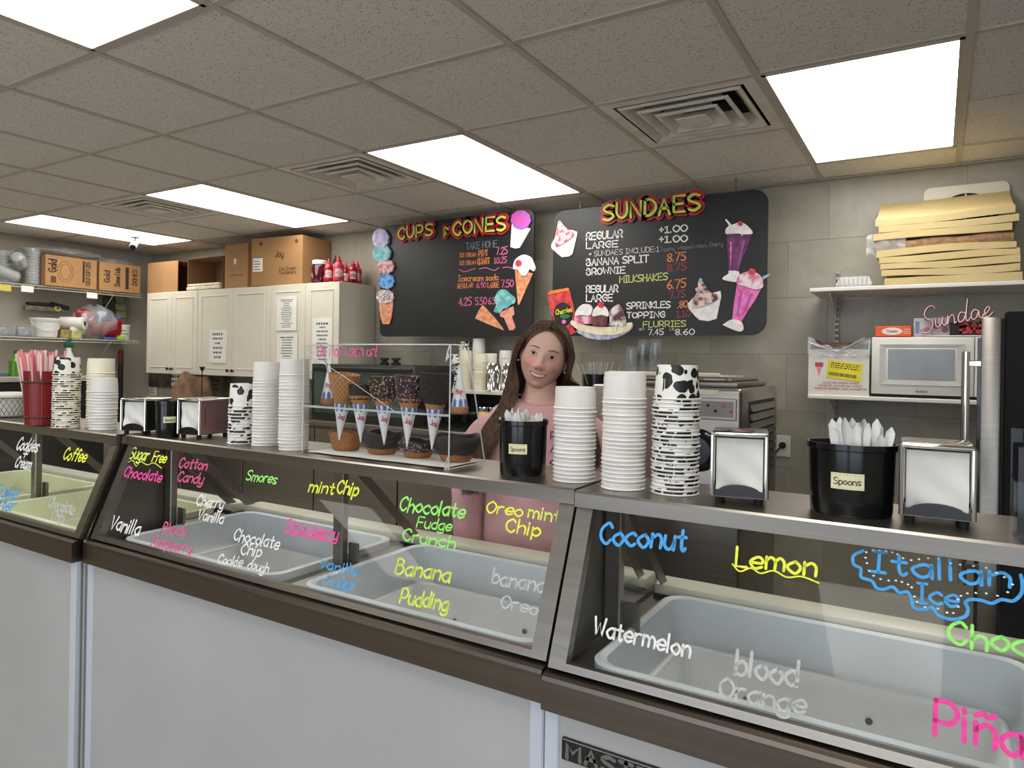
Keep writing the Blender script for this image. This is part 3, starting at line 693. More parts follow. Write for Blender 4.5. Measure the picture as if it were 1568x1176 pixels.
# red straw bin with wrapped straws
def straw_bin():
    c = stand(63, 652, .052)
    t = empty('straw_bin', c, 'dark red tapered plastic bin holding the wrapped straws', 'bin')
    red = mat('dark_red_plastic', (122, 26, 34), .35, var=.06)
    h = .19
    MB().lathe([(.047, 0), (.050, .003), (.060, h), (.0575, h), (.046, .01), (0, .008)], 28).build('bin_body', red, t)
    for z in (.025, h - .042): MB().lathe([(.047 + .013 * z / h + .004, z), (.0472 + .013 * z / h + .0045, z + .004), (.0475 + .013 * z / h + .003, z + .006)], 28).build('band', mat('red_brown_band', (66, 18, 22), .5), t)
    for a in range(10):
        w = a * 2 * PI / 10 + .2
        p = lambda z: ((.0505 + .010 * z / h) * math.cos(w), (.0505 + .010 * z / h) * math.sin(w), z)
        MB().tube([p(.004), p(h * .5), p(h - .002)], .0008, 5).build('gold_line', mat('gold_line', (170, 112, 50), .4), t)
    sm = [MB().tube([(0, 0, 0), (0, 0, .10), (0, 0, .225)], .0038, 6).mesh('wrapped_straw', mat(n_, col, .5, var=.03)) for n_, col in (('pink_straw_wrap', (236, 160, 160)), ('pale_straw_wrap', (240, 208, 204)), ('rose_straw_wrap', (226, 130, 136)))]
    rnd = random.Random(5)
    for k in range(80):
        a = rnd.uniform(0, 6.28); q = math.sqrt(rnd.uniform(0, 1)) * .040
        o = inst('wrapped_straw', sm[rnd.randrange(3)], None, c + Vector((q * math.cos(a), q * math.sin(a), .012 + rnd.uniform(.0, .03))), (-.30 * q / .04 * math.sin(a) * .5, .30 * q / .04 * math.cos(a) * .5 - .03, 0))
        tag(o, 'pink paper wrapped straw standing in the dark red bin', 'straw', 'wrapped straws in the red bin')
straw_bin()
def wire_basket():
    c = stand(20, 641, .06); c.x -= .03
    t = empty('wire_basket', c, 'black wire basket of white napkins at the left photo edge', 'basket')
    wire = mat('black_wire', (36, 34, 32), .5)
    h = .075
    for (z, r) in ((0, .052), (h, .068)): MB().tube([(r * math.cos(a), r * math.sin(a), z + .002) for a in [2 * PI * k / 32 for k in range(32)]], .002, 6, closed=True).build('hoop', wire, t)
    for k in range(22):
        for s in (-1, 1):
            MB().tube([((.052 + .016 * v) * math.cos(2 * PI * k / 22 + s * v * .7), (.052 + .016 * v) * math.sin(2 * PI * k / 22 + s * v * .7), .002 + h * v) for v in [i / 5 for i in range(6)]], .0009, 4).build('wire', wire, t)
    n = MB().lathe([(.0, 0.004), (.048, .006), (.060, .07), (.062, .088), (.045, .098), (.02, .092), (0, .10)], 20).build('napkin_pile', PAPER); n.location = c
    tag(n, 'white folded napkins heaped in the black wire basket', 'napkins')
wire_basket()
# ================================================================== acrylic cone display case and its contents
def waffle_material(name, a, b_, k=11, q=260):
    m, N, L, b = custom(name)
    tc = N.new('ShaderNodeTexCoord'); sp = N.new('ShaderNodeSeparateXYZ'); L.new(tc.outputs['Object'], sp.inputs[0])
    at = N.new('ShaderNodeMath'); at.operation = 'ARCTAN2'; L.new(sp.outputs['Y'], at.inputs[0]); L.new(sp.outputs['X'], at.inputs[1])
    def mad(src, mul, add=None):
        n = N.new('ShaderNodeMath'); n.operation = 'MULTIPLY'; n.inputs[1].default_value = mul; L.new(src, n.inputs[0])
        if add is None: return n.outputs[0]
        n2 = N.new('ShaderNodeMath'); n2.operation = 'ADD'; L.new(n.outputs[0], n2.inputs[0]); L.new(add, n2.inputs[1]); return n2.outputs[0]
    zz = mad(sp.outputs['Z'], q); outs = []
    for s in (1, -1):
        w = mad(at.outputs[0], s * k, zz); si = N.new('ShaderNodeMath'); si.operation = 'SINE'; L.new(w, si.inputs[0])
        ab = N.new('ShaderNodeMath'); ab.operation = 'ABSOLUTE'; L.new(si.outputs[0], ab.inputs[0]); outs.append(ab.outputs[0])
    mn = N.new('ShaderNodeMath'); mn.operation = 'MINIMUM'; L.new(outs[0], mn.inputs[0]); L.new(outs[1], mn.inputs[1])
    rp = N.new('ShaderNodeValToRGB'); rp.color_ramp.elements[0].color = lin(b_) + (1,); rp.color_ramp.elements[1].color = lin(a) + (1,); rp.color_ramp.elements[1].position = .45
    L.new(mn.outputs[0], rp.inputs[0]); L.new(rp.outputs[0], b.inputs['Base Color']); b.inputs['Roughness'].default_value = .65
    bp = N.new('ShaderNodeBump'); bp.inputs['Strength'].default_value = .6; bp.inputs['Distance'].default_value = .002; bp.invert = True
    L.new(mn.outputs[0], bp.inputs['Height']); L.new(bp.outputs[0], b.inputs['Normal'])
    return m
WAF = waffle_material('waffle_biscuit', (.66, .45, .27), (.82, .63, .42), 9, 200)
WAFB = waffle_material('waffle_bowl_biscuit', (.58, .37, .20), (.74, .53, .33), 14, 210)
CHOC = mat('dark_chocolate', (46, 32, 28), .45, var=.15, scale=60, bump=.5, bscale=350)
CRUMB = mat('chocolate_crumb', (52, 40, 38), .8, var=.3, scale=200, bump=1.0, bscale=500)
def jacket_material():
    m, N, L, b = custom('white_cone_jacket')
    tc = N.new('ShaderNodeTexCoord'); sp = N.new('ShaderNodeSeparateXYZ'); L.new(tc.outputs['Object'], sp.inputs[0])
    at = N.new('ShaderNodeMath'); at.operation = 'ARCTAN2'; L.new(sp.outputs['Y'], at.inputs[0]); L.new(sp.outputs['X'], at.inputs[1])
    mu = N.new('ShaderNodeMath'); mu.operation = 'MULTIPLY'; mu.inputs[1].default_value = 8; L.new(at.outputs[0], mu.inputs[0])
    co = N.new('ShaderNodeMath'); co.operation = 'COSINE'; L.new(mu.outputs[0], co.inputs[0])
    # scalloped blue band between z = .084 and the top .100
    sc = N.new('ShaderNodeMath'); sc.operation = 'MULTIPLY'; sc.inputs[1].default_value = .004; L.new(co.outputs[0], sc.inputs[0])
    zz = N.new('ShaderNodeMath'); L.new(sp.outputs['Z'], zz.inputs[0]); L.new(sc.outputs[0], zz.inputs[1])
    g1 = N.new('ShaderNodeMath'); g1.operation = 'GREATER_THAN'; g1.inputs[1].default_value = .083; L.new(zz.outputs[0], g1.inputs[0])
    g2 = N.new('ShaderNodeMath'); g2.operation = 'GREATER_THAN'; g2.inputs[1].default_value = -.35; L.new(co.outputs[0], g2.inputs[0])
    g3 = N.new('ShaderNodeMath'); g3.operation = 'MULTIPLY'; L.new(g1.outputs[0], g3.inputs[0]); L.new(g2.outputs[0], g3.inputs[1])
    mx = N.new('ShaderNodeMixRGB'); mx.inputs[1].default_value = lin((.90, .90, .91)) + (1,); mx.inputs[2].default_value = lin((.36, .46, .72)) + (1,)
    L.new(g3.outputs[0], mx.inputs[0]); L.new(mx.outputs[0], b.inputs['Base Color']); b.inputs['Roughness'].default_value = .6
    return m
JACK = jacket_material(); REDI = mat('red_print', (196, 70, 84), .6)
def cone_parts(t, rtop=.021, face=0.0):
    H = .100
    j = MB().lathe([(.0012, 0), (rtop, H), (rtop - .0006, H), (.0008, .003)], 28).build('paper_jacket', JACK, t)
    st, w = strokes('Joy', 1.4, .6, random.Random(2)); k = .0175 / w; mb = MB()
    def surf(x, y, dz):
        z = .060 + y; r = .0012 + (rtop - .0012) * z / H + dz; a = face + x / max(r, .006)
        return Vector((r * math.cos(a), r * math.sin(a), z))
    for p in st: ribbon(mb, [(q.x * k - .0088, q.y * k * 1.25) for q in p], .0011, surf, dz=.0007)
    mb.build('jacket_logo', REDI, j)
def sprinkle(mb, n, prof, cols, rnd, L=.0045, r=.0007):
    zs = [p[1] for p in prof]
    for k in range(n):
        z = rnd.uniform(min(zs), max(zs)); rr = prof[0][0]
        for i in range(len(prof) - 1):
            if prof[i][1] <= z <= prof[i + 1][1]:
                f = (z - prof[i][1]) / max(1e-6, prof[i + 1][1] - prof[i][1]); rr = prof[i][0] * (1 - f) + prof[i + 1][0] * f
        a = rnd.uniform(0, 6.283); p = Vector((rr * math.cos(a), rr * math.sin(a), z)); tt = Vector((-math.sin(a), math.cos(a), 0)); th = rnd.uniform(0, 3.14)
        d = (tt * math.cos(th) + Vector((0, 0, 1)) * math.sin(th)) * L * .5
        mb.tube([p - d, p + d], r, 4, mi=rnd.randrange(len(cols)))
SPR = [mat('sprinkle_white', (226, 220, 214), .5), mat('sprinkle_red', (196, 70, 70), .5), mat('sprinkle_brown', (70, 44, 34), .5), mat('sprinkle_blue', (100, 120, 180), .5)]
NUTS = [mat('chopped_nut', (196, 172, 140), .7), mat('chopped_nut_dark', (140, 108, 76), .7)]
def dipped_cone(pt, tilt, label, kind):
    """jacketed cone standing point down through the shelf; pt = where its axis crosses the shelf"""
    t = empty('dipped_cone', Vector(pt) - Vector((0, 0, .088)), label, 'cone', 'cones in the display case')
    t.rotation_euler = tilt
    face = math.atan2(-pt[1], -pt[0]) - .0
    cone_parts(t, .021, face)
    rnd = random.Random(label)
    if kind == 'plain':
        MB().lathe([(.019, .098), (.026, .12), (.040, .165), (.0415, .178), (.039, .178), (.024, .122), (.0, .110)], 32, a0=.2).build('waffle_cone', WAF, t)
        mb = MB().grid(lambda u, v: ((.030 + .004 * v) * math.cos(5.3 + u * 2.2) + .012 * v, (.030 + .004 * v) * math.sin(5.3 + u * 2.2), .118 + .052 * v - .02 * u * v), 14, 8)
        mb.build('waffle_wrap', WAF, t)
    else:
        R = {'nut': .037, 'sprinkle': .036, 'crumb': .041, 'choc': .030}[kind]; top = {'nut': .172, 'sprinkle': .178, 'crumb': .186, 'choc': .150}[kind]
        MB().lathe([(.0195, .096), (.026, .112), (.030, .122), (.028, .122), (0, .112)], 30).build('waffle_cone', WAF, t)
        zb = .112
        prof = [(.027, zb), (R * .92, zb + (top - zb) * .35), (R * 1.02, zb + (top - zb) * .8), (R * 1.05, top)]
        mb = MB().lathe(prof + [(R * .9, top + .002), (R * .82, top - .008), (0, top - .03)], 36)
        for v in mb.v: v += Vector((rnd.uniform(-1, 1), rnd.uniform(-1, 1), rnd.uniform(-1, 1))) * .0009
        dp = mb.build('chocolate_coat', CRUMB if kind in ('crumb',) else CHOC, t)
        if kind in ('nut', 'sprinkle'):
            mb = MB(); cols = NUTS if kind == 'nut' else SPR
            sprinkle(mb, 420 if kind == 'sprinkle' else 260, prof, cols, rnd, .0045 if kind == 'sprinkle' else .0035, .0007 if kind == 'sprinkle' else .0016)
            tag(mb.build('sprinkles' if kind == 'sprinkle' else 'chopped_nuts', cols, dp), kind='stuff')
    return t
def waffle_bowl(px, py, label, coat, rb=.034, rt=.050, h=.050):
    c = stand(px, py, rb); c.z = 1.2535
    t = empty('waffle_bowl', c, label, 'waffle bowl', 'waffle bowls in the display case')
    rnd = random.Random(px); ph = rnd.uniform(0, 6)
    def wob(v):
        a = math.atan2(v.y, v.x); k = max(0, v.z / h)
        v.z += .0035 * k * math.sin(3 * a + ph); f = 1 + .03 * k * math.sin(7 * a + ph); v.x *= f; v.y *= f
    mb = MB().lathe([(0, .0), (rb * .93, .0), (rb, .003), (rb + (rt - rb) * .5, h * .45), (rt, h), (rt - .003, h), (rb + (rt - rb) * .4, h * .4), (rb - .004, .006), (0, .006)], 44)
    for v in mb.v: wob(v)
    mb.build('bowl', WAFB, t)
    if coat:
        z0 = h * (.30 if coat != 'sprinkle' else .42); r0 = rb + (rt - rb) * z0 / h
        prof = [(r0 + .0015, z0), (rt + .003, h * .92)]
        mb = MB().lathe([prof[0], (r0 + .004, z0 + .004), (rt + .0015, h * .7), (rt + .004, h * .95), (rt + .001, h + .004), (rt - .005, h + .002), (rb + (rt - rb) * .3, h * .4), (0, h * .3)], 44)
        for v in mb.v:
            wob(v); v += Vector((rnd.uniform(-1, 1), rnd.uniform(-1, 1), rnd.uniform(-1, 1))) * .0007
        dp = mb.build('chocolate_coat', CHOC, t)
        if coat == 'sprinkle':
            m2 = MB(); sprinkle(m2, 460, [(r0 + .0045, z0 + .003), (rt + .0045, h)], SPR, rnd, .0042, .0007)
            for v in m2.v: wob(v)
            tag(m2.build('sprinkles', SPR, dp), kind='stuff')
def display_case():
    x0, x1, yf, yb, yt, z0, z1, zs = -1.437, -.953, 1.292, 1.440, 1.358, 1.25, 1.537, 1.372
    t = empty('cone_display_case', ((x0 + x1) / 2, yf, z0), 'clear acrylic display case of cones and waffle bowls with a pink warning', 'display case'); o = t.location
    EDGE = glass('bright_acrylic_edge', (.90, .92, .93), .15, 1.6, haze=.45)
    MB().box(x0, x1, yf, yf + .003, z0, z1).build('front_panel', ACRYL, t, o)
    for x in (x0, x1 - .003): MB().prism([(x, yf + .003, z0), (x, yb, z0), (x, yt, z1), (x, yf + .003, z1)], (.003, 0, 0)).build('side_panel', ACRYL, t, o)
    MB().box(x0 + .003, x1 - .003, yf + .003, yt, z1 - .003, z1).build('top_panel', ACRYL, t, o)
    MB().box(x0 + .003, x1 - .003, yf + .003, yb, z0, z0 + .0025).build('floor_panel', ACRYL, t, o)
    sh = MB().box(x0 + .003, x1 - .003, yf + .003, 1.412, zs, zs + .003).build('shelf', ACRYL, t, o)
    MB().box(x0 + .003, x1 - .003, yf + .002, yf + .0045, zs - .001, zs + .004).build('shelf_edge', EDGE, sh, o)
    for p, q in (((x1 - .001, yf, z0), (x1 - .001, yf, z1)), ((x0 + .001, yf, z0), (x0 + .001, yf, z1)), ((x1, yb, z0), (x1, yt, z1)), ((x0, yb, z0), (x0, yt, z1)), ((x1, yf, z1), (x1, yt, z1)), ((x1, yf, z0 + .001), (x1, yb, z0 + .001)), ((x0, yf, z1), (x1, yf, z1))):
        MB().tube([p, q], .0018, 6).build('bonded_edge', EDGE, t, o)
    MB().rbox(x1 - .016, x1 - .001, yf + .003, yf + .012, z0 + .003, z1 - .004, .002, 1).build('corner_strip', ACRYL, t, o)
    for zc in (z0 + .012, z1 - .018):
        mb = MB()
        for k in range(3): mb.tube([(x1 - .012 + .004 * k, yf - .002, zc - .02 + .004 * k), (x1 - .008, yf - .0025, zc), (x1 - .002, yf - .001, zc + .018)], .0018, 6)
        mb.build('glue_bead', EDGE, t, o)
    a = on(487, 545, 'y', yf); b = on(578, 545, 'y', yf)
    text_obj('warning_lettering', 'Do Not Lean on!', a, (b.x, yf, a.z + .001), .030, (0, 0, 1), (0, -1, 0), PINK, t, o, sw=.12, jit=.5, dz=.001)
    c0 = on(470, 540, 'y', yf - .0006); c1 = on(604, 630, 'y', yf - .0006)
    MB().tube([c0, c0.lerp(c1, .5) + Vector((0, 0, .003)), c1], .0009, 5).build('diagonal_line', EDGE, t, o)  # thin pale diagonal line across the front panel
    pl = MB().grid(lambda u, v: (x0 + .012 + u * (x1 - x0 - .024), yf + .006 + v * (yb - yf - .012), z0 + .0029 + .0004 * math.sin(u * 20)), 16, 4).build('paper_liner', PAPER)
    tag(pl, 'white waxed paper sheet lying on the display case floor', 'paper')
    ys = 1.345
    for (px, tip, tlt, kind, lab) in ((520, 510, (0.03, .12, 0), 'plain', 'plain waffle cone, leftmost in the display case shelf'), (553, 555, (0, -.02, 0), 'choc', 'small chocolate dipped cone second from left in the display case'),
            (589, 592, (-.02, -.04, 0), 'nut', 'chocolate cone coated in chopped nuts in the display case'), (624, 621, (.0, .04, 0), 'sprinkle', 'chocolate cone coated in rainbow sprinkles in the display case'), (662, 654, (.0, .07, 0), 'crumb', 'tall dark crumb coated cone at the right in the display case')):
        p = on(px, 634, 'y', ys); dipped_cone((p.x, ys, zs), tlt, lab, kind)
    for (px, y_, lab) in ((703, 1.368, 'upturned jacketed cone at the right end of the display shelf'), (503, 1.385, 'upturned jacketed cone at the left end of the display shelf')):
        p = on(px, 634, 'y', y_); p.x = min(p.x, x1 - .028)
        t2 = empty('jacketed_cone', (p.x, y_, zs + .003), lab, 'cone', 'cones in the display case')
        j = empty('jacket_holder', (0, 0, .114)); bpy.data.objects.remove(j)
        t3 = empty('sugar_cone', (0, 0, .114)); t3.parent = t2; t3.rotation_euler = (PI, 0, 0)
        cone_parts(t3, .021, PI - math.atan2(-p.y, -p.x) + PI)
        MB().lathe([(.0195, .097), (.0225, .100), (.0228, .112), (.0215, .114), (.0195, .112), (0, .104)], 28).build('waffle_rim', WAF, t3)
    for (px, py, co, rb, rt, h, lab) in ((530, 693, None, .035, .046, .050, 'plain waffle bowl, leftmost on the display case floor'), (585, 699, 'choc', .036, .051, .054, 'chocolate rimmed waffle bowl second from left on case floor'), (640, 704.5, 'sprinkle', .034, .046, .040, 'waffle bowl with rainbow sprinkle rim on the case floor'), (698, 711, 'choc', .037, .057, .060, 'large chocolate coated waffle bowl by the right case panel')):
        waffle_bowl(px, py, lab, co, rb, rt, h)
display_case()
# ================================================================== hanging chalk menu boards with painted cut-outs
YBD = 3.76
def bpt(px, py, dz=0.0): return on(px, py, 'y', YBD - dz)
OR = ink('orange_chalk', (232, 140, 78)); PKC = ink('pink_chalk', (216, 104, 150)); GRC = ink('grey_chalk', (112, 122, 130)); WC = ink('white_chalk', (232, 230, 226)); LMC = ink('lime_chalk', (206, 214, 128)); RDC = ink('dull_red_chalk', (150, 62, 74)); TTY = ink('title_yellow', (232, 220, 60)); TTR = mat('title_red', (176, 30, 48), .5, var=.1, scale=20); TTB = ink('title_black', (18, 18, 20)); TTT = ink('title_teal', (70, 150, 150))
class Board:
    def __init__(s, cs, label, r):
        s.tl, s.br = bpt(*cs[0]), bpt(*cs[1])
        x0, x1, z0, z1 = s.tl.x, s.br.x, s.br.z, s.tl.z
        s.t = empty('menu_board', ((x0 + x1) / 2, YBD, z0), label, 'menu board', 'hanging menu boards')
        s.o = s.t.location
        pts = [(x, YBD, z) for x, z in rrect(x0, x1, z0, z1, r, 6)]
        MB().prism(pts, (0, .012, 0)).build('board_panel', BOARD, s.t, s.o)
        s.lay = 0
    def txt(s, tx, xa, ya, xb, yb, h, m, sw=.14, name='menu_lettering', dz=.0012, gap=1.9):
        a = bpt(xa, ya); b = bpt(xb, yb); e = bpt((xa + xb) / 2, (ya + yb) / 2 - h); c = bpt((xa + xb) / 2, (ya + yb) / 2)
        return text_obj(name, tx, a, b, (e - c).length, (0, 0, 1), (0, -1, 0), m, s.t, s.o, sw=sw, jit=.3, dz=dz, gap=gap)
    def title(s, tx, xa, ya, xb, yb, h, dz0=.014):
        a = bpt(xa, ya); b = bpt(xb, yb); hh = (bpt(xa, ya - h) - a).length
        st, w = strokes(tx, 2.4, .5, random.Random(1)); k = (b - a).length / w; ex = (b - a).normalized(); ez = Vector((0, 0, 1)); n = Vector((0, -1, 0))
        fn = lambda x, y, z: a + ex * x + ez * y + n * z
        root = None
        for (hw, dx, dy, z0, z1, m, nm) in ((hh * .30, 0, 0, 0, dz0, TTR, 'title_backing'), (hh * .10, .006, -.006, dz0 + .001, dz0 + .0012, TTB, 'title_shadow'), (hh * .035, -.008, .007, dz0 + .0014, dz0 + .0016, TTT, 'title_accent'), (hh * .075, 0, 0, dz0 + .002, dz0 + .0022, TTY, 'title_lettering')):
            mb = MB()
            for p in st:
                pp = [(q.x * k + dx, q.y * hh / 10 + dy) for q in p]
                ribbon(mb, pp, hw, fn, dz=z1)
                if nm == 'title_backing':
                    # give the cut-out its thickness: rim wall along both sides
                    P = [Vector((x, y, 0)) for x, y in pp]
                    for sgn in (-1, 1):
                        vs_ = []; fs = []
                        for i, q in enumerate(P):
                            tn = (P[min(i + 1, len(P) - 1)] - P[max(i - 1, 0)]).normalized(); nn = Vector((-tn.y, tn.x, 0)) * hw * sgn
                            vs_ += [fn(q.x + nn.x, q.y + nn.y, 0), fn(q.x + nn.x, q.y + nn.y, z1)]
                        for i in range(len(P) - 1): fs.append((2 * i, 2 * i + 2, 2 * i + 3, 2 * i + 1))
                        mb.add(vs_, fs)
            ob = mb.build(nm, m, root or s.t, s.o)
            if root is None: root = ob
    def cut(s, name, shapes, f, z=.006):
        """shapes: list of (outline px, colour, thickness layer, closed smooth?)"""
        root = None
        for i, (nm, pts, m, layer, sm) in enumerate(shapes):
            P = [bpt(*f(x, y)) for x, y in pts]
            if sm: P = smooth_line(P, 4, True)
            zz = z + layer * .0028
            P = [Vector((p.x, YBD - (0 if i == 0 else z * .5), p.z)) for p in P]
            ob = MB().prism(P, (0, -(zz if i == 0 else zz - z * .5), 0)).build(nm if root else name, m, root or s.t, s.o)
            if root is None: root = ob
        return root
    def chain(s, px, ytop_px):
        p = on(px, ytop_px, 'y', YBD + .004); z = s.tl.z - .012; k = 0
        lk = MB().tube([(.004 * math.cos(a), 0, .0085 * math.sin(a)) for a in [2 * PI * q / 10 for q in range(10)]], .0012, 5, closed=True)
        me = lk.mesh('chain_link', STEEL_D)
        while z < ZC - .002:
            inst('chain_link', me, s.t, Vector((p.x, YBD + .004, z)) - Vector(s.o), (0, 0, PI / 2 * (k % 2))); z += .0125; k += 1
def circ(cx, cy, r, n=14, sy=1.0, wob=0.0, ph=0.0): return [(cx + r * (1 + wob * math.sin(9 * a + ph)) * math.cos(a), cy + r * sy * (1 + wob * math.sin(9 * a + ph)) * math.sin(a)) for a in [2 * PI * k / n for k in range(n)]]
def paint(n, rgb, rgb2=None, sc=30):
    nm = 'paint_' + n
    if nm in MATS: return MATS[nm]
    m, N, L, b = custom(nm)
    tc = N.new('ShaderNodeTexCoord'); nz = N.new('ShaderNodeTexNoise'); nz.inputs['Scale'].default_value = sc; nz.inputs['Detail'].default_value = 2; L.new(tc.outputs['Object'], nz.inputs['Vector'])
    r = N.new('ShaderNodeValToRGB'); e = r.color_ramp.elements; e[0].position = .40; e[1].position = .60
    e[0].color = lin([v / 255 for v in rgb]) + (1,); e[1].color = lin([v / 255 for v in (rgb2 or [min(255, v * 1.12) for v in rgb])]) + (1,)
    L.new(nz.outputs[0], r.inputs[0]); L.new(r.outputs[0], b.inputs['Base Color']); b.inputs['Roughness'].default_value = .5
    return m
LAV = paint('lavender', (170, 160, 205), (205, 200, 225)); TEA = paint('teal', (90, 168, 172), (150, 205, 205)); PKS = paint('pink_speckle', (228, 196, 200), (196, 88, 110), 45); BLU = paint('blue', (44, 112, 190), (120, 180, 225)); SPK = paint('white_speckle', (232, 222, 220), (150, 110, 120), 70)
WFP = paint('waffle', (214, 132, 92), (235, 168, 124), 40); WHP = paint('white', (226, 222, 220), (240, 238, 236)); PUR = paint('purple', (90, 40, 90), (120, 60, 110)); PNK = paint('pink', (222, 88, 168), (238, 130, 196)); MAG = paint('magenta', (200, 70, 160), (160, 90, 190)); REDP = paint('red', (190, 40, 52), (215, 80, 80)); BRN = paint('brown', (84, 40, 44), (120, 70, 66)); BAN = paint('banana', (226, 208, 176), (238, 226, 204)); LIL = paint('lilac_glass', (150, 150, 190), (200, 200, 220)); BLK = paint('black', (26, 24, 26), (34, 32, 34)); GRN = paint('green', (40, 120, 80)); ORP = paint('orange', (220, 120, 50))
B1 = Board(((584, 347), (815, 514)), 'black chalkboard menu reading cups and cones, left of the woman', .05)
f1 = lambda x, y: (560 + .20408 * x, 280 + .20408 * y)
B1.title('CUPS', 612, 367, 664, 361, 17); B1.title('&', 678, 365, 688, 364, 18); B1.title('CONES', 696, 361, 776, 352, 20)
for a in (('TAKE HOME', 714, 382, 761, 378, 10, GRC), ('ICE CREAM', 704, 394, 729, 392.5, 6, OR), ('PINT', 733, 393, 747, 391.5, 9, OR), ('7.25', 760, 390, 777, 388.5, 11, PKC), ('ICE CREAM', 704, 406, 728, 404.5, 6, OR), ('QUART', 731, 405, 750, 403.5, 9, OR), ('10.25', 757, 403.5, 776, 402, 9, PKC),
          ('Icecream soda', 702, 431, 763, 429, 9, OR), ('REGULAR', 701, 442, 724, 440, 7, OR), ('6.90', 730, 441, 744, 440, 8, PKC), ('LARGE', 747, 441, 764, 440, 8, OR), ('7.50', 768, 440, 786, 439, 11, PKC), ('4.25', 703, 468, 722, 467, 12, PKC), ('5.50', 728, 467, 745, 466, 11, PKC), ('6.50', 748, 466, 763, 465, 10, PKC)): B1.txt(*a)
def board_line(B, pts, hw, m):
    P = [bpt(*p) for p in pts]; o = P[0]; fn = lambda x, y, z: o + Vector((x, -z, y)); mb = MB()
    ribbon(mb, [(q.x, q.y) for q in smooth_line([Vector(((p - o).x, (p - o).z, 0)) for p in P], 5)], hw, fn, dz=.0012); mb.build('chalk_line', m, B.t, B.o)
board_line(B1, [(703, 413), (712, 416), (722, 413), (728, 411)], .0025, PKC); board_line(B1, [(734, 412), (744, 410), (756, 414), (764, 410)], .0025, PKC); board_line(B1, [(770, 410), (778, 409), (788, 412)], .0025, PKC)
B1.cut('scoop_tower_cutout', [('wafer_cup', [(103, 890), (208, 885), (203, 970), (112, 975)], paint('wafer', (214, 150, 120)), 0, False), ('wafer_foot', [(118, 968), (200, 965), (185, 1052), (158, 1060), (130, 1050)], WFP, 1, True), ('scoop', circ(152, 855, 66, 27, .8, .05), SPK, 2, True), ('scoop', circ(165, 738, 56, 27, 1.05, .045, 1), BLU, 3, True), ('scoop', circ(160, 628, 60, 27, .95, .05, 2), PKS, 4, True), ('scoop', circ(132, 528, 66, 27, 1.0, .035, 3), TEA, 5, True), ('scoop', circ(125, 420, 60, 27, 1.2, .03, 4), LAV, 6, True)], f1)
B1.cut('snow_cone_cutout', [('paper_cup', [(1100, 300), (1240, 345), (1158, 488), (1125, 494), (1088, 482)], WHP, 0, False), ('snow_scoop', circ(1170, 278, 74, 27, .95, .03), MAG, 2, True)], f1)
B1.cut('vanilla_cone_cutout', [('waffle', [(1122, 650), (1258, 680), (1155, 915), (1145, 915)], WFP, 0, False), ('scoop', [(1112, 630), (1130, 575), (1190, 540), (1245, 560), (1265, 600), (1280, 640), (1265, 665), (1235, 650), (1215, 690), (1175, 695), (1150, 655), (1120, 650)], WHP, 2, True), ('cherry', circ(1155, 605, 24), REDP, 3, True)], f1)
B1.cut('cake_cone_cutout', [('cake_cone', [(1005, 975), (1110, 925), (1118, 985), (1100, 1005), (1125, 1085), (1110, 1106), (1080, 1106), (1040, 1012), (1015, 1005)], paint('cake_cone', (222, 142, 118), (235, 165, 140)), 0, False), ('scoop', [(968, 965), (985, 920), (972, 880), (1000, 815), (1050, 802), (1095, 840), (1125, 865), (1122, 905), (1095, 915), (1065, 945), (1040, 945), (1010, 975)], TEA, 2, True)], f1)
B1.cut('sugar_cone_cutout', [('sugar_cone', [(880, 918), (850, 960), (824, 1018), (920, 1060), (1038, 1106), (1025, 1085), (960, 1000)], WFP, 0, False)], f1)
B1.chain(618, 335); B1.chain(787, 315)
B2 = Board(((848, 324), (1173, 513)), 'black chalkboard menu reading sundaes and milkshakes, right of the woman', .075)
f2 = lambda x, y: (830 + .2296 * x, 270 + .2296 * y)
B2.title('SUNDAES', 926, 338, 1073, 323, 23)
for a in (('REGULAR', 898, 368, 953, 363, 11.2, WC, .20), ('+1.00', 1010, 357, 1052, 354, 10.4, WC, .20), ('LARGE', 898, 381, 946, 378, 9.6, WC, .20), ('+1.00', 1010, 371.5, 1052, 370, 10.4, WC, .20), ('* SUNDAES INCLUDE:1', 902, 393, 1009, 385, 8.0, WC, .1), ('Topping, whipped cream, Cherry', 1011, 385, 1107, 376, 6.2, GRC, .12),
          ('BANANA SPLIT', 898, 407, 993, 401, 10.4, WC, .20), ('8.75', 1022, 401, 1050, 398, 12.3, OR, .14), ('BROWNIE', 898, 421, 957, 418, 9.6, WC, .20), ('8.75', 1022, 416, 1051, 413, 11.4, RDC, .14), ('MILKSHAKES', 949, 433, 1022, 428.5, 10.4, LMC, .16), ('6.75', 1022, 443, 1050, 440, 13.2, OR, .14), ('7.75', 1026, 457, 1049, 455, 10.6, RDC, .14),
          ('REGULAR', 898, 448, 946, 447, 10.4, WC, .20), ('LARGE', 898, 462, 938, 461, 10.4, WC, .20), ('SPRINKLES', 960, 473, 1026, 471, 9.6, WC, .20), ('.80', 1038, 472, 1053, 470.5, 10.6, OR, .14), ('TOPPING', 960, 487, 1018, 486, 8.8, WC, .20), ('1.10', 1036, 486, 1057, 484.5, 9.7, RDC, .14), ('FLURRIES', 985, 501, 1050, 500, 8.8, LMC, .16),
          ('SM', 979, 506, 986, 505.5, 3.2, WC, .14), ('7.45', 993, 513, 1016, 512.5, 8.8, WC, .15), ('LG', 1026, 506, 1032, 505.5, 3.2, WC, .14), ('8.60', 1034, 513, 1063, 512, 8.8, WC, .15)): B2.txt(*a)
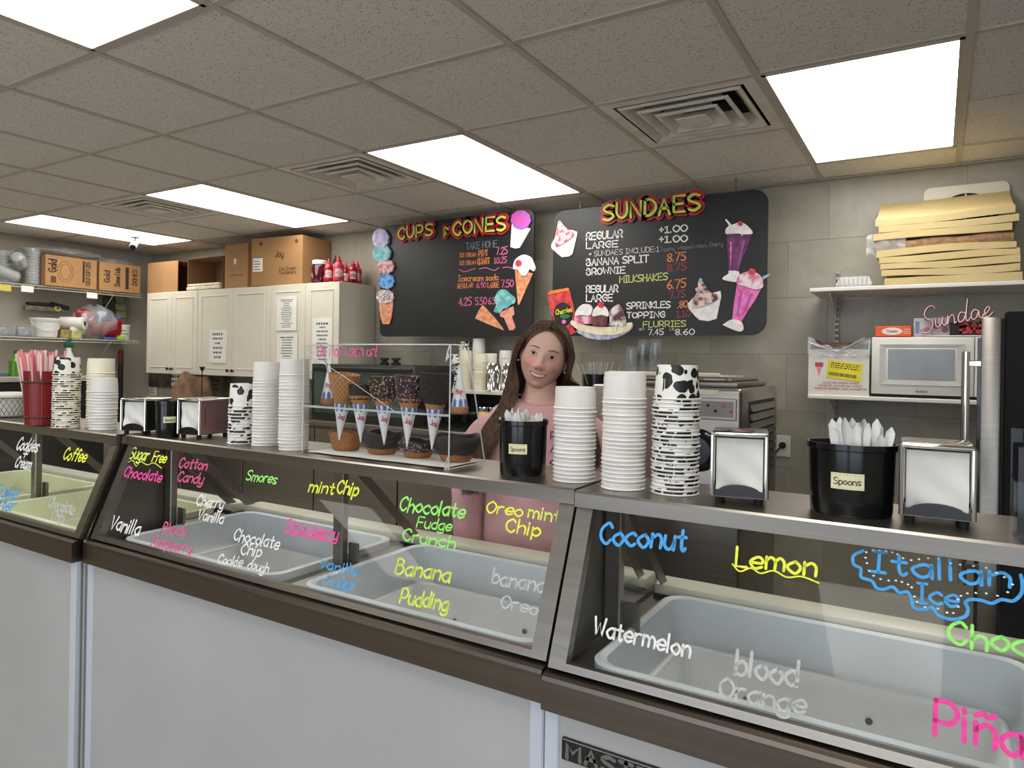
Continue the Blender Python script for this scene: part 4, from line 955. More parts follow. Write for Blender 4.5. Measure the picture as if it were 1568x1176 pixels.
B2.cut('strawberry_sundae_cutout', [('cup', [(64, 455), (100, 395), (200, 358), (238, 372), (235, 400), (205, 520), (180, 535), (135, 540), (110, 520), (66, 480)], WHP, 0, False), ('soft_serve', [(85, 450), (95, 390), (108, 330), (120, 292), (150, 330), (172, 350), (205, 370), (215, 395), (190, 420), (140, 452), (100, 470)], paint('strawberry_swirl', (232, 206, 206), (208, 70, 96), 32), 2, True)], f2)
rc = B2.cut('cherry_tin_cutout', [('tin', [(40, 795), (60, 765), (180, 744), (190, 770), (215, 880), (235, 1040), (200, 1055), (130, 1062), (95, 1010), (55, 880)], REDP, 0, False), ('tin_lid', [(40, 790), (58, 765), (178, 744), (184, 762), (60, 788)], ORP, 1, False), ('tin_label', circ(145, 920, 62, 20, 1.25), BLK, 2, True), ('leaf', circ(160, 935, 32, 10, .45), GRN, 3, True), ('heart', circ(152, 970, 14, 10), PNK, 3, True)], f2)
text_obj('tin_lettering', 'Cherries', bpt(*f2(92, 925), .016), bpt(*f2(200, 900), .016), .030, (0, 0, 1), (0, -1, 0), TTY, rc, B2.o, sw=.16, dz=.001)
B2.cut('banana_split_cutout', [('dish', [(195, 975), (300, 1010), (420, 1020), (530, 1005), (606, 985), (590, 1030), (500, 1075), (400, 1090), (300, 1075), (225, 1030)], LIL, 0, True), ('banana', [(195, 965), (220, 965), (300, 995), (420, 1005), (530, 990), (590, 975), (606, 985), (580, 1030), (480, 1058), (360, 1055), (250, 1025), (200, 990)], BAN, 1, True), ('scoop', [(222, 960), (232, 900), (270, 860), (320, 855), (345, 890), (345, 970), (300, 985), (250, 980)], paint('strawberry_scoop', (214, 80, 130), (226, 206, 206), 22), 2, True), ('scoop', [(338, 985), (342, 900), (380, 860), (425, 865), (452, 910), (450, 985), (400, 1000)], BRN, 3, True), ('cream', [(345, 935), (350, 895), (385, 862), (425, 868), (450, 905), (448, 935), (400, 925)], WHP, 4, True), ('scoop', [(445, 990), (455, 905), (515, 855), (550, 905), (566, 975), (540, 1000), (510, 990), (500, 1030), (495, 995)], paint('vanilla_fudge', (226, 220, 214), (90, 50, 50), 20), 3, True), ('cream', [(228, 930), (240, 890), (280, 855), (330, 862), (342, 900), (320, 930), (270, 925)], WHP, 4, True), ('cherry', circ(402, 858, 20), REDP, 5, True)], f2)
B2.cut('fudge_sundae_cutout', [('cup', [(974, 850), (1010, 810), (1190, 765), (1196, 800), (1165, 950), (1110, 966), (1050, 958), (1020, 930), (978, 880)], WHP, 0, False), ('fudge', [(1005, 870), (1010, 820), (1040, 770), (1045, 710), (1062, 682), (1080, 715), (1105, 745), (1125, 775), (1165, 785), (1175, 820), (1120, 850), (1060, 872)], paint('fudge_mix', (92, 44, 50), (228, 200, 190), 34), 2, True), ('sprinkle', circ(1040, 756, 13), LAV, 3, True), ('sprinkle', circ(1062, 690, 10), BLU, 3, True), ('sprinkle', circ(1128, 836, 13), LAV, 3, True)], f2)
B2.cut('purple_milkshake_cutout', [('glass', [(1232, 375), (1400, 385), (1370, 480), (1330, 570), (1312, 640), (1248, 635), (1240, 540)], PUR, 0, False), ('foot', [(1250, 630), (1312, 635), (1318, 655), (1345, 690), (1290, 705), (1215, 692), (1210, 675), (1245, 650)], WHP, 1, True), ('cream', [(1228, 385), (1235, 345), (1290, 318), (1330, 308), (1370, 330), (1405, 370), (1395, 388), (1345, 390), (1335, 405), (1325, 385), (1270, 385)], WHP, 2, True), ('cherry', circ(1326, 318, 17), REDP, 3, True), ('straw', [(1222, 292), (1232, 286), (1262, 320), (1262, 345), (1250, 345), (1245, 320)], WHP, 1, False), ('highlight', [(1256, 440), (1268, 440), (1262, 600), (1256, 600)], PNK, 1, False), ('highlight', [(1340, 430), (1360, 430), (1315, 600), (1308, 600)], paint('plum', (130, 80, 130)), 1, False)], f2)
B2.cut('pink_milkshake_cutout', [('glass', [(1305, 700), (1470, 735), (1420, 830), (1360, 920), (1330, 975), (1270, 960), (1280, 860)], PNK, 0, False), ('foot', [(1270, 955), (1330, 970), (1345, 1020), (1310, 1034), (1215, 995), (1215, 985)], WHP, 1, True), ('cream', [(1300, 700), (1310, 670), (1345, 645), (1400, 635), (1455, 660), (1478, 710), (1470, 745), (1420, 755), (1360, 735), (1310, 720)], paint('pink_cream', (230, 220, 222), (216, 110, 160), 24), 2, True), ('cherry', circ(1404, 640, 24), REDP, 3, True), ('straw', [(1470, 670), (1515, 650), (1522, 662), (1475, 690)], TEA, 1, False), ('highlight', [(1325, 760), (1340, 762), (1310, 930), (1300, 926)], MAG, 1, False), ('highlight', [(1390, 780), (1408, 784), (1345, 930), (1337, 926)], MAG, 1, False)], f2)
B2.chain(888, 302); B2.chain(1127, 272)
# ================================================================== back wall, right side
def box_thing(name, x0, x1, y0, y1, z0, z1, m, label, cat, group=None, r=.003, rz=0.0):
    o = MB().rbox(-(x1 - x0) / 2, (x1 - x0) / 2, -(y1 - y0) / 2, (y1 - y0) / 2, 0, z1 - z0, r, 1).build(name, m)
    o.location = ((x0 + x1) / 2, (y0 + y1) / 2, z0); o.rotation_euler = (0, 0, rz)
    return tag(o, label, cat, group)
def wtext(name, s, a, b, h, m, parent, off, sw=.12, nrm=(0, -1, 0), gap=1.9, jit=0.0, dz=.0008):
    return text_obj(name, s, a, b, h, (0, 0, 1), nrm, m, parent, off, sw=sw, jit=jit, gap=gap, dz=dz)
SHELFW = mat('white_melamine', (222, 219, 210), .4, var=.02)
GREYI = ink('dark_grey', (60, 58, 56)); REDT = ink('red_text', (190, 78, 84))
S1, S2 = 1.880, 1.366                       # top faces of the two shelves
for (z, lab) in ((S1, 'upper white wall shelf carrying the yellow foam slabs'), (S2, 'lower white wall shelf carrying the microwave')):
    t = empty('wall_shelf', (.1, 3.8, z), lab, 'shelf', 'white wall shelves at right'); o = t.location
    MB().rbox(-.535, .80, 3.625, 3.985, z - .019, z, .003, 1).build('shelf_board', SHELFW, t, o)
    for x in (-.455, .72):
        MB().prism([(x, 3.985, z - .019), (x, 3.70, z - .019), (x, 3.70, z - .028), (x, 3.955, z - .115), (x, 3.985, z - .13)], (.006, 0, 0)).build('bracket', SHELFW, t, o)
for x in (-.455, .72):
    t = empty('shelf_track', (x, 3.99, 1.2), 'slotted white shelf track on the wall, %s end of the shelves' % ('left' if x < 0 else 'right'), 'shelf track', 'shelf tracks'); o = t.location
    MB().rbox(x - .008, x + .014, 3.986, 3.999, 1.20, 2.0, .002, 1).build('track', mat('grey_white_track', (176, 172, 162), .4, .3), t, o)
    me = MB().box(-.0025, .0025, -.0015, .0005, 0, .018).mesh('slot', DARKV)
    for k in range(26): inst('slot', me, t, Vector((x - .001, 3.986, 1.22 + k * .03)) - o); inst('slot', me, t, Vector((x + .007, 3.986, 1.22 + k * .03)) - o)
# yellow slabs
FOAM = mat('yellow_foam', (204, 182, 130), .8, var=.04, scale=6, bump=.05, bscale=60); BAGB = mat('brown_wrapped_pad', (150, 112, 78), .6, var=.2, scale=40, bump=.3, bscale=80)
sl = [(-.215, .300, .000, .030, .000), (-.228, .292, .036, .031, .006), (-.233, .292, .068, .031, .004), (-.238, .290, .101, .030, .004), (-.250, .278, .133, .031, .006), (-.264, .262, .206, .031, .003), (-.242, .285, .239, .030, .003), (-.256, .272, .272, .031, .004)]
nmn = 'lowest second third fourth fifth sixth seventh topmost'.split()
for k, (xa, xb, z0, th, am) in enumerate(sl):
    lift = .135 if k == 7 else 0.0
    ph = k * 1.3
    def zz(u, v): return am * math.sin(u * 5 + ph) * (.3 + .7 * (1 - v)) + lift * v ** 1.3 + (.012 * u if k > 4 else .005 * u)
    nu, nv = 14, 8; d = .33
    top = lambda u, v: (xa + (xb - xa) * u, 3.632 + d * v, S1 + .002 + z0 + th + zz(u, v)); bot = lambda u, v: (xa + (xb - xa) * u, 3.632 + d * v, S1 + .002 + z0 + zz(u, v) * (1 if k else 0))
    mb = MB().grid(top, nu, nv).grid(bot, nu, nv)
    mb.grid(lambda u, v: Vector(bot(u, 0)).lerp(Vector(top(u, 0)), v), nu, 2).grid(lambda u, v: Vector(bot(u, 1)).lerp(Vector(top(u, 1)), v), nu, 2).grid(lambda u, v: Vector(bot(0, u)).lerp(Vector(top(0, u)), v), nv, 2).grid(lambda u, v: Vector(bot(1, u)).lerp(Vector(top(1, u)), v), nv, 2)
    tag(mb.build('foam_slab', FOAM), '%s pale yellow foam slab in the pile on the upper shelf' % nmn[k], 'foam slab', 'yellow foam slabs')
for (z0, z1, xa, xb, lab) in ((.166, .203, -.262, .268, 'plastic wrapped brown pad between upper yellow foam slabs'), (.030, .038, -.10, .305, 'thin wrapped brown pad above the lowest yellow slab')):
    mb = MB().grid(lambda u, v: (xa + (xb - xa) * u, 3.645 + .3 * v, S1 + z1 + .003 * math.sin(u * 17) + .008 * u), 24, 5).grid(lambda u, v: (xa + (xb - xa) * u, 3.645 + .3 * v, S1 + z0 + .006 * u), 24, 5)
    mb.grid(lambda u, v: (xa + (xb - xa) * u, 3.645 - .006 * math.sin(v * PI), S1 + (z0 + .006 * u) * (1 - v) + v * (z1 + .003 * math.sin(u * 17) + .008 * u)), 24, 5)
    t = tag(mb.build('wrapped_pad', BAGB), lab, 'pad', 'wrapped pads'); 
    if z0 > .1: MB().grid(lambda u, v: (xa - .03 + .16 * u, 3.636 - .004 * math.sin(v * 9 + u * 20), S1 + .14 + .09 * v + .012 * math.sin(u * 14)), 14, 10).build('plastic_wrap', POLY, t)
# clear clamshell
t = empty('clamshell_tray', (-.345, 3.72, S1), 'clear plastic clamshell tray at the left end of the upper shelf', 'food tray')
mb = MB().lathe([(.105, .002), (.112, .006), (.112, .012), (.088, .05), (.07, .054), (0, .054)], 4, sx=1.0, sy=.8, a0=PI / 4, smooth=False); mb.build('lid', POLY, t)
mb = MB()
for k in range(7): mb.rbox(-.062 + k * .019, -.056 + k * .019, -.068, -.060, .012, .046, .002, 1)
mb.build('rib', POLY, t)
# exhaust fan
t = empty('exhaust_fan', (.1, 3.99, 2.05), 'round black exhaust fan grille in a cream square plate, half hidden by slabs', 'fan'); o = t.location
MB().prism([(x, 3.999, z) for x, z in rrect(-.07, .275, 2.045, 2.385, .03, 5)], (0, -.022, 0)).build('cover_plate', CABW, t, o)
cy = Matrix.Translation((.1025, 3.977, 2.21)) @ Matrix.Rotation(PI / 2, 4, 'X')
MB().lathe([(0, .001), (.13, .001), (.13, .004), (0, .004)], 40).xform(cy).build('fan_opening', BLACKM, t, o)
for r in (.045, .075, .105, .13): MB().tube([(r * math.cos(a), r * math.sin(a), .008) for a in [2 * PI * k / 40 for k in range(40)]], .0025, 5, closed=True).xform(cy).build('grille_ring', CABW if r in (.105,) else BLACKM, t, o)
MB().box(-.13, .13, -.003, .003, .006, .010).box(-.003, .003, -.13, .13, .006, .010).xform(cy).build('grille_cross', CABW, t, o)
# box of jacketed cones
def cone_box():
    x0, x1, y0, y1, z0, z1 = -.535, -.272, 3.635, 3.94, S2, 1.585
    t = empty('cone_box', ((x0 + x1) / 2, (y0 + y1) / 2, z0), 'white carton of jacketed sugar cones with a yellow shipping sticker', 'carton'); o = t.location
    BX = mat('white_carton', (224, 220, 210), .7, var=.02)
    MB().box(x0, x1, y0, y0 + .004, z0, z1).build('front_side', BX, t, o); MB().box(x0, x1, y1 - .004, y1, z0, z1 + .04).build('back_side', BX, t, o)
    MB().box(x0, x0 + .004, y0 + .004, y1 - .004, z0, z1 + .045).build('left_side', BX, t, o); MB().box(x1 - .004, x1, y0 + .004, y1 - .004, z0, z1 + .045).build('right_side', BX, t, o)
    MB().box(x0 + .004, x1 - .004, y0 + .004, y1 - .004, z0, z0 + .004).build('bottom', BX, t, o)
    MB().box(x0 + .012, x1 - .012, y0 + .02, y1 - .02, z0 + .01, z1 + .035).build('inner_sleeve', mat('dark_brown_sleeve', (92, 68, 52), .8), t, o)
    def wr(u, v):
        return (x0 - .004 + (x1 - x0 + .008) * u, y0 - .006 - .006 * abs(math.sin(u * 13 + v * 8)), z1 - .035 + .095 * v * (1 - .55 * math.sin(PI * u)) + .006 * math.sin(u * 23))
    MB().grid(wr, 30, 8).build('plastic_liner', POLY, t, o)
    MB().grid(lambda u, v: (x0 + (x1 - x0) * u, y0 + (y1 - y0) * v, z1 + .045 + .012 * math.sin(u * 11 + v * 7) - .03 * math.sin(PI * u)), 18, 12).build('plastic_fold', POLY, t, o)
    mb = MB().tube([(x0, y0 - .01, z1 + .03), ((x0 + x1) / 2, y0 - .012, z1 - .012), (x1 - .02, y0 - .01, z1 + .052)], .006, 6); mb.build('plastic_twist', POLY, t, o)
    for k, (tx, zz_) in enumerate((('JACKETED SUGAR CONES', .055), ('CONOS DE AZUCAR CON JACKET', .041), ('CORNETS SUCRES AVEC MANCHETTE', .027))):
        w = (.155, .19, .225)[k]; cx = (x0 + x1) / 2 + .01
        wtext('carton_lettering', tx, (cx - w / 2, y0, z0 + zz_), (cx + w / 2, y0, z0 + zz_), .0085, REDT, t, o, sw=.2, gap=2.4)
    a = x0 + .048
    mb = MB(); mb.add([(a - .018, y0 - .001, z0 + .155), (a + .018, y0 - .001, z0 + .155), (a, y0 - .001, z0 + .085)], [(0, 1, 2)]); mb.build('printed_cone', mat('pink_print', (214, 150, 150), .7), t, o)
    MB().box(a - .018, a + .018, y0 - .0016, y0 - .0006, z0 + .135, z0 + .156).build('printed_cone_band', REDT, t, o)
    st = Matrix.Translation((x0 + .158, y0 - .0012, z0 + .118)) @ Matrix.Rotation(math.radians(7), 4, 'Y')
    k = MB().box(-.075, .075, -.001, 0, -.042, .042).xform(st).build('shipping_sticker', mat('yellow_sticker', (232, 214, 30), .5), t, o)
    rnd = random.Random(4); mb = MB(); x = -.068
    while x < .055:
        w = rnd.choice((.0012, .002, .003)); mb.box(x, x + w, -.0018, -.001, -.030, -.014); x += w + rnd.choice((.001, .002))
    for r_ in range(3):
        x = -.06
        while x < .06:
            w = rnd.uniform(.003, .012); mb.box(x, x + w, -.0018, -.001, .008 + r_ * .010, .013 + r_ * .010); x += w + rnd.uniform(.002, .006)
    tag(mb.xform(st).build('sticker_print', GREYI, k, o), kind='stuff')
cone_box()
def microwave():
    x0, x1, y0, y1, z0, z1 = -.264, .245, 3.64, 3.975, S2, 1.645
    t = empty('microwave', ((x0 + x1) / 2, (y0 + y1) / 2, z0), 'white microwave oven on the lower shelf behind the fridge handle', 'microwave'); o = t.location
    MB().rbox(x0, x1, y0 + .03, y1, z0 + .012, z1, .006, 2).build('case', WHITEPL, t, o)
    xd = x0 + .40
    dr = MB().rbox(x0, xd, y0, y0 + .03, z0 + .014, z1 - .003, .006, 2).build('door', WHITEPL, t, o)
    for (a, b, c, d) in ((x0 + .035, xd - .035, z1 - .066, z1 - .052), (x0 + .035, xd - .035, z0 + .066, z0 + .08)): pass
    bz = mat('door_bevel', (196, 193, 186), .4)
    xi0, xi1, zi0, zi1 = x0 + .068, xd - .072, z0 + .085, z1 - .058
    xo0, xo1, zo0, zo1 = x0 + .034, xd - .036, z0 + .058, z1 - .036
    yq, yp = y0 - .0005, y0 + .004
    for q in ([(xo0, yq, zo0), (xo1, yq, zo0), (xi1, yp, zi0), (xi0, yp, zi0)], [(xo0, yq, zo1), (xi0, yp, zi1), (xi1, yp, zi1), (xo1, yq, zo1)], [(xo0, yq, zo0), (xi0, yp, zi0), (xi0, yp, zi1), (xo0, yq, zo1)], [(xo1, yq, zo0), (xo1, yq, zo1), (xi1, yp, zi1), (xi1, yp, zi0)]):
        MB().prism([(a, b - .003, c) for a, b, c in q], (0, .002, 0)).build('door_bevel', bz, dr, o)
    MB().box(xi0, xi1, y0 - .002, y0 + .003, zi0, zi1).build('door_window', mat('grey_mesh_window', (142, 148, 152), .25, var=.05), dr, o)
    MB().rbox(xd + .002, x1, y0 + .002, y0 + .03, z0 + .014, z1 - .003, .004, 1).build('control_panel', WHITEPL, t, o)
    MB().box(xd + .012, xd + .03, y0 + .0005, y0 + .003, z1 - .075, z1 - .045).build('display', BLACKPL, t, o)
    for k in range(5): MB().box(xd + .012, xd + .03, y0 + .001, y0 + .003, z1 - .105 - k * .022, z1 - .092 - k * .022).build('button', bz, t, o)
    wtext('maker_lettering', 'SAMSUNG', (x0 + .18, y0, z0 + .026), (x0 + .225, y0, z0 + .026), .008, GREYI, dr, o, sw=.22)
    for x in (x0 + .04, x1 - .04): MB().box(x - .012, x + .012, y0 + .05, y0 + .075, z0, z0 + .012).build('foot', BLACKM, t, o)
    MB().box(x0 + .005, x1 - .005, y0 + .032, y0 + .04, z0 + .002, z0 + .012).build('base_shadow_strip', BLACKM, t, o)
microwave()
ZM = 1.646
o_ = box_thing('orange_carton', -.252, -.104, 3.66, 3.74, ZM, ZM + .048, mat('orange_card', (226, 92, 44), .55, var=.03), 'small orange carton on top of the microwave', 'carton')
ov = MB().prism([(.042 * math.cos(a) - .004, -.0405, .024 + .017 * math.sin(a)) for a in [2 * PI * k / 24 for k in range(24)]], (0, -.001, 0)).build('oval_label', PAPER, o_)
text_obj('label_lettering', 'Cream', (-.026, -.0418, .019), (.018, -.0418, .019), .012, (0, 0, 1), (0, -1, 0), mat('red_label_ink', (180, 50, 40), .6), ov, None, sw=.16)
for k in range(3): MB().box(.042, .07, -.0406, -.04, .014 + k * .009, .016 + k * .009).build('small_print', PAPER, o_)
b_ = box_thing('white_carton', -.098, .05, 3.70, 3.80, ZM, ZM + .085, mat('pale_grey_carton', (196, 194, 196), .6), 'pale carton behind the Sundae sign on the microwave', 'carton')
MB().box(-.066, -.05, -.0508, -.05, .015, .07).build('carton_print', mat('blue_print', (120, 140, 190), .7), b_)
for k in range(3): MB().lathe([(0, 0), (.014, 0), (.014, .001), (0, .001)], 14).xform(Matrix.Translation((-.02 + .035 * k, -.05, .03 + .018 * (k % 2))) @ Matrix.Rotation(PI / 2, 4, 'X')).build('printed_dot', mat('rose_print', (170, 120, 130), .7), b_)
def sundae_sign():
    Y = 3.675; t = empty('sundae_bar_sign', on(1462, 512, 'y', Y), 'red and white Sundae BAR lettering sign on the microwave', 'sign'); t.location.z = ZM; o = t.location
    bk = MB().rbox(on(1454, 512, 'y', Y).x, on(1516, 512, 'y', Y).x, Y + .008, Y + .016, ZM, ZM + .062, .003, 1).build('black_panel', BLACKM, t, o)
    a = on(1471, 509, 'y', Y + .008); b = on(1513, 509, 'y', Y + .008)
    wtext('block_lettering', 'BAR', a, (b.x, b.y, a.z), .043, mat('sign_red', (190, 38, 46), .5), t, o, sw=.28, dz=.004)
    # script word as a continuous bent tube, white core on a red backing
    S_ = [[(36, 66), (30, 74), (18, 72), (10, 58), (16, 44), (30, 34), (32, 20), (22, 8), (8, 10), (2, 20)], [(40, 40), (40, 22), (46, 16), (54, 24), (57, 40), (57, 24), (62, 16), (68, 24), (70, 40), (70, 18), (74, 34), (82, 40), (86, 30), (87, 18), (92, 20)],
          [(112, 38), (102, 41), (96, 30), (99, 18), (108, 20), (114, 34), (118, 74), (115, 24), (121, 17), (126, 24)], [(145, 36), (136, 41), (128, 32), (131, 18), (140, 20), (146, 36), (147, 22), (153, 17), (158, 24), (166, 28), (172, 36), (167, 42), (160, 32), (163, 19), (172, 18), (180, 26)]]
    p0 = on(1409, 511, 'y', Y); p1 = on(1519, 489, 'y', Y); ex = (p1 - p0) / 178.0; ez = Vector((0, 0, ex.length * 1.12))
    for (r, yy, m, nm) in ((.0105, .002, mat('sign_deep_red', (150, 26, 40), .5), 'red_outline'), (.006, -.004, mat('sign_white_tube', (236, 220, 222), .35), 'white_script')):
        mb = MB()
        for st in S_: mb.tube([p0 + ex * x + ez * (y - 8) + Vector((0, yy, 0)) for x, y, *_ in smooth_line([Vector((a_, b_2, 0)) for a_, b_2 in st], 5)], r, 8, flat=.5)
        mb.build(nm, m, t, o)
    MB().box(on(1420, 512, 'y', Y).x, on(1516, 512, 'y', Y).x, Y - .012, Y + .016, ZM, ZM + .004).build('sign_base', WHITEPL, t, o)
sundae_sign()
def fridge():
    x0, xd, x1, y0, y1, zt = .092, .134, .86, 2.10, 2.78, 1.632
    t = empty('upright_fridge', (x0, y0, 0), 'tall black sided fridge with a stainless door at the right edge', 'fridge'); o = t.location
    MB().rbox(xd + .006, x1, y0, y1, .10, zt + .012, .004, 1).build('cabinet', mat('satin_black', (12, 11, 11), .6, var=.08, spec=.2), t, o)
    MB().rbox(x0, xd, y0 + .002, y1 - .002, .12, zt, .005, 2).build('door', STEEL, t, o)
    MB().box(xd - .002, xd + .008, y0 + .006, y1 - .006, .125, zt - .005).build('gasket', RUBBER, t, o)
    MB().box(x0 - .008, x0 + .001, y0 + .06, y1 - .06, .3, zt - .05).build('door_glass', mat('dark_door_glass', (40, 42, 44), .08), t, o)
    xh, yh = x0 - .032, y0 + .028
    h = MB().tube([(xh, yh, .95), (xh, yh, 1.545)], .0095, 14).build('handle', CHROME, t, o)
    for z in (1.0, 1.515): MB().rbox(xh, x0 + .003, yh - .006, yh + .006, z - .008, z + .008, .002, 1).build('handle_bracket', CHROME, h, o)
    MB().box(x0 + .05, x1 - .03, y0 + .04, y1 - .03, 0, .10).build('base', BLACKM, t, o)
    t.rotation_euler = (0, 0, -.047)
    for k, (dx, z, s, lab) in enumerate(((.02, zt + .012, 1.0, 'lower steel tray lying on top of the black fridge'), (.05, zt + .036, .86, 'upper upturned steel tray on top of the black fridge'))):
        c = Vector((x0 + .33 + dx, y0 + .2, z)); q = MB()
        L_ = [[(p[0] * s, p[1] * s, zz) for p in rrect(-.26 + e, .26 - e, -.17 + e, .17 - e, .03)] for e, zz in ((0, 0), (.002, .006), (.014, .006), (.03, .030), (.05, .034))]
        n = len(L_[0]); vs_ = [p for l in L_ for p in l]; fs = [(i * n + w, i * n + (w + 1) % n, (i + 1) * n + (w + 1) % n, (i + 1) * n + w) for i in range(4) for w in range(n)] + [tuple(range(4 * n, 5 * n))]
        q.add(vs_, fs, True); ob = q.build('steel_tray', STEEL_D); ob.location = c; tag(ob, lab, 'tray', 'steel trays on the fridge')
fridge()
# batch machine with louvred side
def machine():
    x0, x1, y0, y1, zt = -1.20, -.603, 2.585, 3.24, 1.415
    t = empty('steel_machine', ((x0 + x1) / 2, (y0 + y1) / 2, 0), 'stainless ice cream machine with a louvred side behind the cups', 'machine'); o = t.location
    MB().rbox(x0, x1, y0, y1, .06, zt, .014, 3).build('housing', STEEL, t, o)
    for x in (x0 + .05, x1 - .05):
        for y in (y0 + .05, y1 - .05): MB().lathe([(.02, 0), (.02, .06)], 10, (x, y, 0)).build('foot', RUBBER, t, o)
    MB().rbox(x0 + .04, x1 - .025, y0 + .05, y1 - .10, zt, zt + .022, .01, 2).rbox(x0 + .05, x1 - .05, y0 + .06, y1 - .14, zt + .022, zt + .034, .008, 2).build('lid', STEEL_D, t, o)
    MB().tube([(x1 - .30, y0 + .04, zt + .034), (x1 - .06, y0 + .04, zt + .034)], .006, 8).build('lid_handle', CHROME, t, o)
    lp = mat('louvre_grey', (96, 94, 90), .4, .8)
    pn = MB().box(x1 - .001, x1 + .003, y0 + .12, y1 - .08, zt - .36, zt - .05).build('vent_panel', mat('vent_dark', (40, 38, 36), .7), t, o)
    for k in range(9):
        z = zt - .065 - k * .034
        MB().prism([(x1 + .003, y0 + .125, z), (x1 + .003, y0 + .125, z - .02), (x1 + .014, y0 + .125, z - .024)], (0, y1 - y0 - .21, 0)).build('louvre', lp, pn, o)
    a = on(1060, 608, 'y', y0 - .001); b = on(1128, 645, 'y', y0 - .001)
    cp = MB().rbox(a.x, b.x, y0 - .004, y0 + .002, b.z, a.z, .003, 1).build('control_plate', mat('pale_steel_plate', (176, 174, 168), .4, .8), t, o)
    MB().box(a.x + .012, b.x - .012, y0 - .0052, y0 - .004, b.z + .012, a.z - .012).build('plate_face', STEEL_D, cp, o)
    for k in range(4): MB().lathe([(0, 0), (.006, 0), (.005, .004), (0, .004)], 10).xform(Matrix.Translation((a.x + .06 + .028 * k, y0 - .005, a.z - .028 - .02 * (k % 2))) @ Matrix.Rotation(PI / 2, 4, 'X')).build('button', (REDP if k in (2, 3) else BLACKM), cp, o)
    c = on(1066, 600, 'y', y0); d = on(1100, 606, 'y', y0)
    np_ = MB().box(c.x, d.x, y0 - .003, y0 + .001, c.z - .008, c.z + .010).build('name_plate', mat('cream_plate', (206, 200, 184), .5), t, o)
    e = on(1078, 690, 'y', y0)
    MB().lathe([(0, -.03), (.05, -.03), (.075, -.01), (.08, .0)], 28).xform(Matrix.Translation((e.x - .02, y0, e.z)) @ Matrix.Rotation(-PI / 2, 4, 'X')).build('barrel_door', BLACKPL, t, o)
machine()
def outlet():
    p = on(1200, 683, 'y', 3.995); t = empty('wall_outlet', (p.x, 3.998, p.z), 'white wall outlet with a dark plug, right of the steel machine', 'outlet'); 
    MB().rbox(-.036, .036, -.008, 0, -.058, .058, .003, 1).build('plate', WHITEPL, t)
    MB().lathe([(.018, 0), (.018, .02), (.01, .028), (0, .028)], 14).xform(Matrix.Translation((-.004, -.008, .005)) @ Matrix.Rotation(PI / 2, 4, 'X')).build('plug', BLACKM, t)
    MB().tube([(-.004, -.034, .005), (-.03, -.045, -.03), (-.08, -.03, -.15), (-.12, -.02, -.4)], .005, 8).build('cord', BLACKM, t)
outlet()
# acrylic flyer holder at the far right of the counter
def flyers():
    c = on(1566, 826, 'z', 1.25); t = empty('flyer_holder', (c.x + .02, 1.30, 1.25), 'clear acrylic holder of dark flyers cut by the right edge', 'leaflet holder'); o = t.location
    x0 = o.x - .032; x1 = o.x + .08
    MB().box(x0, x1, 1.272, 1.275, 1.25, 1.335).box(x0, x0 + .003, 1.275, 1.33, 1.25, 1.335).box(x1 - .003, x1, 1.275, 1.33, 1.25, 1.335).box(x0, x1, 1.327, 1.33, 1.25, 1.41).box(x0, x1, 1.272, 1.33, 1.25, 1.253).build('acrylic_pocket', ACRYL, t, o)
    f = MB().box(x0 + .006, x1 - .006, 1.28, 1.284, 1.254, 1.385).build('flyer', mat('dark_flyer', (44, 42, 50), .45, var=.3, scale=25)); tag(f, 'dark printed flyer in the acrylic holder at the right edge', 'flyer')
    st, w = strokes('BACKYARD', 2.2, 0); k = .05 / w; mb = MB()
    for p in st: ribbon(mb, [(-q.y * k * 1.1 + .018, q.x * k) for q in p], .0007, lambda x, y, z: Vector((x0 + .006 + x, 1.2795 - z, 1.30 + y)), dz=.0002)
    mb.build('flyer_lettering', WHT, f)
    wb_ = MB().box(x0 + .018, x1 - .008, 1.29, 1.294, 1.254, 1.41).build('flyer', mat('pale_flyer', (206, 204, 196), .5)); tag(wb_, 'pale flyer standing behind the dark flyer in the holder', 'flyer')
flyers()
# ================================================================== back wall middle and left: prep table, shelf, cabinets
def prep_table():
    x0, x1, y0, y1, z = -5.9, -1.36, 3.36, 3.985, 1.08
    t = empty('prep_table', ((x0 + x1) / 2, (y0 + y1) / 2, 0), 'long stainless prep counter along the back wall', 'counter'); o = t.location
    MB().rbox(x0, x1, y0, y1, z - .035, z, .005, 2).build('worktop', STEEL, t, o)
    MB().box(x0 + .02, x1 - .02, y0 + .03, y1, .10, z - .035).build('base_cabinet', STEEL_D, t, o)
    n = 6
    for k in range(n):
        a = x0 + .03 + k * (x1 - x0 - .06) / n; b = a + (x1 - x0 - .06) / n - .01
        d = MB().rbox(a, b, y0 + .012, y0 + .03, .13, z - .05, .004, 1).build('door', STEEL, t, o)
        MB().tube([(b - .05, y0 + .0, z - .12), (b - .05, y0 + .0, z - .28)], .006, 8).build('door_handle', CHROME, d, o)
    MB().box(x0 + .05, x1 - .05, y0 + .06, y1, 0, .10).build('kick_base', BLACKM, t, o)
prep_table()
def back_shelf():
    z = 1.322
    t = empty('cup_shelf', (-2.2, 3.7, z), 'cream shelf of spare cup stacks behind the woman', 'shelf'); o = t.location
    MB().rbox(-2.78, -1.80, 3.50, 3.985, z - .022, z, .003, 1).build('shelf_board', CABW, t, o)
    for x in (-2.76, -1.84): MB().box(x, x + .02, 3.9, 3.98, 1.08, z - .022).build('support', STEEL_D, t, o)
    MB().box(-2.74, -1.85, 3.955, 3.975, 1.082, z - .03).build('dark_back', BLACKM, t, o)
    return z
ZS = back_shelf()
def at3(px, Y): p = on(px, 560, 'y', Y); return Vector((p.x, Y, 0))
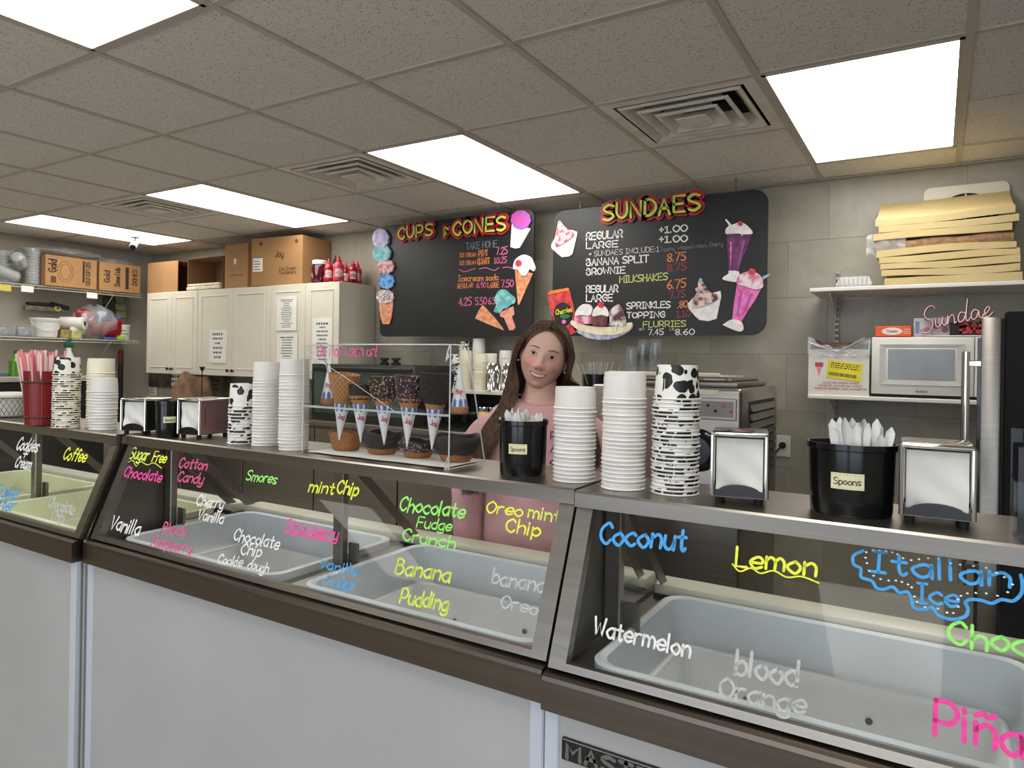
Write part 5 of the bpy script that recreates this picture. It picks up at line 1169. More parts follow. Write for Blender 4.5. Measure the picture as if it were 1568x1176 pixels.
for (px, Y, m, n, kind, where, R, rt, h, pit) in ((700, 3.72, COW, 18, 'cow print cup', 'leftmost on the back shelf', .045, .038, .06, .0095), (713, 3.58, CUPC, 22, 'cream cup', 'left of centre on back shelf', .043, .038, .055, .0090), (736, 3.56, CUPC, 20, 'cream cup', 'mid front of back shelf', .044, .038, .05, .0092), (712, 3.84, COW, 27, 'cow print cup', 'in the rear of back shelf', .045, .038, .06, .0095), (733, 3.82, CUPW, 27, 'white cup', 'rear middle of back shelf', .046, .04, .08, .0095), (752, 3.78, CUPW, 20, 'white cup', 'behind the chrome malt cups', .044, .039, .055, .0092), (774, 3.80, CUPW, 22, 'white cup', 'beside her hair at back', .045, .039, .05, .0095)):
    q = at3(px, Y); cup_stack(0, 0, R, rt, h, pit, n, m, m, kind, where, z0=ZS, pos=Vector((q.x, q.y, ZS)))
for (px, Y, rx, lab) in ((756, 3.545, -.05, 'left chrome malt cup upturned on the back shelf'), (779, 3.56, .0, 'right chrome malt cup upturned on the back shelf beside her hair')):
    q = at3(px, Y); o_ = MB().lathe([(.052, 0), (.054, .004), (.052, .008), (.050, .09), (.042, .155), (.036, .165), (0, .168)], 30).build('malt_cup', CHROME); o_.location = (q.x, q.y, ZS); tag(o_, lab, 'metal cup', 'chrome malt cups')
for (px, Y, lab) in ((741, 3.44, 'small jar of yellow topping under the back cup shelf'), (757, 3.46, 'second jar of yellow topping nearer the woman')):
    q = on(px, 620, 'y', Y); t = empty('topping_jar', (q.x, Y, 1.08), lab, 'jar', 'topping jars')
    MB().lathe([(.030, 0), (.034, .004), (.034, .11), (.028, .125)], 22).build('jar_glass', mat('yellow_topping', (206, 186, 122), .25, var=.1, scale=60), t)
    MB().lathe([(.031, .125), (.032, .145), (.028, .15), (0, .15)], 22).build('lid', CHROME, t)
# fork crock and clear tumblers right of the woman
q = on(915, 590, 'y', 3.48); t = empty('fork_crock', (q.x, 3.48, 1.08), 'black crock of clear plastic cutlery right of the woman', 'crock')
MB().lathe([(.07, 0), (.078, .01), (.083, .36), (.080, .36), (.07, .02), (0, .02)], 30).build('crock', BLACKPL, t)
CLR = glass('clear_cutlery', (.80, .82, .84), .08, 2.5, haze=.35)
fm = MB().tube([(0, 0, 0), (0, 0, .1), (0, 0, .17)], [.0025, .003, .0045], 6, flat=.4).mesh('clear_fork', CLR)
rnd = random.Random(9)
for k in range(26):
    a = rnd.uniform(0, 6.28); r_ = rnd.uniform(.01, .06)
    ob = inst('clear_fork', fm, None, (q.x + r_ * math.cos(a), 3.48 + r_ * math.sin(a), 1.08 + .25 + rnd.uniform(0, .015)), (-.45 * r_ / .06 * math.sin(a), .45 * r_ / .06 * math.cos(a), 0)); tag(ob, 'clear plastic fork standing in the black crock', 'fork', 'clear forks in the black crock')
t = empty('tumbler_shelf', (-1.25, 3.7, 1.445), 'cream rail shelf holding clear tumblers above the steel machine', 'shelf'); o = t.location
MB().rbox(-1.52, -.92, 3.50, 3.985, 1.425, 1.445, .003, 1).build('shelf_board', CABW, t, o); MB().rbox(-1.52, -.92, 3.49, 3.5, 1.395, 1.46, .003, 1).build('front_rail', CABW, t, o)
for k, (px, n, lab) in enumerate(((967, 3, 'left'), (985, 5, 'middle'), (1004, 5, 'right'))):
    qq = on(px, 560, 'y', 3.6 + .05 * (k % 2))
    for j in range(n):
        ob = MB().lathe([(.036, 0), (.037, .003), (.030, .105), (.028, .107), (0, .107)], 20).build('clear_tumbler', glass('tumbler_plastic', (.90, .91, .92), .05, 1.6, haze=.06)); ob.location = (qq.x, qq.y, 1.446 + j * .02)
        tag(ob, '%s clear tumbler in the %s stack on the rail shelf' % (ORD[j], lab), 'tumbler', 'clear tumblers')
# warmer cabinet seen through the display case
def warmer():
    x0, x1, y0, y1, z0, z1 = -3.72, -2.80, 3.42, 3.93, 1.08, 1.465
    t = empty('warming_cabinet', ((x0 + x1) / 2, (y0 + y1) / 2, z0), 'dark glass fronted steel cabinet seen through the display case', 'cabinet'); o = t.location
    MB().rbox(x0, x1, y0, y1, z0, z1, .006, 2).build('housing', mat('charcoal_steel', (72, 72, 72), .35, .8), t, o)
    MB().box(x0 + .03, x1 - .03, y0 - .003, y0, z0 + .05, z1 - .05).build('glass_front', mat('dark_green_glass', (62, 78, 72), .1, var=.25, scale=4), t, o)
    MB().rbox(x0 + .02, x1 - .02, y0 - .012, y0 + .002, z1 - .045, z1 - .02, .004, 1).build('top_trim', BLACKM, t, o)
    for x in (x1 - .36, x1 - .26): MB().lathe([(.03, 0), (.032, .014), (.018, .02), (.018, .03), (.03, .034), (.03, .046), (0, .048)], 18, (x, y0 + .12, z1)).build('lid_knob', BLACKM, t, o)
warmer()
# white wall cabinets
def cabinet(x0, xm, x1, label, knobs):
    y0, y1, z0, z1 = 3.62, 3.995, 1.345, 2.06
    t = empty('wall_cabinet', ((x0 + x1) / 2, (y0 + y1) / 2, z0), label, 'cabinet', 'white wall cabinets'); o = t.location
    MB().box(x0 + .001, x1 - .001, y0 + .02, y1, z0, z1).build('carcass', CABW, t, o)
    for i, (a, b) in enumerate(((x0 + .002, xm - .0015), (xm + .0015, x1 - .002))):
        d = MB().rbox(a, b, y0, y0 + .019, z0 + .002, z1 - .004, .003, 1).build('door', CABW, t, o)
        fr = .055
        for (p, q_, r_, s_) in ((a + fr, b - fr, z0 + fr, z0 + fr + .008), (a + fr, b - fr, z1 - fr - .008, z1 - fr), (a + fr, a + fr + .008, z0 + fr, z1 - fr), (b - fr - .008, b - fr, z0 + fr, z1 - fr)):
            MB().rbox(p, q_, y0 - .005, y0 + .002, r_, s_, .0025, 1).build('moulding', CABW, d, o)
        kx = b - .028 if i == 0 else a + .028
        if knobs: MB().lathe([(.006, 0), (.006, .012), (.013, .018), (.012, .024), (0, .027)], 14).xform(Matrix.Translation((kx, y0, z0 + .045)) @ Matrix.Rotation(PI / 2, 4, 'X')).build('knob', BLACKM, d, o)
    return t
cabinet(-6.045, -5.672, -5.312, 'leftmost double door white wall cabinet under the open cartons', True)
cabinet(-5.311, -4.860, -4.408, 'middle double door white wall cabinet with one small notice', True)
cabinet(-4.407, -4.018, -3.669, 'rightmost double door white wall cabinet under the red bottles', False)
def notice(px0, py0, px1, py1, Y, label, lines, seed, title=True, m=PAPER):
    a = on(px0, py0, 'y', Y); b = on(px1, py1, 'y', Y); x0, x1, z0, z1 = a.x, b.x, b.z, a.z
    o = MB().box(x0, x1, Y - .001, Y, z0, z1).build('paper_notice', m); tag(o, label, 'notice')
    rnd = random.Random(seed); mb = MB(); n = lines
    for k in range(n):
        z = z1 - (z1 - z0) * (.10 + .84 * k / n); w = (x1 - x0) * (rnd.uniform(.28, .6) if k else .62); h = (z1 - z0) / n * (.42 if k else .55); x = (x0 + x1) / 2 - w / 2; e = x + w
        while x < e:
            l = rnd.uniform(.3, .9) * h * 1.6; mb.box(x, min(x + l, e), Y - .0017, Y - .001, z - h * .8, z); x += l + h * .4
    mb.build('notice_print', mat('notice_ink', (92, 90, 88), .8), o)
    return o
notice(424, 454, 454, 506, 3.614, 'upper long typed notice on the right white cabinet', 16, 1)
notice(424, 511, 455, 560, 3.614, 'lower typed notice on the right white cabinet', 10, 2)
notice(479, 487, 508, 560, 3.614, 'typed notice on the last cabinet door by the board', 10, 3)
notice(321, 505, 346, 556, 3.614, 'small typed notice on the middle cabinet door', 6, 4)
notice(203, 532, 223, 574, 3.996, 'long white paper taped to the wall left of the cabinets', 14, 5, m=mat('aged_paper', (196, 192, 180), .8))
notice(201, 576, 224, 612, 3.996, 'red framed paper taped low on the wall left of cabinets', 8, 6, m=mat('pinkish_paper', (196, 178, 170), .8))
notice(226, 581, 240, 606, 3.996, 'small white paper on the wall below the left cabinet', 5, 7)
notice(254, 572, 282, 592, 3.99, 'torn white paper hanging under the left cabinet', 2, 8)
notice(318, 578, 342, 604, 3.99, 'grey paper on the wall behind the right napkin dispenser', 3, 9, m=mat('grey_paper', (170, 168, 172), .8))
notice(342, 574, 354, 598, 3.99, 'yellow paper on the wall below the middle cabinet', 2, 10, m=mat('olive_paper', (150, 144, 88), .8))
tag(MB().prism([(x, 3.985, z) for x, z in rrect(on(228, 580, 'y', 3.985).x, on(262, 580, 'y', 3.985).x, on(240, 592, 'y', 3.985).z, on(240, 566, 'y', 3.985).z, .02, 3)], (0, -.004, 0)).build('photo_collage', mat('dark_collage', (74, 66, 64), .5, var=.4, scale=14)), 'dark photo collage pinned to the wall under the left cabinet', 'picture')
# brown paper bag on the prep counter
c = on(285, 600, 'y', 3.62)
def bagf(u, v):
    a = u * 2 * PI; r = (.20 + .03 * math.sin(3 * a + 4 * v)) * (1 - .35 * v) ; return (c.x + r * 1.2 * math.cos(a) + .12 * v, 3.66 + r * .7 * math.sin(a), 1.104 + .25 * v + .02 * math.sin(2 * a))
mb = MB().grid(bagf, 30, 10, closeu=True); tag(mb.build('paper_bag', mat('brown_paper_bag', (124, 94, 74), .7, var=.2, scale=12, bump=.4, bscale=18)), 'crumpled brown paper bag under the left cabinet', 'bag')
c = on(309, 600, 'y', 3.45); t = empty('black_utensil', (c.x, 3.45, 1.08), 'thin black utensil with a cone tip standing above the right dispenser', 'utensil')
MB().lathe([(.004, 0), (.004, .30), (.022, .335), (.018, .34), (0, .335)], 14).build('stem', BLACKM, t)
MB().lathe([(.04, 0), (.04, .01), (0, .012)], 18).build('base', BLACKM, t)
# ------------------------------------------------------------------ cartons and syrup on the cabinets
ZT = 2.061
def carton(px0, px1, pyt, Y, depth, label, rz=0.0, m=CARD, open_=False, h=None):
    a = on(px0, 436, 'y', Y); b = on(px1, 436, 'y', Y); x0, x1 = a.x, b.x; mid = (px0 + px1) / 2
    z1 = h + ZT if h else on(mid, pyt, 'y', Y).z
    t = empty('carton', ((x0 + x1) / 2, Y + depth / 2, ZT), label, 'carton', 'cartons on the wall cabinets', rz); w = (x1 - x0) / 2; d = depth / 2; hh = z1 - ZT; k = .004
    MB().box(-w, w, -d, -d + k, 0, hh).build('front_side', m, t); MB().box(-w, w, d - k, d, 0, hh).build('back_side', m, t)
    MB().box(-w, -w + k, -d + k, d - k, 0, hh).build('left_side', m, t)
    if not open_: MB().box(w - k, w, -d + k, d - k, 0, hh).build('right_side', m, t)
    MB().box(-w + k, w - k, -d + k, d - k, 0, k).build('bottom_side', m, t)
    if open_: MB().box(-w + k, w, -d + k, d - k, hh - k, hh).build('top_side', m, t); 
    else:
        MB().box(-w, w, -d, -.002, hh, hh + k).build('flap', m, t); MB().box(-w, w, .002, d, hh, hh + k).build('flap', m, t)
        MB().box(-w - .0005, w + .0005, -.025, .025, hh + k, hh + k + .0008).build('tape', mat('carton_tape', (188, 156, 112), .3), t)
    return t, w, d, hh
carton(226, 272, 401, 3.66, .30, 'open tan carton at the left end of the cabinets', open_=True)
# a carton lying on its side, its mouth towards the room
def mouth_carton():
    a = on(287, 436, 'y', 3.68); b = on(341, 436, 'y', 3.68); z1 = on(315, 394, 'y', 3.68).z
    t = empty('carton', ((a.x + b.x) / 2, 3.82, ZT), 'carton lying with its dark mouth open above the middle cabinet', 'carton', 'cartons on the wall cabinets'); w = (b.x - a.x) / 2; h = z1 - ZT; k = .004
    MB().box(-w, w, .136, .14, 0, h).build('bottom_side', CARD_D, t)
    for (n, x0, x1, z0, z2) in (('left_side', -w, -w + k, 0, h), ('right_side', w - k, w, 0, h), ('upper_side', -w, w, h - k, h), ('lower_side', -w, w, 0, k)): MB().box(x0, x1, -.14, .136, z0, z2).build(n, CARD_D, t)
    tr = MB().rbox(-w + .01, w - .01, -.16, .10, .008, .035, .006, 1).rbox(-w + .015, w - .02, -.155, .10, .037, .06, .006, 1).build('foil_pan_stack', mat('cream_pans', (206, 196, 168), .5, var=.1, scale=30)); tr.location = t.location; tag(tr, 'cream pans stacked in the mouth of the lying carton', 'pan stack')
mouth_carton()
t, w, d, h = carton(344, 379, 375, 3.64, .26, 'tall tan carton left of the biggest carton')
MB().box(-.03, .0, -d - .001, -d, h * .55, h * .68).build('clear_tape', mat('carton_tape', (188, 156, 112), .3), t); MB().box(-w * .6, w * .6, -d - .001, -d, h * .28, h * .31).build('red_print', mat('dull_red_print', (150, 70, 60), .8), t)
def big_carton():
    # turned so that a corner points at the room
    co = on(418, 431, 'z', ZT); co.y = 3.64; co = on(418, 431, 'y', 3.64)
    t = empty('carton', (co.x, co.y, ZT), 'biggest carton on the cabinets, printed ice cream containers', 'carton', 'cartons on the wall cabinets', math.radians(6))
    W, D = .50, .32; H = on(418, 363, 'y', 3.64).z - ZT
    MB().rbox(-.02 - .21, -.21 + W, 0, D, 0, H, .002, 1).build('body', CARD, t)
    x0 = -.23
    MB().box(x0 + .02, x0 + .12, -.001, 0, H * .30, H * .58).build('shipping_label', PAPER, t)
    mb = MB()
    for k in range(4): mb.box(x0 + .03, x0 + .10 - .015 * (k % 2), -.0016, -.001, H * (.34 + .055 * k), H * (.355 + .055 * k))
    mb.build('label_print', GREYI, t)
    for s, xa, xb, zz_, hh in (('Joy', .04, .12, .58, .05), ('Ice Cream', .08, .25, .30, .03), ('Containers', .08, .25, .22, .028)):
        text_obj('carton_lettering', s, (xa - .02, 0, H * zz_), (xb - .02, 0, H * zz_), hh, (0, 0, 1), (0, -1, 0), mat('brown_print', (86, 56, 34), .8), t, None, sw=.16, jit=0)
    for x in (x0 + .10, x0 + W - .04): MB().lathe([(0, 0), (.016, 0), (.016, .001), (0, .001)], 16).xform(Matrix.Translation((x, 0, H * .88)) @ Matrix.Rotation(PI / 2, 4, 'X')).build('printed_disc', mat('brown_print', (86, 56, 34), .8), t)
    MB().box(x0, x0 + W, D * .45, D * .55, H, H + .001).build('tape', mat('carton_tape', (188, 156, 112), .3), t)
big_carton()
RSY = mat('red_syrup', (150, 20, 34), .15, var=.1); DSY = mat('dark_cherry', (70, 14, 26), .12); RCAP = mat('red_cap', (190, 52, 66), .35)
q = on(489, 428, 'y', 3.68); t = empty('cherry_jar', (q.x, 3.68, ZT), 'dark cherry jar with a white lid beside the biggest carton', 'jar')
MB().lathe([(.055, 0), (.06, .006), (.06, .115), (.05, .135), (.048, .14)], 26).build('jar_glass', DSY, t); MB().lathe([(.053, .138), (.054, .165), (.05, .168), (0, .168)], 26).build('lid', WHITEPL, t)
for (px, Y, s, m, lab) in ((503, 3.66, .95, RSY, 'red syrup bottle right of the cherry jar'), (513, 3.82, 1.22, DSY, 'tallest dark syrup bottle at the back of the cabinet'), (522, 3.65, 1.0, RCAP, 'front red squeeze bottle of syrup'), (529, 3.86, .96, RSY, 'rear red syrup bottle behind the squeeze bottle'), (536, 3.66, 1.0, RCAP, 'middle red squeeze bottle by the cabinet edge'), (543, 3.80, .95, RSY, 'second rear red syrup bottle'), (547, 3.90, 1.0, RCAP, 'hindmost red squeeze bottle'), (555, 3.80, .92, RCAP, 'rightmost red squeeze bottle on the cabinet')):
    q = on(px, 428, 'y', Y); q.x = min(q.x, -3.715 - 0.0 * Y); t = empty('syrup_bottle', (q.x, Y, ZT), lab, 'bottle', 'red syrup bottles')
    MB().lathe([(.034 * 1, 0), (.037, .006), (.037, .03 * s), (.030, .06 * s), (.036, .095 * s), (.033, .12 * s), (.016, .14 * s)], 20).build('bottle', m, t)
    MB().lathe([(.017, .138 * s), (.017, .155 * s), (.008, .160 * s), (.004, .185 * s), (0, .186 * s)], 16).build('cap', RCAP if s < 1.1 else BLACKM, t)
    vd = math.atan2(-Y, -q.x)
    MB().grid(lambda u, v: (.0375 * math.cos(vd + (u - .5) * 1.3) * (1 - .06 * abs(v - .5)), .0375 * math.sin(vd + (u - .5) * 1.3) * (1 - .06 * abs(v - .5)), (.03 + .06 * v) * s), 8, 4).build('label', mat('bottle_label', (206, 170, 172), .5, var=.3, scale=60), t)
# ------------------------------------------------------------------ left wall wire shelves
WIRE = mat('white_wire', (196, 190, 176), .4, .2)
def wire_shelf(z, y0, y1, label):
    t = empty('wire_shelf', (-6.45, (y0 + y1) / 2, z), label, 'shelf', 'white wire shelves'); o = t.location
    for x in (-6.595, -6.45, -6.29): MB().tube([(x, y0, z - .004), (x, y1, z - .004)], .003, 6).build('rail', WIRE, t, o)
    MB().tube([(-6.288, y0, z - .028), (-6.288, y1, z - .028)], .003, 6).build('rail', WIRE, t, o)
    me = MB().tube([(-6.595, 0, 0), (-6.288, 0, 0), (-6.285, 0, -.006), (-6.285, 0, -.028)], .0016, 5).mesh('wire', WIRE)
    y = y0
    while y <= y1: inst('wire', me, t, Vector((0, y, z)) - o); y += .026
    for y in (y0 + .25, y1 - .25): MB().tube([(-6.31, y, z - .02), (-6.595, y, z - .26)], .005, 6).build('brace', WIRE, t, o)
wire_shelf(2.062, 1.7, 3.72, 'upper white wire shelf on the left wall'); wire_shelf(1.636, 1.7, 3.70, 'lower white wire shelf on the left wall')
def side_carton(px0, px1, pyt, pyb, label, words, rz=0.0):
    X = -6.275; a = on(px0, pyb, 'x', X); b = on(px1, pyb, 'x', X); y0, y1 = a.y, b.y; H = on((px0 + px1) / 2, pyt, 'x', X).z - 2.068
    t = empty('carton', (X - .16, (y0 + y1) / 2, 2.068), label, 'carton', 'cartons on the wire shelf', rz); w = (y1 - y0) / 2
    MB().rbox(-.16, .16, -w, w, 0, H, .002, 1).build('body', CARD, t)
    MB().box(-.02, .02, -w - .001, w + .001, H, H + .001).build('tape', mat('carton_tape', (188, 156, 112), .3), t)
    ink_ = mat('black_print', (50, 38, 28), .8)
    for (s, v, za, zb, hh) in words:               # words run upwards on the carton, read from the side
        st, wd = strokes(s, 1.9, 0); k = (zb - za) * H / wd; mb = MB(); sy = hh / 10
        for p in st: ribbon(mb, [(-q.y * sy, q.x * k) for q in p], hh * .09, lambda x, y, z: Vector((.1605 + z, -w + 2 * w * v + x, za * H + y)), dz=.0006)
        mb.build('carton_lettering', ink_, t)
    return t, w, H
t, w, H = side_carton(69, 148, 394, 444, 'larger printed carton on the upper wire shelf', [('Gold', .20, .45, .85, .06), ('COLD CUP LIDS', .86, .12, .9, .035)])
MB().box(.1606, .1612, w * .42, w * .50, H * .2, H * .92).build('print_bar', mat('black_print', (50, 38, 28), .8), t); MB().box(.1606, .1612, -w * .8, -w * .6, H * .10, H * .32).build('barcode', mat('brown_print', (86, 56, 34), .8), t)
for e in (0, .02): MB().tube([(.161, (.30 * w - e) * math.cos(a) - .05, H * .5 + (H * .34 - e) * math.sin(a)) for a in [2 * PI * k / 32 for k in range(32)]], .0015, 4, closed=True).build('printed_ring', mat('brown_print', (86, 56, 34), .8), t)
t, w, H = side_carton(152, 215, 404, 449, 'smaller printed carton at the corner end of the wire shelf', [('Gold', .24, .3, .7, .05), ('Dome Lids', .48, .2, .85, .045), ('DOMES', .90, .3, .85, .04)])
MB().box(.1606, .1612, w * .24, w * .40, H * .12, H * .9).build('print_bar', mat('black_print', (50, 38, 28), .8), t)
def poly_bag(cx, cy, z0, rx, ry, h, label, m=POLY, seed=0, inner=None, group=None):
    rnd = random.Random(seed); ph = [rnd.uniform(0, 6.28) for _ in range(5)]
    t = empty('plastic_bag', (cx, cy, z0), label, 'bag', group)
    def f(u, v):
        a = u * 2 * PI; e = math.sin(PI * min(1, v * .92 + .06)) ** .55; r = e * (1 + .10 * math.sin(5 * a + ph[0] + 6 * v) + .06 * math.sin(11 * a + ph[1] - 9 * v))
        return (rx * r * math.cos(a), ry * r * math.sin(a), h * v + .012 * math.sin(4 * a + ph[2]) * v)
    MB().grid(f, 40, 18, closeu=True).build('bag_film', m, t)
    for k, (col, px_, py_, pz, rr) in enumerate(inner or []):
        def g(u, v): a = u * 2 * PI; b = (v - .5) * PI; return (px_ + .4 * rr * math.cos(b) * math.cos(a) * (1 + .2 * math.sin(5 * a + k + 6 * b)), py_ + rr * 1.15 * math.copysign(abs(math.cos(b)) ** .6, 1) * math.copysign(abs(math.sin(a)) ** .7, math.sin(a)) + .3 * rr * math.sin(b) * (1 if k % 2 else -1), pz + rr * .85 * math.copysign(abs(math.sin(b)) ** .7, math.sin(b)) + .1 * rr * math.sin(4 * a + k))
        MB().grid(g, 18, 10, closeu=True).build('packet', col, t)
    return t
CLC = glass('stacked_clear_cups', (.80, .83, .83), .1, 2.2, haze=.30)
def cup_sleeve(cx, cy, z0, label, n=9, rot=(0, 0, 0), seed=1):
    t = empty('sleeve_of_cups', (cx, cy, z0), label, 'cup sleeve', 'bagged clear cups on the upper wire shelf'); t.rotation_euler = rot
    mb = MB()
    for k in range(n): mb.lathe([(.046, .0 + k * .024), (.048, .004 + k * .024), (.044, .012 + k * .024), (.041, .02 + k * .024)], 20)
    mb.lathe([(0, n * .024), (.03, n * .024), (.036, n * .024 - .004)], 20); mb.build('clear_cups', CLC, t)
    MB().grid(lambda u, v: ((.052 + .004 * math.sin(9 * u * 6.28 + v * 20)) * math.cos(u * 6.28), (.052 + .004 * math.sin(7 * u * 6.28 + v * 14)) * math.sin(u * 6.28), -.01 + v * (n * .024 + .03)), 30, 10, closeu=True).build('bag_film', POLY, t)
ys = lambda px, py=430: on(px, py, 'x', -6.36).y
for (px, dz, rot, n, lab) in ((4, .012, (0, 0, 0), 9, 'upright bagged clear cups at the far left of the wire shelf'), (22, .05, (PI / 2.3, .1, .4), 7, 'tilted bagged clear cups near the left of the wire shelf'), (31, .16, (.5, 1.2, 0), 6, 'sideways bagged clear cups on top of the others'), (50, .012, (0, 0, 0), 11, 'tall bagged clear cups leaning on the larger carton')):
    cup_sleeve(-6.37, ys(px), 2.068 + dz, lab, n, rot)
poly_bag(-6.42, ys(105, 390), 2.068 + .27, .10, .30, .07, 'flat clear bag lying on the larger carton', seed=3); poly_bag(-6.45, ys(180, 400), 2.068 + .24, .10, .2, .07, 'crumpled clear bag on the smaller carton', seed=4)
# lower shelf
yl = lambda px, X=-6.36: on(px, 510, 'x', X).y
ZL = 1.64
def pail():
    y = yl(72); t = empty('white_pail', (-6.40, y, ZL), 'white plastic pail with a wire handle on the lower wire shelf', 'pail')
    MB().lathe([(.085, 0), (.09, .004), (.103, .13), (.108, .132), (.108, .15), (.103, .152)], 32).build('bucket', WHITEPL, t)
    MB().lathe([(.109, .138), (.111, .142), (.111, .156), (.104, .160), (0, .158)], 32).build('lid', WHITEPL, t)
    MB().tube([(.112 * math.cos(a) + .02 * math.sin(a - 2.2), .112 * math.sin(a), .135 - .085 * max(0, math.sin((a + PI / 2) * 1.0)) ) for a in [-PI / 2 + PI * k / 20 for k in range(21)]], .0025, 6).build('handle', WHITEPL, t)
pail()
y = yl(106); t = empty('paper_towel_roll', (-6.42, y + .02, ZL + .075), 'paper towel roll lying on small boxes beside the pail', 'paper roll')
rt_ = Matrix.Rotation(math.radians(78), 4, 'Y') @ Matrix.Rotation(math.radians(0), 4, 'X')
MB().lathe([(.022, -.10), (.052, -.10), (.054, -.095), (.054, .095), (.052, .10), (.022, .10), (.022, -.10)], 28).xform(Matrix.Translation((.02, .03, .057)) @ Matrix.Rotation(math.radians(35), 4, 'Z') @ Matrix.Rotation(PI / 2, 4, 'Y')).build('roll', PAPER, t)
MB().lathe([(.0, .099), (.021, .099), (.021, -.099)], 20).xform(Matrix.Translation((.02, .03, .057)) @ Matrix.Rotation(math.radians(35), 4, 'Z') @ Matrix.Rotation(PI / 2, 4, 'Y')).build('core', mat('dark_core', (40, 34, 30), .9), t)
box_thing('small_box', -6.46, -6.34, yl(92), yl(106), ZL, ZL + .07, mat('olive_box', (150, 132, 76), .7, var=.2, scale=30), 'olive box under the paper towel roll', 'box', 'boxes under the towel roll')
box_thing('small_box', -6.44, -6.33, yl(107), yl(123), ZL, ZL + .07, mat('green_yellow_box', (178, 176, 110), .7, var=.15, scale=30), 'yellow green box under the paper towel roll', 'box', 'boxes under the towel roll')
PR, PB = mat('red_packet', (150, 24, 34), .35, var=.2, scale=20), mat('blue_packet', (52, 78, 160), .35, var=.2, scale=20)
poly_bag(-6.42, yl(150), ZL, .15, .19, .30, 'big clear bag of red and blue packets on the lower shelf', seed=8, inner=[(PR, .06, -.10, .19, .075), (PR, .07, .12, .10, .085), (PB, .07, .05, .20, .05), (PAPER, .05, -.16, .08, .06), (PR, .05, .0, .08, .06), (PB, .06, .16, .17, .035)])
y = yl(190); t = empty('white_tub', (-6.38, y, ZL), 'white tub with green print at the corner end of the lower shelf', 'tub'); MB().lathe([(.058, 0), (.06, .004), (.068, .125), (.07, .128), (.07, .14), (0, .142)], 28).build('tub', WHITEPL, t)
vd = math.atan2(-(y), 6.38)
for k in range(2): MB().grid(lambda u, v: (.0665 * math.cos(-.5 + (u - .5) * (1.2 - .5 * k)), .0665 * math.sin(-.5 + (u - .5) * (1.2 - .5 * k)), .05 + k * .03 + .012 * v), 8, 2).build('tub_print', mat('green_print', (110, 160, 110), .7), t)
box_thing('lime_sponge', -6.34, -6.30, yl(182, -6.3), yl(192, -6.3), ZL, ZL + .035, mat('lime_sponge', (150, 190, 70), .9), 'lime green sponge in front of the white tub', 'sponge')
box_thing('blue_tray', -6.40, -6.31, yl(160, -6.3), yl(178, -6.3), ZL, ZL + .02, mat('blue_tray', (60, 90, 170), .5), 'flat blue tray before the clear bag of packets', 'tray')
for (pa, pb, pt, m, lab) in ((157, 174, 452, mat('dark_green_card', (62, 62, 48), .7, var=.3, scale=12), 'dark green strip of packets hanging in the corner'), (176, 192, 452, mat('pale_green_card', (128, 134, 92), .7, var=.25, scale=14), 'pale green strip of packets hanging by the corner')):
    a = on(pa, 500, 'x', -6.5); b = on(pb, 500, 'x', -6.5); z1 = on(pa, pt, 'x', -6.5).z
    t = empty('packet_strip', (-6.5, (a.y + b.y) / 2, 1.70), lab, 'packet strip', 'hanging packet strips')
    for k in range(5): MB().rbox(-.015, .015, -(b.y - a.y) / 2, (b.y - a.y) / 2, k * (z1 - 1.70) / 5, (k + .94) * (z1 - 1.70) / 5, .006, 1).build('packet', m, t)
for (pa, pb, hh, lab) in ((-12, 20, .075, 'frosted food tub cut by the left edge of the photo'), (22, 48, .085, 'frosted food tub with blue lid contents left of the pail')):
    t = empty('food_tub', (-6.40, (yl(pa) + yl(pb)) / 2, ZL), lab, 'tub', 'frosted tubs'); hw = (yl(pb) - yl(pa)) / 2
    MB().rbox(-.09, .09, -hw, hw, 0, hh, .008, 2).build('tub', POLY, t); MB().rbox(-.095, .095, -hw - .004, hw + .004, hh, hh + .01, .004, 1).build('lid', POLY, t); MB().rbox(-.05, .06, -hw * .6, hw * .7, .01, hh * .6, .01, 1).build('contents', mat('pale_blue_contents', (150, 170, 196), .6, var=.2, scale=30), t)
# hanging scanner-like gun and tape roll on a wall rail
a = on(36, 468, 'x', -6.52); t = empty('label_gun', (-6.52, a.y + .12, a.z), 'black and grey label gun hanging under the upper wire shelf', 'tool'); o = t.location
MB().rbox(-6.55, -6.49, a.y, a.y + .30, a.z - .035, a.z + .005, .008, 2).build('body', mat('grey_gun', (120, 114, 104), .5, var=.3, scale=30), t, o); MB().rbox(-6.54, -6.48, a.y + .02, a.y + .26, a.z + .01, a.z + .035, .006, 2).build('top_bar', BLACKM, t, o); MB().tube([(-6.51, a.y + .2, a.z + .03), (-6.49, a.y + .34, a.z)], .02, 8).build('trigger', BLACKM, t, o)
MB().box(-6.6, -6.545, a.y + .1, a.y + .14, a.z - .02, a.z + .0).build('wall_hook', STEEL_D, t, o)
b = on(91, 472, 'x', -6.46); t = empty('tape_roll', (-6.5, b.y, b.z), 'yellow tape roll on a wall hook', 'tape'); MB().lathe([(.012, -.015), (.028, -.015), (.028, .015), (.012, .015), (.012, -.015)], 22).xform(Matrix.Rotation(PI / 2, 4, 'Y')).build('roll', mat('yellow_tape', (190, 172, 96), .5), t); MB().tube([(-.1, 0, 0), (.02, 0, 0)], .006, 8).build('hook', STEEL_D, t)
for (px, py, m, lab) in ((7, 440, mat('yellow_tag', (214, 200, 90), .7), 'yellow price tag clipped to the upper wire shelf'), (42, 442, PAPER, 'white price tag left of the larger carton'), (141, 452, PAPER, 'white price tag between the two cartons')):
    p = on(px, py, 'x', -6.28); tag(MB().box(-6.281, -6.279, p.y - .045, p.y + .045, p.z - .028, p.z + .022).build('price_tag', m), lab, 'price tag', 'shelf price tags')
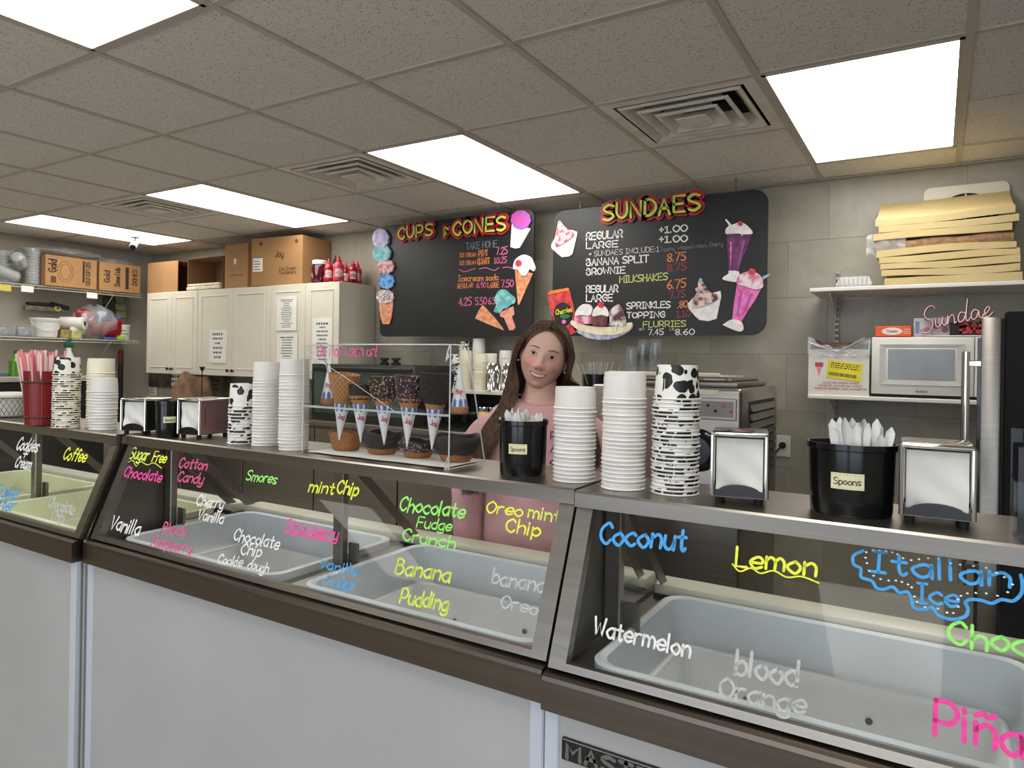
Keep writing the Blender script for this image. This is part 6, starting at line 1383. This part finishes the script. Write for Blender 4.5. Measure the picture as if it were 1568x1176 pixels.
# below the shelves: side counter with soap bottle, pole
t = empty('side_counter', (-6.35, 2.75, 0), 'dark low counter along the left wall', 'counter'); o = t.location
MB().rbox(-6.59, -6.05, 1.9, 3.30, 1.28, 1.32, .004, 1).build('worktop', mat('light_worktop', (170, 166, 156), .4), t, o); MB().box(-6.59, -6.08, 1.92, 3.28, 0, 1.28).build('base', BLACKM, t, o)
q = on(22, 590, 'x', -6.2); t = empty('soap_bottle', (-6.2, q.y, 1.32), 'green pump soap bottle on the side counter', 'bottle')
MB().lathe([(.036, 0), (.04, .005), (.04, .12), (.015, .15), (.013, .17)], 22).build('bottle', mat('green_soap', (84, 140, 40), .2), t); MB().tube([(0, 0, .17), (0, 0, .20), (.0, .035, .202)], .007, 8).build('pump', mat('dark_green_pump', (40, 60, 34), .4), t)
q = on(8, 590, 'x', -6.25); tag(MB().lathe([(.05, 0), (.07, .03), (.068, .03), (.05, .006), (0, .006)], 24, (-6.25, q.y - .02, 1.32)).build('blue_dish', mat('blue_grey_dish', (120, 140, 160), .4)), 'blue grey dish left of the green soap bottle', 'dish')
q = on(184, 600, 'x', -6.45); t = empty('mop_pole', (-6.45, q.y, 0), 'black pole with a red end leaning in the corner', 'pole')
MB().tube([(0, 0, .02), (0, 0, 1.52)], .022, 12).build('pole', BLACKM, t); MB().lathe([(.023, 1.42), (.0235, 1.52), (.018, 1.55), (0, 1.555)], 14).build('grip', mat('dark_red_grip', (96, 26, 26), .5), t); MB().rbox(-.1, .1, -.03, .03, 0, .03, .01, 1).build('foot', BLACKM, t)
c = stand(106, 655, .03); t = empty('spray_bottle', (-6.1, on(104, 600, 'x', -6.1).y, 1.32), 'white spray bottle with a green trigger above the cow cups', 'bottle')
MB().lathe([(.04, 0), (.042, .01), (.042, .15), (.02, .21), (.02, .235)], 20).build('bottle', WHITEPL, t); MB().rbox(-.02, .02, -.03, .035, .235, .285, .008, 2).tube([(0, .0, .28), (0, .01, .31)], .016, 8).build('trigger', mat('green_trigger', (20, 84, 66), .4), t)
# security camera
p = on(207, 362, 'z', ZC); t = empty('security_camera', (p.x, p.y, ZC), 'small dark security camera under the ceiling near the corner', 'camera')
MB().lathe([(.035, -.012), (.035, 0)], 20).build('mount', mat('grey_mount', (120, 116, 110), .5), t); MB().tube([(0, 0, -.01), (0, 0, -.05)], .01, 8).build('stem', mat('grey_mount', (120, 116, 110), .5), t)
MB().lathe([(0, -.07), (.026, -.07), (.028, -.06), (.028, .05), (.02, .06), (0, .06)], 18).xform(Matrix.Translation((.02, -.02, -.075)) @ Matrix.Rotation(.9, 4, 'Z') @ Matrix.Rotation(-1.1, 4, 'X')).build('body', mat('grey_mount', (120, 116, 110), .5), t)
MB().lathe([(0, -.074), (.022, -.074), (.022, -.068), (0, -.068)], 18).xform(Matrix.Translation((.02, -.02, -.075)) @ Matrix.Rotation(.9, 4, 'Z') @ Matrix.Rotation(-1.1, 4, 'X')).build('lens', BLACKPL, t)
# ================================================================== the woman behind the counter
def person():
    px, py = -1.142, 2.055
    face_dir = math.atan2(px, -py)                  # turns local -Y towards the customers
    face_dir = math.atan2(-px, py) * -1.0
    rz = math.atan2(0 - py, 0 - px) + PI / 2        # local -Y points at the camera side
    T = empty('person', (px, py, 0), 'person with long brown hair in a pink sweatshirt smiling behind the counter', 'person', rz=rz)
    # ---------------- head and neck: one surface from crown to collar (local metres, head centre at origin)
    HH = .112
    def gs(v, c, s): return math.exp(-((v - c) / s) ** 2)
    NU, NV = 112, 96
    def head(u, v):
        # v: 0 crown -> 1 jaw underside; u round the head, u = .25 faces -Y
        a = 2 * PI * u; ph = PI * (v * .93)
        z = HH * math.cos(ph); s = math.sin(ph)
        fx, fy = math.cos(a), -math.sin(a)          # fy = -1 in front
        front = max(0.0, -fy)
        t = z / HH
        wide = .0750 * (1 - .07 * gs(t, .15, .25))
        if t < -.10: wide *= 1 - .27 * ((-.10 - t) / .90) ** 1.7
        df = .092; db = .100
        if t < 0: db *= 1 - .30 * min(1, -t) ; df *= 1 - .02 * min(1, -t)
        x = wide * s ** .86 * fx * (1 + .05 * front * (1 if t < .2 else .3)); y = (df if fy < 0 else db) * s ** .80 * fy
        if t > .3: y += .006 * (t - .3)
        if fy < 0:                                   # face relief (in front only)
            xx, zz = x, z; w = min(1.0, front * 1.6)
            d = 0
            d += .0185 * math.exp(-(xx / .0115) ** 2) * gs(zz, -.029, .0125)            # nose tip
            d += .0085 * math.exp(-(xx / .0095) ** 2) * gs(zz, -.008, .020)             # bridge
            d += .0095 * (math.exp(-((xx - .0135) / .0070) ** 2) + math.exp(-((xx + .0135) / .0070) ** 2)) * gs(zz, -.032, .0080)   # wings
            d -= .0055 * (math.exp(-((xx - .031) / .0150) ** 2) + math.exp(-((xx + .031) / .0150) ** 2)) * gs(zz, .008, .0115)     # sockets
            d += .0030 * (math.exp(-((xx - .030) / .020) ** 2) + math.exp(-((xx + .030) / .020) ** 2)) * gs(zz, .028, .010)        # brow
            d += .0085 * (math.exp(-((xx - .041) / .018) ** 2) + math.exp(-((xx + .041) / .018) ** 2)) * gs(zz, -.028, .019)       # smiling cheeks
            mz = -.0605 + 11.0 * xx * xx
            d += .0050 * math.exp(-(xx / .030) ** 2) * gs(zz, mz, .018)                    # muzzle
            d -= .0030 * (math.exp(-((xx - .033) / .005) ** 2) + math.exp(-((xx + .033) / .005) ** 2)) * gs(zz, -.048, .012)       # smile folds
            d -= .0035 * math.exp(-(xx / .020) ** 2) * gs(zz, -.081, .006)                 # under the lip
            d += .0070 * math.exp(-(xx / .024) ** 2) * gs(zz, -.096, .012)                 # chin
            y -= d * w
        return Vector((x, y, z))
    tilt = Matrix.Rotation(math.radians(14), 4, 'Y') @ Matrix.Rotation(math.radians(4), 4, 'X') @ Matrix.Rotation(math.radians(-4), 4, 'Z')
    HC = Vector((.012, -.03, 1.520))
    HM = Matrix.Translation(HC) @ tilt
    SKIN = skin_material()
    body = MB().grid(head, NU, NV, closeu=True)
    nh = len(body.v)
    col = []
    for v in body.v:
        x, y, z = v; c = Vector(lin((.84, .68, .61)))
        if y < 0:
            bl = sum(math.exp(-((x - s * .040) / .021) ** 2 - ((z + .022) / .022) ** 2) for s in (-1, 1)); c = c.lerp(Vector(lin((.84, .51, .49))), min(.7, .7 * bl))
            c = c.lerp(Vector(lin((.80, .50, .48))), .5 * math.exp(-(x / .013) ** 2 - ((z + .028) / .013) ** 2))
            mz = -.0605 + 11.0 * x * x
            pass
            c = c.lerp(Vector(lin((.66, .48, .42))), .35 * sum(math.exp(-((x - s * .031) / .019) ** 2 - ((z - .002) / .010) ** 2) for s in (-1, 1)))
        col.append(c)
    body.xform(HM)
    # neck and shoulders, arms, torso, legs as one skinned figure
    def ring(c, rx, ry, n=28, ax=None): return [Vector((c[0] + rx * math.cos(2 * PI * k / n), c[1] + ry * math.sin(2 * PI * k / n), c[2])) for k in range(n)]
    def loft(mb, rings):
        n = len(rings[0]); vs_ = [p for r in rings for p in r]; fs = [(i * n + k, i * n + (k + 1) % n, (i + 1) * n + (k + 1) % n, (i + 1) * n + k) for i in range(len(rings) - 1) for k in range(n)] + [tuple(range((len(rings) - 1) * n, len(rings) * n)), tuple(reversed(range(n)))]
        mb.add(vs_, fs, True)
    loft(body, [ring((.006, -.018, 1.475), .052, .058), ring((.004, -.012, 1.445), .051, .055), ring((.002, -.004, 1.41), .054, .056), ring((0, .0, 1.38), .062, .060), ring((0, .004, 1.36), .085, .070), ring((0, .008, 1.335), .135, .085), ring((0, .01, 1.30), .165, .095), ring((0, .01, 1.22), .150, .105), ring((0, .0, 1.10), .140, .105), ring((0, 0, 1.0), .125, .095), ring((0, 0, .90), .155, .115), ring((0, 0, .82), .16, .12)])
    def limb(mb, pts, rad, n=14): mb.tube(smooth_line([Vector(p) for p in pts], 4), [rad[min(int(i / 4), len(rad) - 2)] * (1 - (i % 4) / 4) + rad[min(int(i / 4) + 1, len(rad) - 1)] * ((i % 4) / 4) for i in range((len(pts) - 1) * 4 + 1)], n)
    for s in (-1, 1):
        limb(body, [(s * .125, .01, 1.275), (s * .195, .015, 1.19), (s * .222, .010, 1.05), (s * .222, .0, .90), (s * .215, -.01, .82)], [.042, .046, .038, .030, .024])
        wr = Vector((s * .213, -.015, .81))
        body.tube([wr, wr + Vector((0, -.018, -.035)), wr + Vector((0, -.03, -.075))], [.022, .030, .028], 10, flat=.5)
        for k, ln in enumerate((.062, .072, .067, .052)):
            b0 = wr + Vector((-s * .021 + s * .014 * k, -.03, -.072)); body.tube([b0, b0 + Vector((0, -.012, -ln * .45)), b0 + Vector((0, -.006, -ln * .8)), b0 + Vector((0, .004, -ln))], [.0085, .008, .007, .005], 8)
        b0 = wr + Vector((-s * .024, -.012, -.025)); body.tube([b0, b0 + Vector((-s * .016, -.012, -.025)), b0 + Vector((-s * .018, -.016, -.055))], [.0105, .0095, .006], 8)
        limb(body, [(s * .085, 0, .86), (s * .09, .005, .65), (s * .09, .0, .46), (s * .09, .015, .26), (s * .09, .02, .09)], [.085, .075, .055, .050, .034])
        body.rbox(s * .09 - .04, s * .09 + .04, -.15, .06, .0, .07, .03, 3)
    nb = len(body.v); base = Vector(lin((.83, .67, .60))); col += [base] * (nb - nh)
    bo = body.build('body', SKIN, T, sharp=80)
    at = bo.data.color_attributes.new('skin_tone', 'FLOAT_COLOR', 'POINT')
    for i, c in enumerate(col): at.data[i].color = (c[0], c[1], c[2], 1)
    # face details
    def onface(x, z, lift=0.0):
        v = math.acos(max(-1, min(1, z / HH))) / (PI * .93); lo, hi = .001, .499
        for _ in range(26):
            m_ = (lo + hi) / 2
            if head(m_, v).x > x: lo = m_
            else: hi = m_
        return Vector((x, head((lo + hi) / 2, v).y - lift, z))
    def patch(fx, n, m_, m, nm, par=None):
        vs_ = [fx(-1 + 2 * i / (n - 1), -1 + 2 * j / (m_ - 1)) for j in range(m_) for i in range(n)]
        fs = [(j * n + i, j * n + i + 1, (j + 1) * n + i + 1, (j + 1) * n + i) for j in range(m_ - 1) for i in range(n - 1)]
        return MB().add(vs_, fs, True).xform(HM).build(nm, m, par or T, sharp=80)
    EW = mat('eye_white', (200, 190, 184), .6, spec=.2); IR = mat('brown_iris', (52, 34, 26), .7, spec=.15); PU = mat('pupil', (12, 10, 10), .5, spec=.2); LASH = mat('dark_lash', (44, 30, 26), .7); BROW = mat('brown_brow', (104, 74, 58), .8); LIP = mat('rose_lip', (186, 104, 102), .35); TEE = mat('teeth', (238, 234, 226), .25); DKM = mat('mouth_dark', (80, 34, 34), .6)
    for s in (-1, 1):
        ex, ez, eh = s * .0310, .0055, .0041
        hgt = lambda q: eh * max(0.0, 1 - q * q) ** .65
        bul = lambda q: .0016 + .0018 * max(0, 1 - q * q)
        zc_ = lambda q: ez + .0016 * (1 - q * q) + s * q * .0006
        e = patch(lambda q, r: onface(ex + .0122 * q, zc_(q) + hgt(q) * r, bul(q)), 17, 5, EW, 'eye')
        def iris(R, lift, m, nm):
            def f(q, r):
                x = R * q; zz = R * math.sqrt(max(0, 1 - q * q)) * r; qq = x / .0122; h = hgt(qq); zz = max(-h, min(h, zz - .0002)); return onface(ex + x, zc_(qq) + zz, bul(qq) + lift)
            patch(f, 13, 7, m, nm, e)
        iris(.0054, .0010, IR, 'iris'); iris(.0026, .0017, PU, 'pupil')
        for (sg, r, m, nm, up_) in ((1, .0013, LASH, 'lash_line', .0002), (1, .0019, SKIN, 'upper_lid', .0030), (-1, .0019, SKIN, 'lower_lid', .0020)):
            pts = [onface(ex + .0130 * q, zc_(q) + sg * (hgt(q) + up_ * (.4 + .6 * (1 - q * q))), bul(q) * .7) for q in [-1 + k / 6 for k in range(13)]]
            ob = MB().tube(pts, [r * (.35 + .65 * (1 - abs(-1 + k / 6) ** 2)) for k in range(13)], 8).xform(HM).build(nm, m, T, sharp=80)
            if m is SKIN:
                a2 = ob.data.color_attributes.new('skin_tone', 'FLOAT_COLOR', 'POINT'); cc = lin((.80, .60, .54))
                for d_ in a2.data: d_.color = cc + (1,)
        pts = []
        for k in range(9):
            q = k / 8; xx = s * (.014 + .036 * q); zz = .0240 + .0070 * math.sin(PI * min(1, q * .72 + .08)) - .003 * q; pts.append(onface(xx, zz, .0006))
        MB().tube(pts, [.0022, .0031, .0033, .0032, .0029, .0025, .0020, .0015, .0007], 8, flat=.5).xform(HM).build('eyebrow', BROW, T)
        er = MB().grid(lambda u, v: Vector((s * (.0725 + .010 * math.sin(PI * v) * (.5 + .5 * math.cos(2 * PI * u))), .008 + .016 * math.sin(PI * v) * math.sin(2 * PI * u) * .8, -.004 + .030 * math.cos(PI * v))), 16, 10, closeu=True).xform(HM).build('ear', SKIN, T)
        a2 = er.data.color_attributes.new('skin_tone', 'FLOAT_COLOR', 'POINT')
        for d_ in a2.data: d_.color = lin((.78, .58, .52)) + (1,)
        MB().lathe([(0, -.004), (.004, 0), (0, .004)], 12).xform(HM @ Matrix.Translation((s * .080, -.008, -.034))).build('pearl_earring', mat('pearl', (230, 226, 222), .2), T)
    # smiling mouth: dark gap, teeth, lips, each a curved patch on the face
    W_ = .0285
    def mouth(za, zb, qm, lift, bulge, m, nm, cup=0.0):
        def f(q, r):
            x = W_ * q * qm; f_ = math.sqrt(max(0, 1 - (q * qm) ** 2)); t_ = (r + 1) / 2; zz = (za + (zb - za) * t_) * f_ - cup * math.exp(-(x / .004) ** 2) * t_
            return onface(x, -.0605 + 11.0 * x * x + zz, lift + bulge * math.sin(PI * t_) * f_)
        patch(f, 25, 6, m, nm)
    for s in (-1, 1):
        patch(lambda q, r: onface(s * .0078 + .0034 * q, -.0395 + .0016 * r * math.sqrt(max(0, 1 - q * q)) + .0006 * q * s, .0006), 9, 3, mat('nostril', (96, 50, 46), .7), 'nostril')
    mouth(-.0048, .0042, 1.0, .0008, 0, DKM, 'mouth_gap')
    mouth(-.0030, .0040, .80, .0013, .0006, TEE, 'teeth')
    mouth(.0034, .0076, 1.0, .0010, .0022, LIP, 'upper_lip', .0012)
    mouth(-.0036, -.0098, 1.0, .0010, .0026, LIP, 'lower_lip')
    # ---------------- sweatshirt
    SHIRT = mat('pink_sweatshirt', (210, 162, 164), .85, var=.05, scale=14, bump=.25, bscale=22)
    sh = MB()
    def rg(z, rx, ry, cy=.0, wr=0.0, cx=0.0, n=48, drop=0.0):
        out = []
        for k in range(n):
            a = 2 * PI * k / n; f = 1 + wr * math.sin(7 * a + z * 60) + wr * .6 * math.sin(11 * a - z * 40)
            out.append(Vector((cx + rx * f * math.cos(a), cy + ry * f * math.sin(a), z - drop * max(0, -math.sin(a)))))
        return out
    rings = [rg(1.382, .078, .072, .004, drop=.030), rg(1.388, .082, .078, .004, drop=.030), rg(1.384, .090, .084, .004, drop=.028), rg(1.372, .112, .090, .008, drop=.022), rg(1.350, .150, .098, .010, drop=.010), rg(1.322, .172, .104, .010, .004), rg(1.28, .192, .116, .008, .008), rg(1.22, .186, .128, .002, .010), rg(1.15, .180, .136, -.004, .012), rg(1.06, .178, .136, -.004, .016), rg(.98, .180, .136, 0, .018), rg(.92, .184, .138, 0, .014), rg(.88, .176, .130, 0, .006), rg(.862, .168, .124, 0)]
    n = 48; vs_ = [p for r in rings for p in r]; sh.add(vs_, [(i * n + k, i * n + (k + 1) % n, (i + 1) * n + (k + 1) % n, (i + 1) * n + k) for i in range(len(rings) - 1) for k in range(n)], True)
    for s in (-1, 1):
        P = smooth_line([Vector(p) for p in ((s * .095, .01, 1.275), (s * .165, .012, 1.262), (s * .222, .012, 1.18), (s * .240, .008, 1.06), (s * .236, .0, .92), (s * .224, -.008, .845))], 6); m_ = len(P)
        rr = [(.060 + (.068 - .060) * i / m_) * (1 - .42 * max(0, (i / m_ - .35) / .65)) * (1 + .05 * math.sin(i * 1.9) * (i / m_)) for i in range(m_)]
        sh.tube(P, rr, 20)
    shirt = sh.build('sweatshirt', SHIRT, T, sharp=80)
    mb = MB(); mb.tube([p + Vector((0, -.001, .002)) for p in rg(1.384, .081, .076, .004, drop=.030)], .006, 8, closed=True); mb.build('collar_rib', mat('pink_collar', (198, 150, 154), .9), shirt)
    # dark script down the chest
    for k, s in enumerate(('R', 'A', 'a', 'k')):
        st, w = strokes(s, 1.9, .4, random.Random(k)); kx = .019 / w; mb = MB(); hz = .024
        def fn(x, y, z, k=k):
            xx = x + .036; zz = 1.255 - .040 * k + y; rx, ry = .186, .132; f = math.sqrt(max(.05, 1 - (xx / rx) ** 2)); return Vector((xx, -ry * f - .004 - z, zz))
        for p in st: ribbon(mb, [(q.x * kx, q.y * hz / 10) for q in p], .0017, fn, dz=.002)
        mb.build('chest_lettering', mat('dark_fabric_print', (58, 48, 52), .8), shirt)
    mb = MB().tube([Vector((.066 * math.cos(a), -.03 + .066 * math.sin(a) * .9, 1.375 + .045 * math.sin(a))) for a in [PI + PI * k / 16 for k in range(17)]], .0008, 5); nk = mb.build('necklace', mat('thin_silver', (200, 198, 196), .2, 1), T)
    MB().lathe([(0, -.003), (.0035, 0), (0, .003)], 10, (0, -.124, 1.310)).build('pendant', mat('thin_silver', (200, 198, 196), .2, 1), nk)
    tr = MB(); loft(tr, [ring((0, 0, .95), .15, .112), ring((0, 0, .88), .168, .125), ring((0, 0, .80), .172, .13), ring((0, 0, .77), .15, .11)])
    for s in (-1, 1): limb(tr, [(s * .085, 0, .84), (s * .09, .005, .65), (s * .09, .0, .46), (s * .09, .015, .26), (s * .09, .02, .07)], [.092, .084, .066, .060, .055])
    tr.build('trousers', mat('dark_denim', (40, 44, 58), .9, var=.1, scale=40), T)
    # ---------------- hair: scalp shell and long strands from a centre parting
    HAIR = hair_material()
    def scalp(p, k=1.0): return Vector((p.x * k, p.y * k, p.z * k))
    sc = MB()
    def cap(u, v):
        a = 2 * PI * u; q = head(u, v * .60); f = -(-math.sin(a)); front = max(0.0, math.sin(a))
        lim = .60 - .335 * front ** 1.4
        q = head(u, v * lim); side = abs(math.cos(a)); return Vector((q.x * (1.05 + .07 * v * side), q.y * 1.05, q.z * 1.05)) + Vector((0, .003, .003))
    sc.grid(cap, 56, 26, closeu=True); sc.xform(HM)
    sc.build('hair_cap', HAIR, T, sharp=80)
    rnd = random.Random(11); hs = MB()
    def strand(pts, r0, r1):
        P = smooth_line(pts, 5); m_ = len(P); hs.tube(P, [r0 * (1 - i / m_) ** .45 * (1 if i > 2 else .7) + r1 for i in range(m_)], 5, flat=.6)
    HI = HM.inverted()
    for k in range(1300):
        s = -1 if rnd.random() < .55 else 1
        back = rnd.random()                          # 0 = front edge of the hair, 1 = back of the head
        lay = rnd.random()                           # 0 = against the head, 1 = outer layer
        y0 = -.066 + .150 * back; z0 = .086 + .028 * math.sin(PI * min(1, max(0, (y0 + .075) / .16))) - (.02 if back > .85 else 0)
        p0 = Vector((s * rnd.uniform(.0005, .004), y0, z0 + .006 + .004 * lay))
        w = 1.02 + .20 * lay
        yt = max(y0, -.052) * .85 + rnd.uniform(-.004, .006)
        p1 = Vector((s * .048 * (1.0 + .10 * lay), yt - .004 * (1 - back), z0 - .018 + .008 * lay + rnd.uniform(-.003, .003)))
        p2 = Vector((s * .078 * w, yt + .010, .022 + rnd.uniform(-.008, .008)))
        p3 = Vector((s * .083 * w, yt + .022, -.045))
        H0, H1, H2, H3 = HM @ p0, HM @ p1, HM @ p2, HM @ p3
        f = min(1, max(0, lay * .8 + rnd.uniform(-.1, .25))); j = lambda e: rnd.uniform(-e, e)
        if s < 0:                                    # viewer's left: forward over the shoulder, down the front
            b_ = max(0, back - .5) * .10
            pts = [H0, H1, H2, H3, Vector((-.070 - .046 * f, -.030 - .02 * (1 - back) + b_, 1.42)), Vector((-.086 - .050 * f, -.075 + b_, 1.355)), Vector((-.128 - .058 * f + j(.008), -.118 + b_, 1.27)), Vector((-.172 - .046 * f + j(.012), -.132 + b_, 1.19 + j(.02))), Vector((-.202 - .034 * f + j(.018), -.135 + b_, 1.12 - .05 * rnd.random()))]
        else:                                        # viewer's right: straight down behind and over the shoulder
            b_ = .03 * back
            pts = [H0, H1, H2, H3, Vector((.088 + .050 * f, .0 + b_, 1.42)), Vector((.095 + .066 * f, -.045 + b_, 1.355)), Vector((.108 + .080 * f, -.095 + b_, 1.27)), Vector((.120 + .080 * f + j(.01), -.125 + b_, 1.18 + j(.02)))]
        strand(pts, rnd.uniform(.0011, .0022), .0004)
    for k in range(240):                             # the back of the head
        a = rnd.uniform(.12, PI - .12); p0 = Vector((.004 * math.cos(a), .03 + .05 * rnd.random(), .106)); w = 1.05
        p1 = Vector((.055 * math.cos(a) * w, .02 + .075 * math.sin(a), .075)); p2 = Vector((.080 * math.cos(a) * w, .015 + .095 * math.sin(a), .0)); p3 = Vector((.082 * math.cos(a) * w, .02 + .09 * math.sin(a), -.06))
        H = [HM @ q for q in (p0, p1, p2, p3)]; e = H[3]
        strand(H + [Vector((e.x * 1.12, e.y + .012, 1.36)), Vector((e.x * 1.25, max(e.y, .05) + .035, 1.24)), Vector((e.x * 1.3, max(e.y, .05) + .035, 1.08 + .06 * rnd.random()))], rnd.uniform(.003, .005), .0004)
    hs.build('hair', HAIR, T, sharp=80)
def skin_material():
    m, N, L, b = custom('skin')
    a = N.new('ShaderNodeAttribute'); a.attribute_name = 'skin_tone'
    tc = N.new('ShaderNodeTexCoord'); n = N.new('ShaderNodeTexNoise'); n.inputs['Scale'].default_value = 260; L.new(tc.outputs['Object'], n.inputs['Vector'])
    L.new(a.outputs['Color'], b.inputs['Base Color']); b.inputs['Roughness'].default_value = .48
    b.inputs['Subsurface Weight'].default_value = .12; b.inputs['Subsurface Radius'].default_value = (.01, .004, .002); b.inputs['Subsurface Scale'].default_value = .5
    bp = N.new('ShaderNodeBump'); bp.inputs['Strength'].default_value = .06; bp.inputs['Distance'].default_value = .001; L.new(n.outputs[0], bp.inputs['Height']); L.new(bp.outputs[0], b.inputs['Normal'])
    return m
def hair_material():
    m, N, L, b = custom('brown_hair')
    tc = N.new('ShaderNodeTexCoord'); mp = N.new('ShaderNodeMapping'); mp.inputs['Scale'].default_value = (1, 1, .12); L.new(tc.outputs['Object'], mp.inputs[0])
    n = N.new('ShaderNodeTexNoise'); n.inputs['Scale'].default_value = 130; n.inputs['Detail'].default_value = 3; L.new(mp.outputs[0], n.inputs['Vector'])
    r = N.new('ShaderNodeValToRGB'); e = r.color_ramp.elements; e[0].position = .35; e[1].position = .7; e[0].color = lin((.26, .19, .145)) + (1,); e[1].color = lin((.42, .315, .245)) + (1,)
    L.new(n.outputs[0], r.inputs[0]); L.new(r.outputs[0], b.inputs['Base Color']); b.inputs['Roughness'].default_value = .55; b.inputs['Specular IOR Level'].default_value = .35
    return m
person()
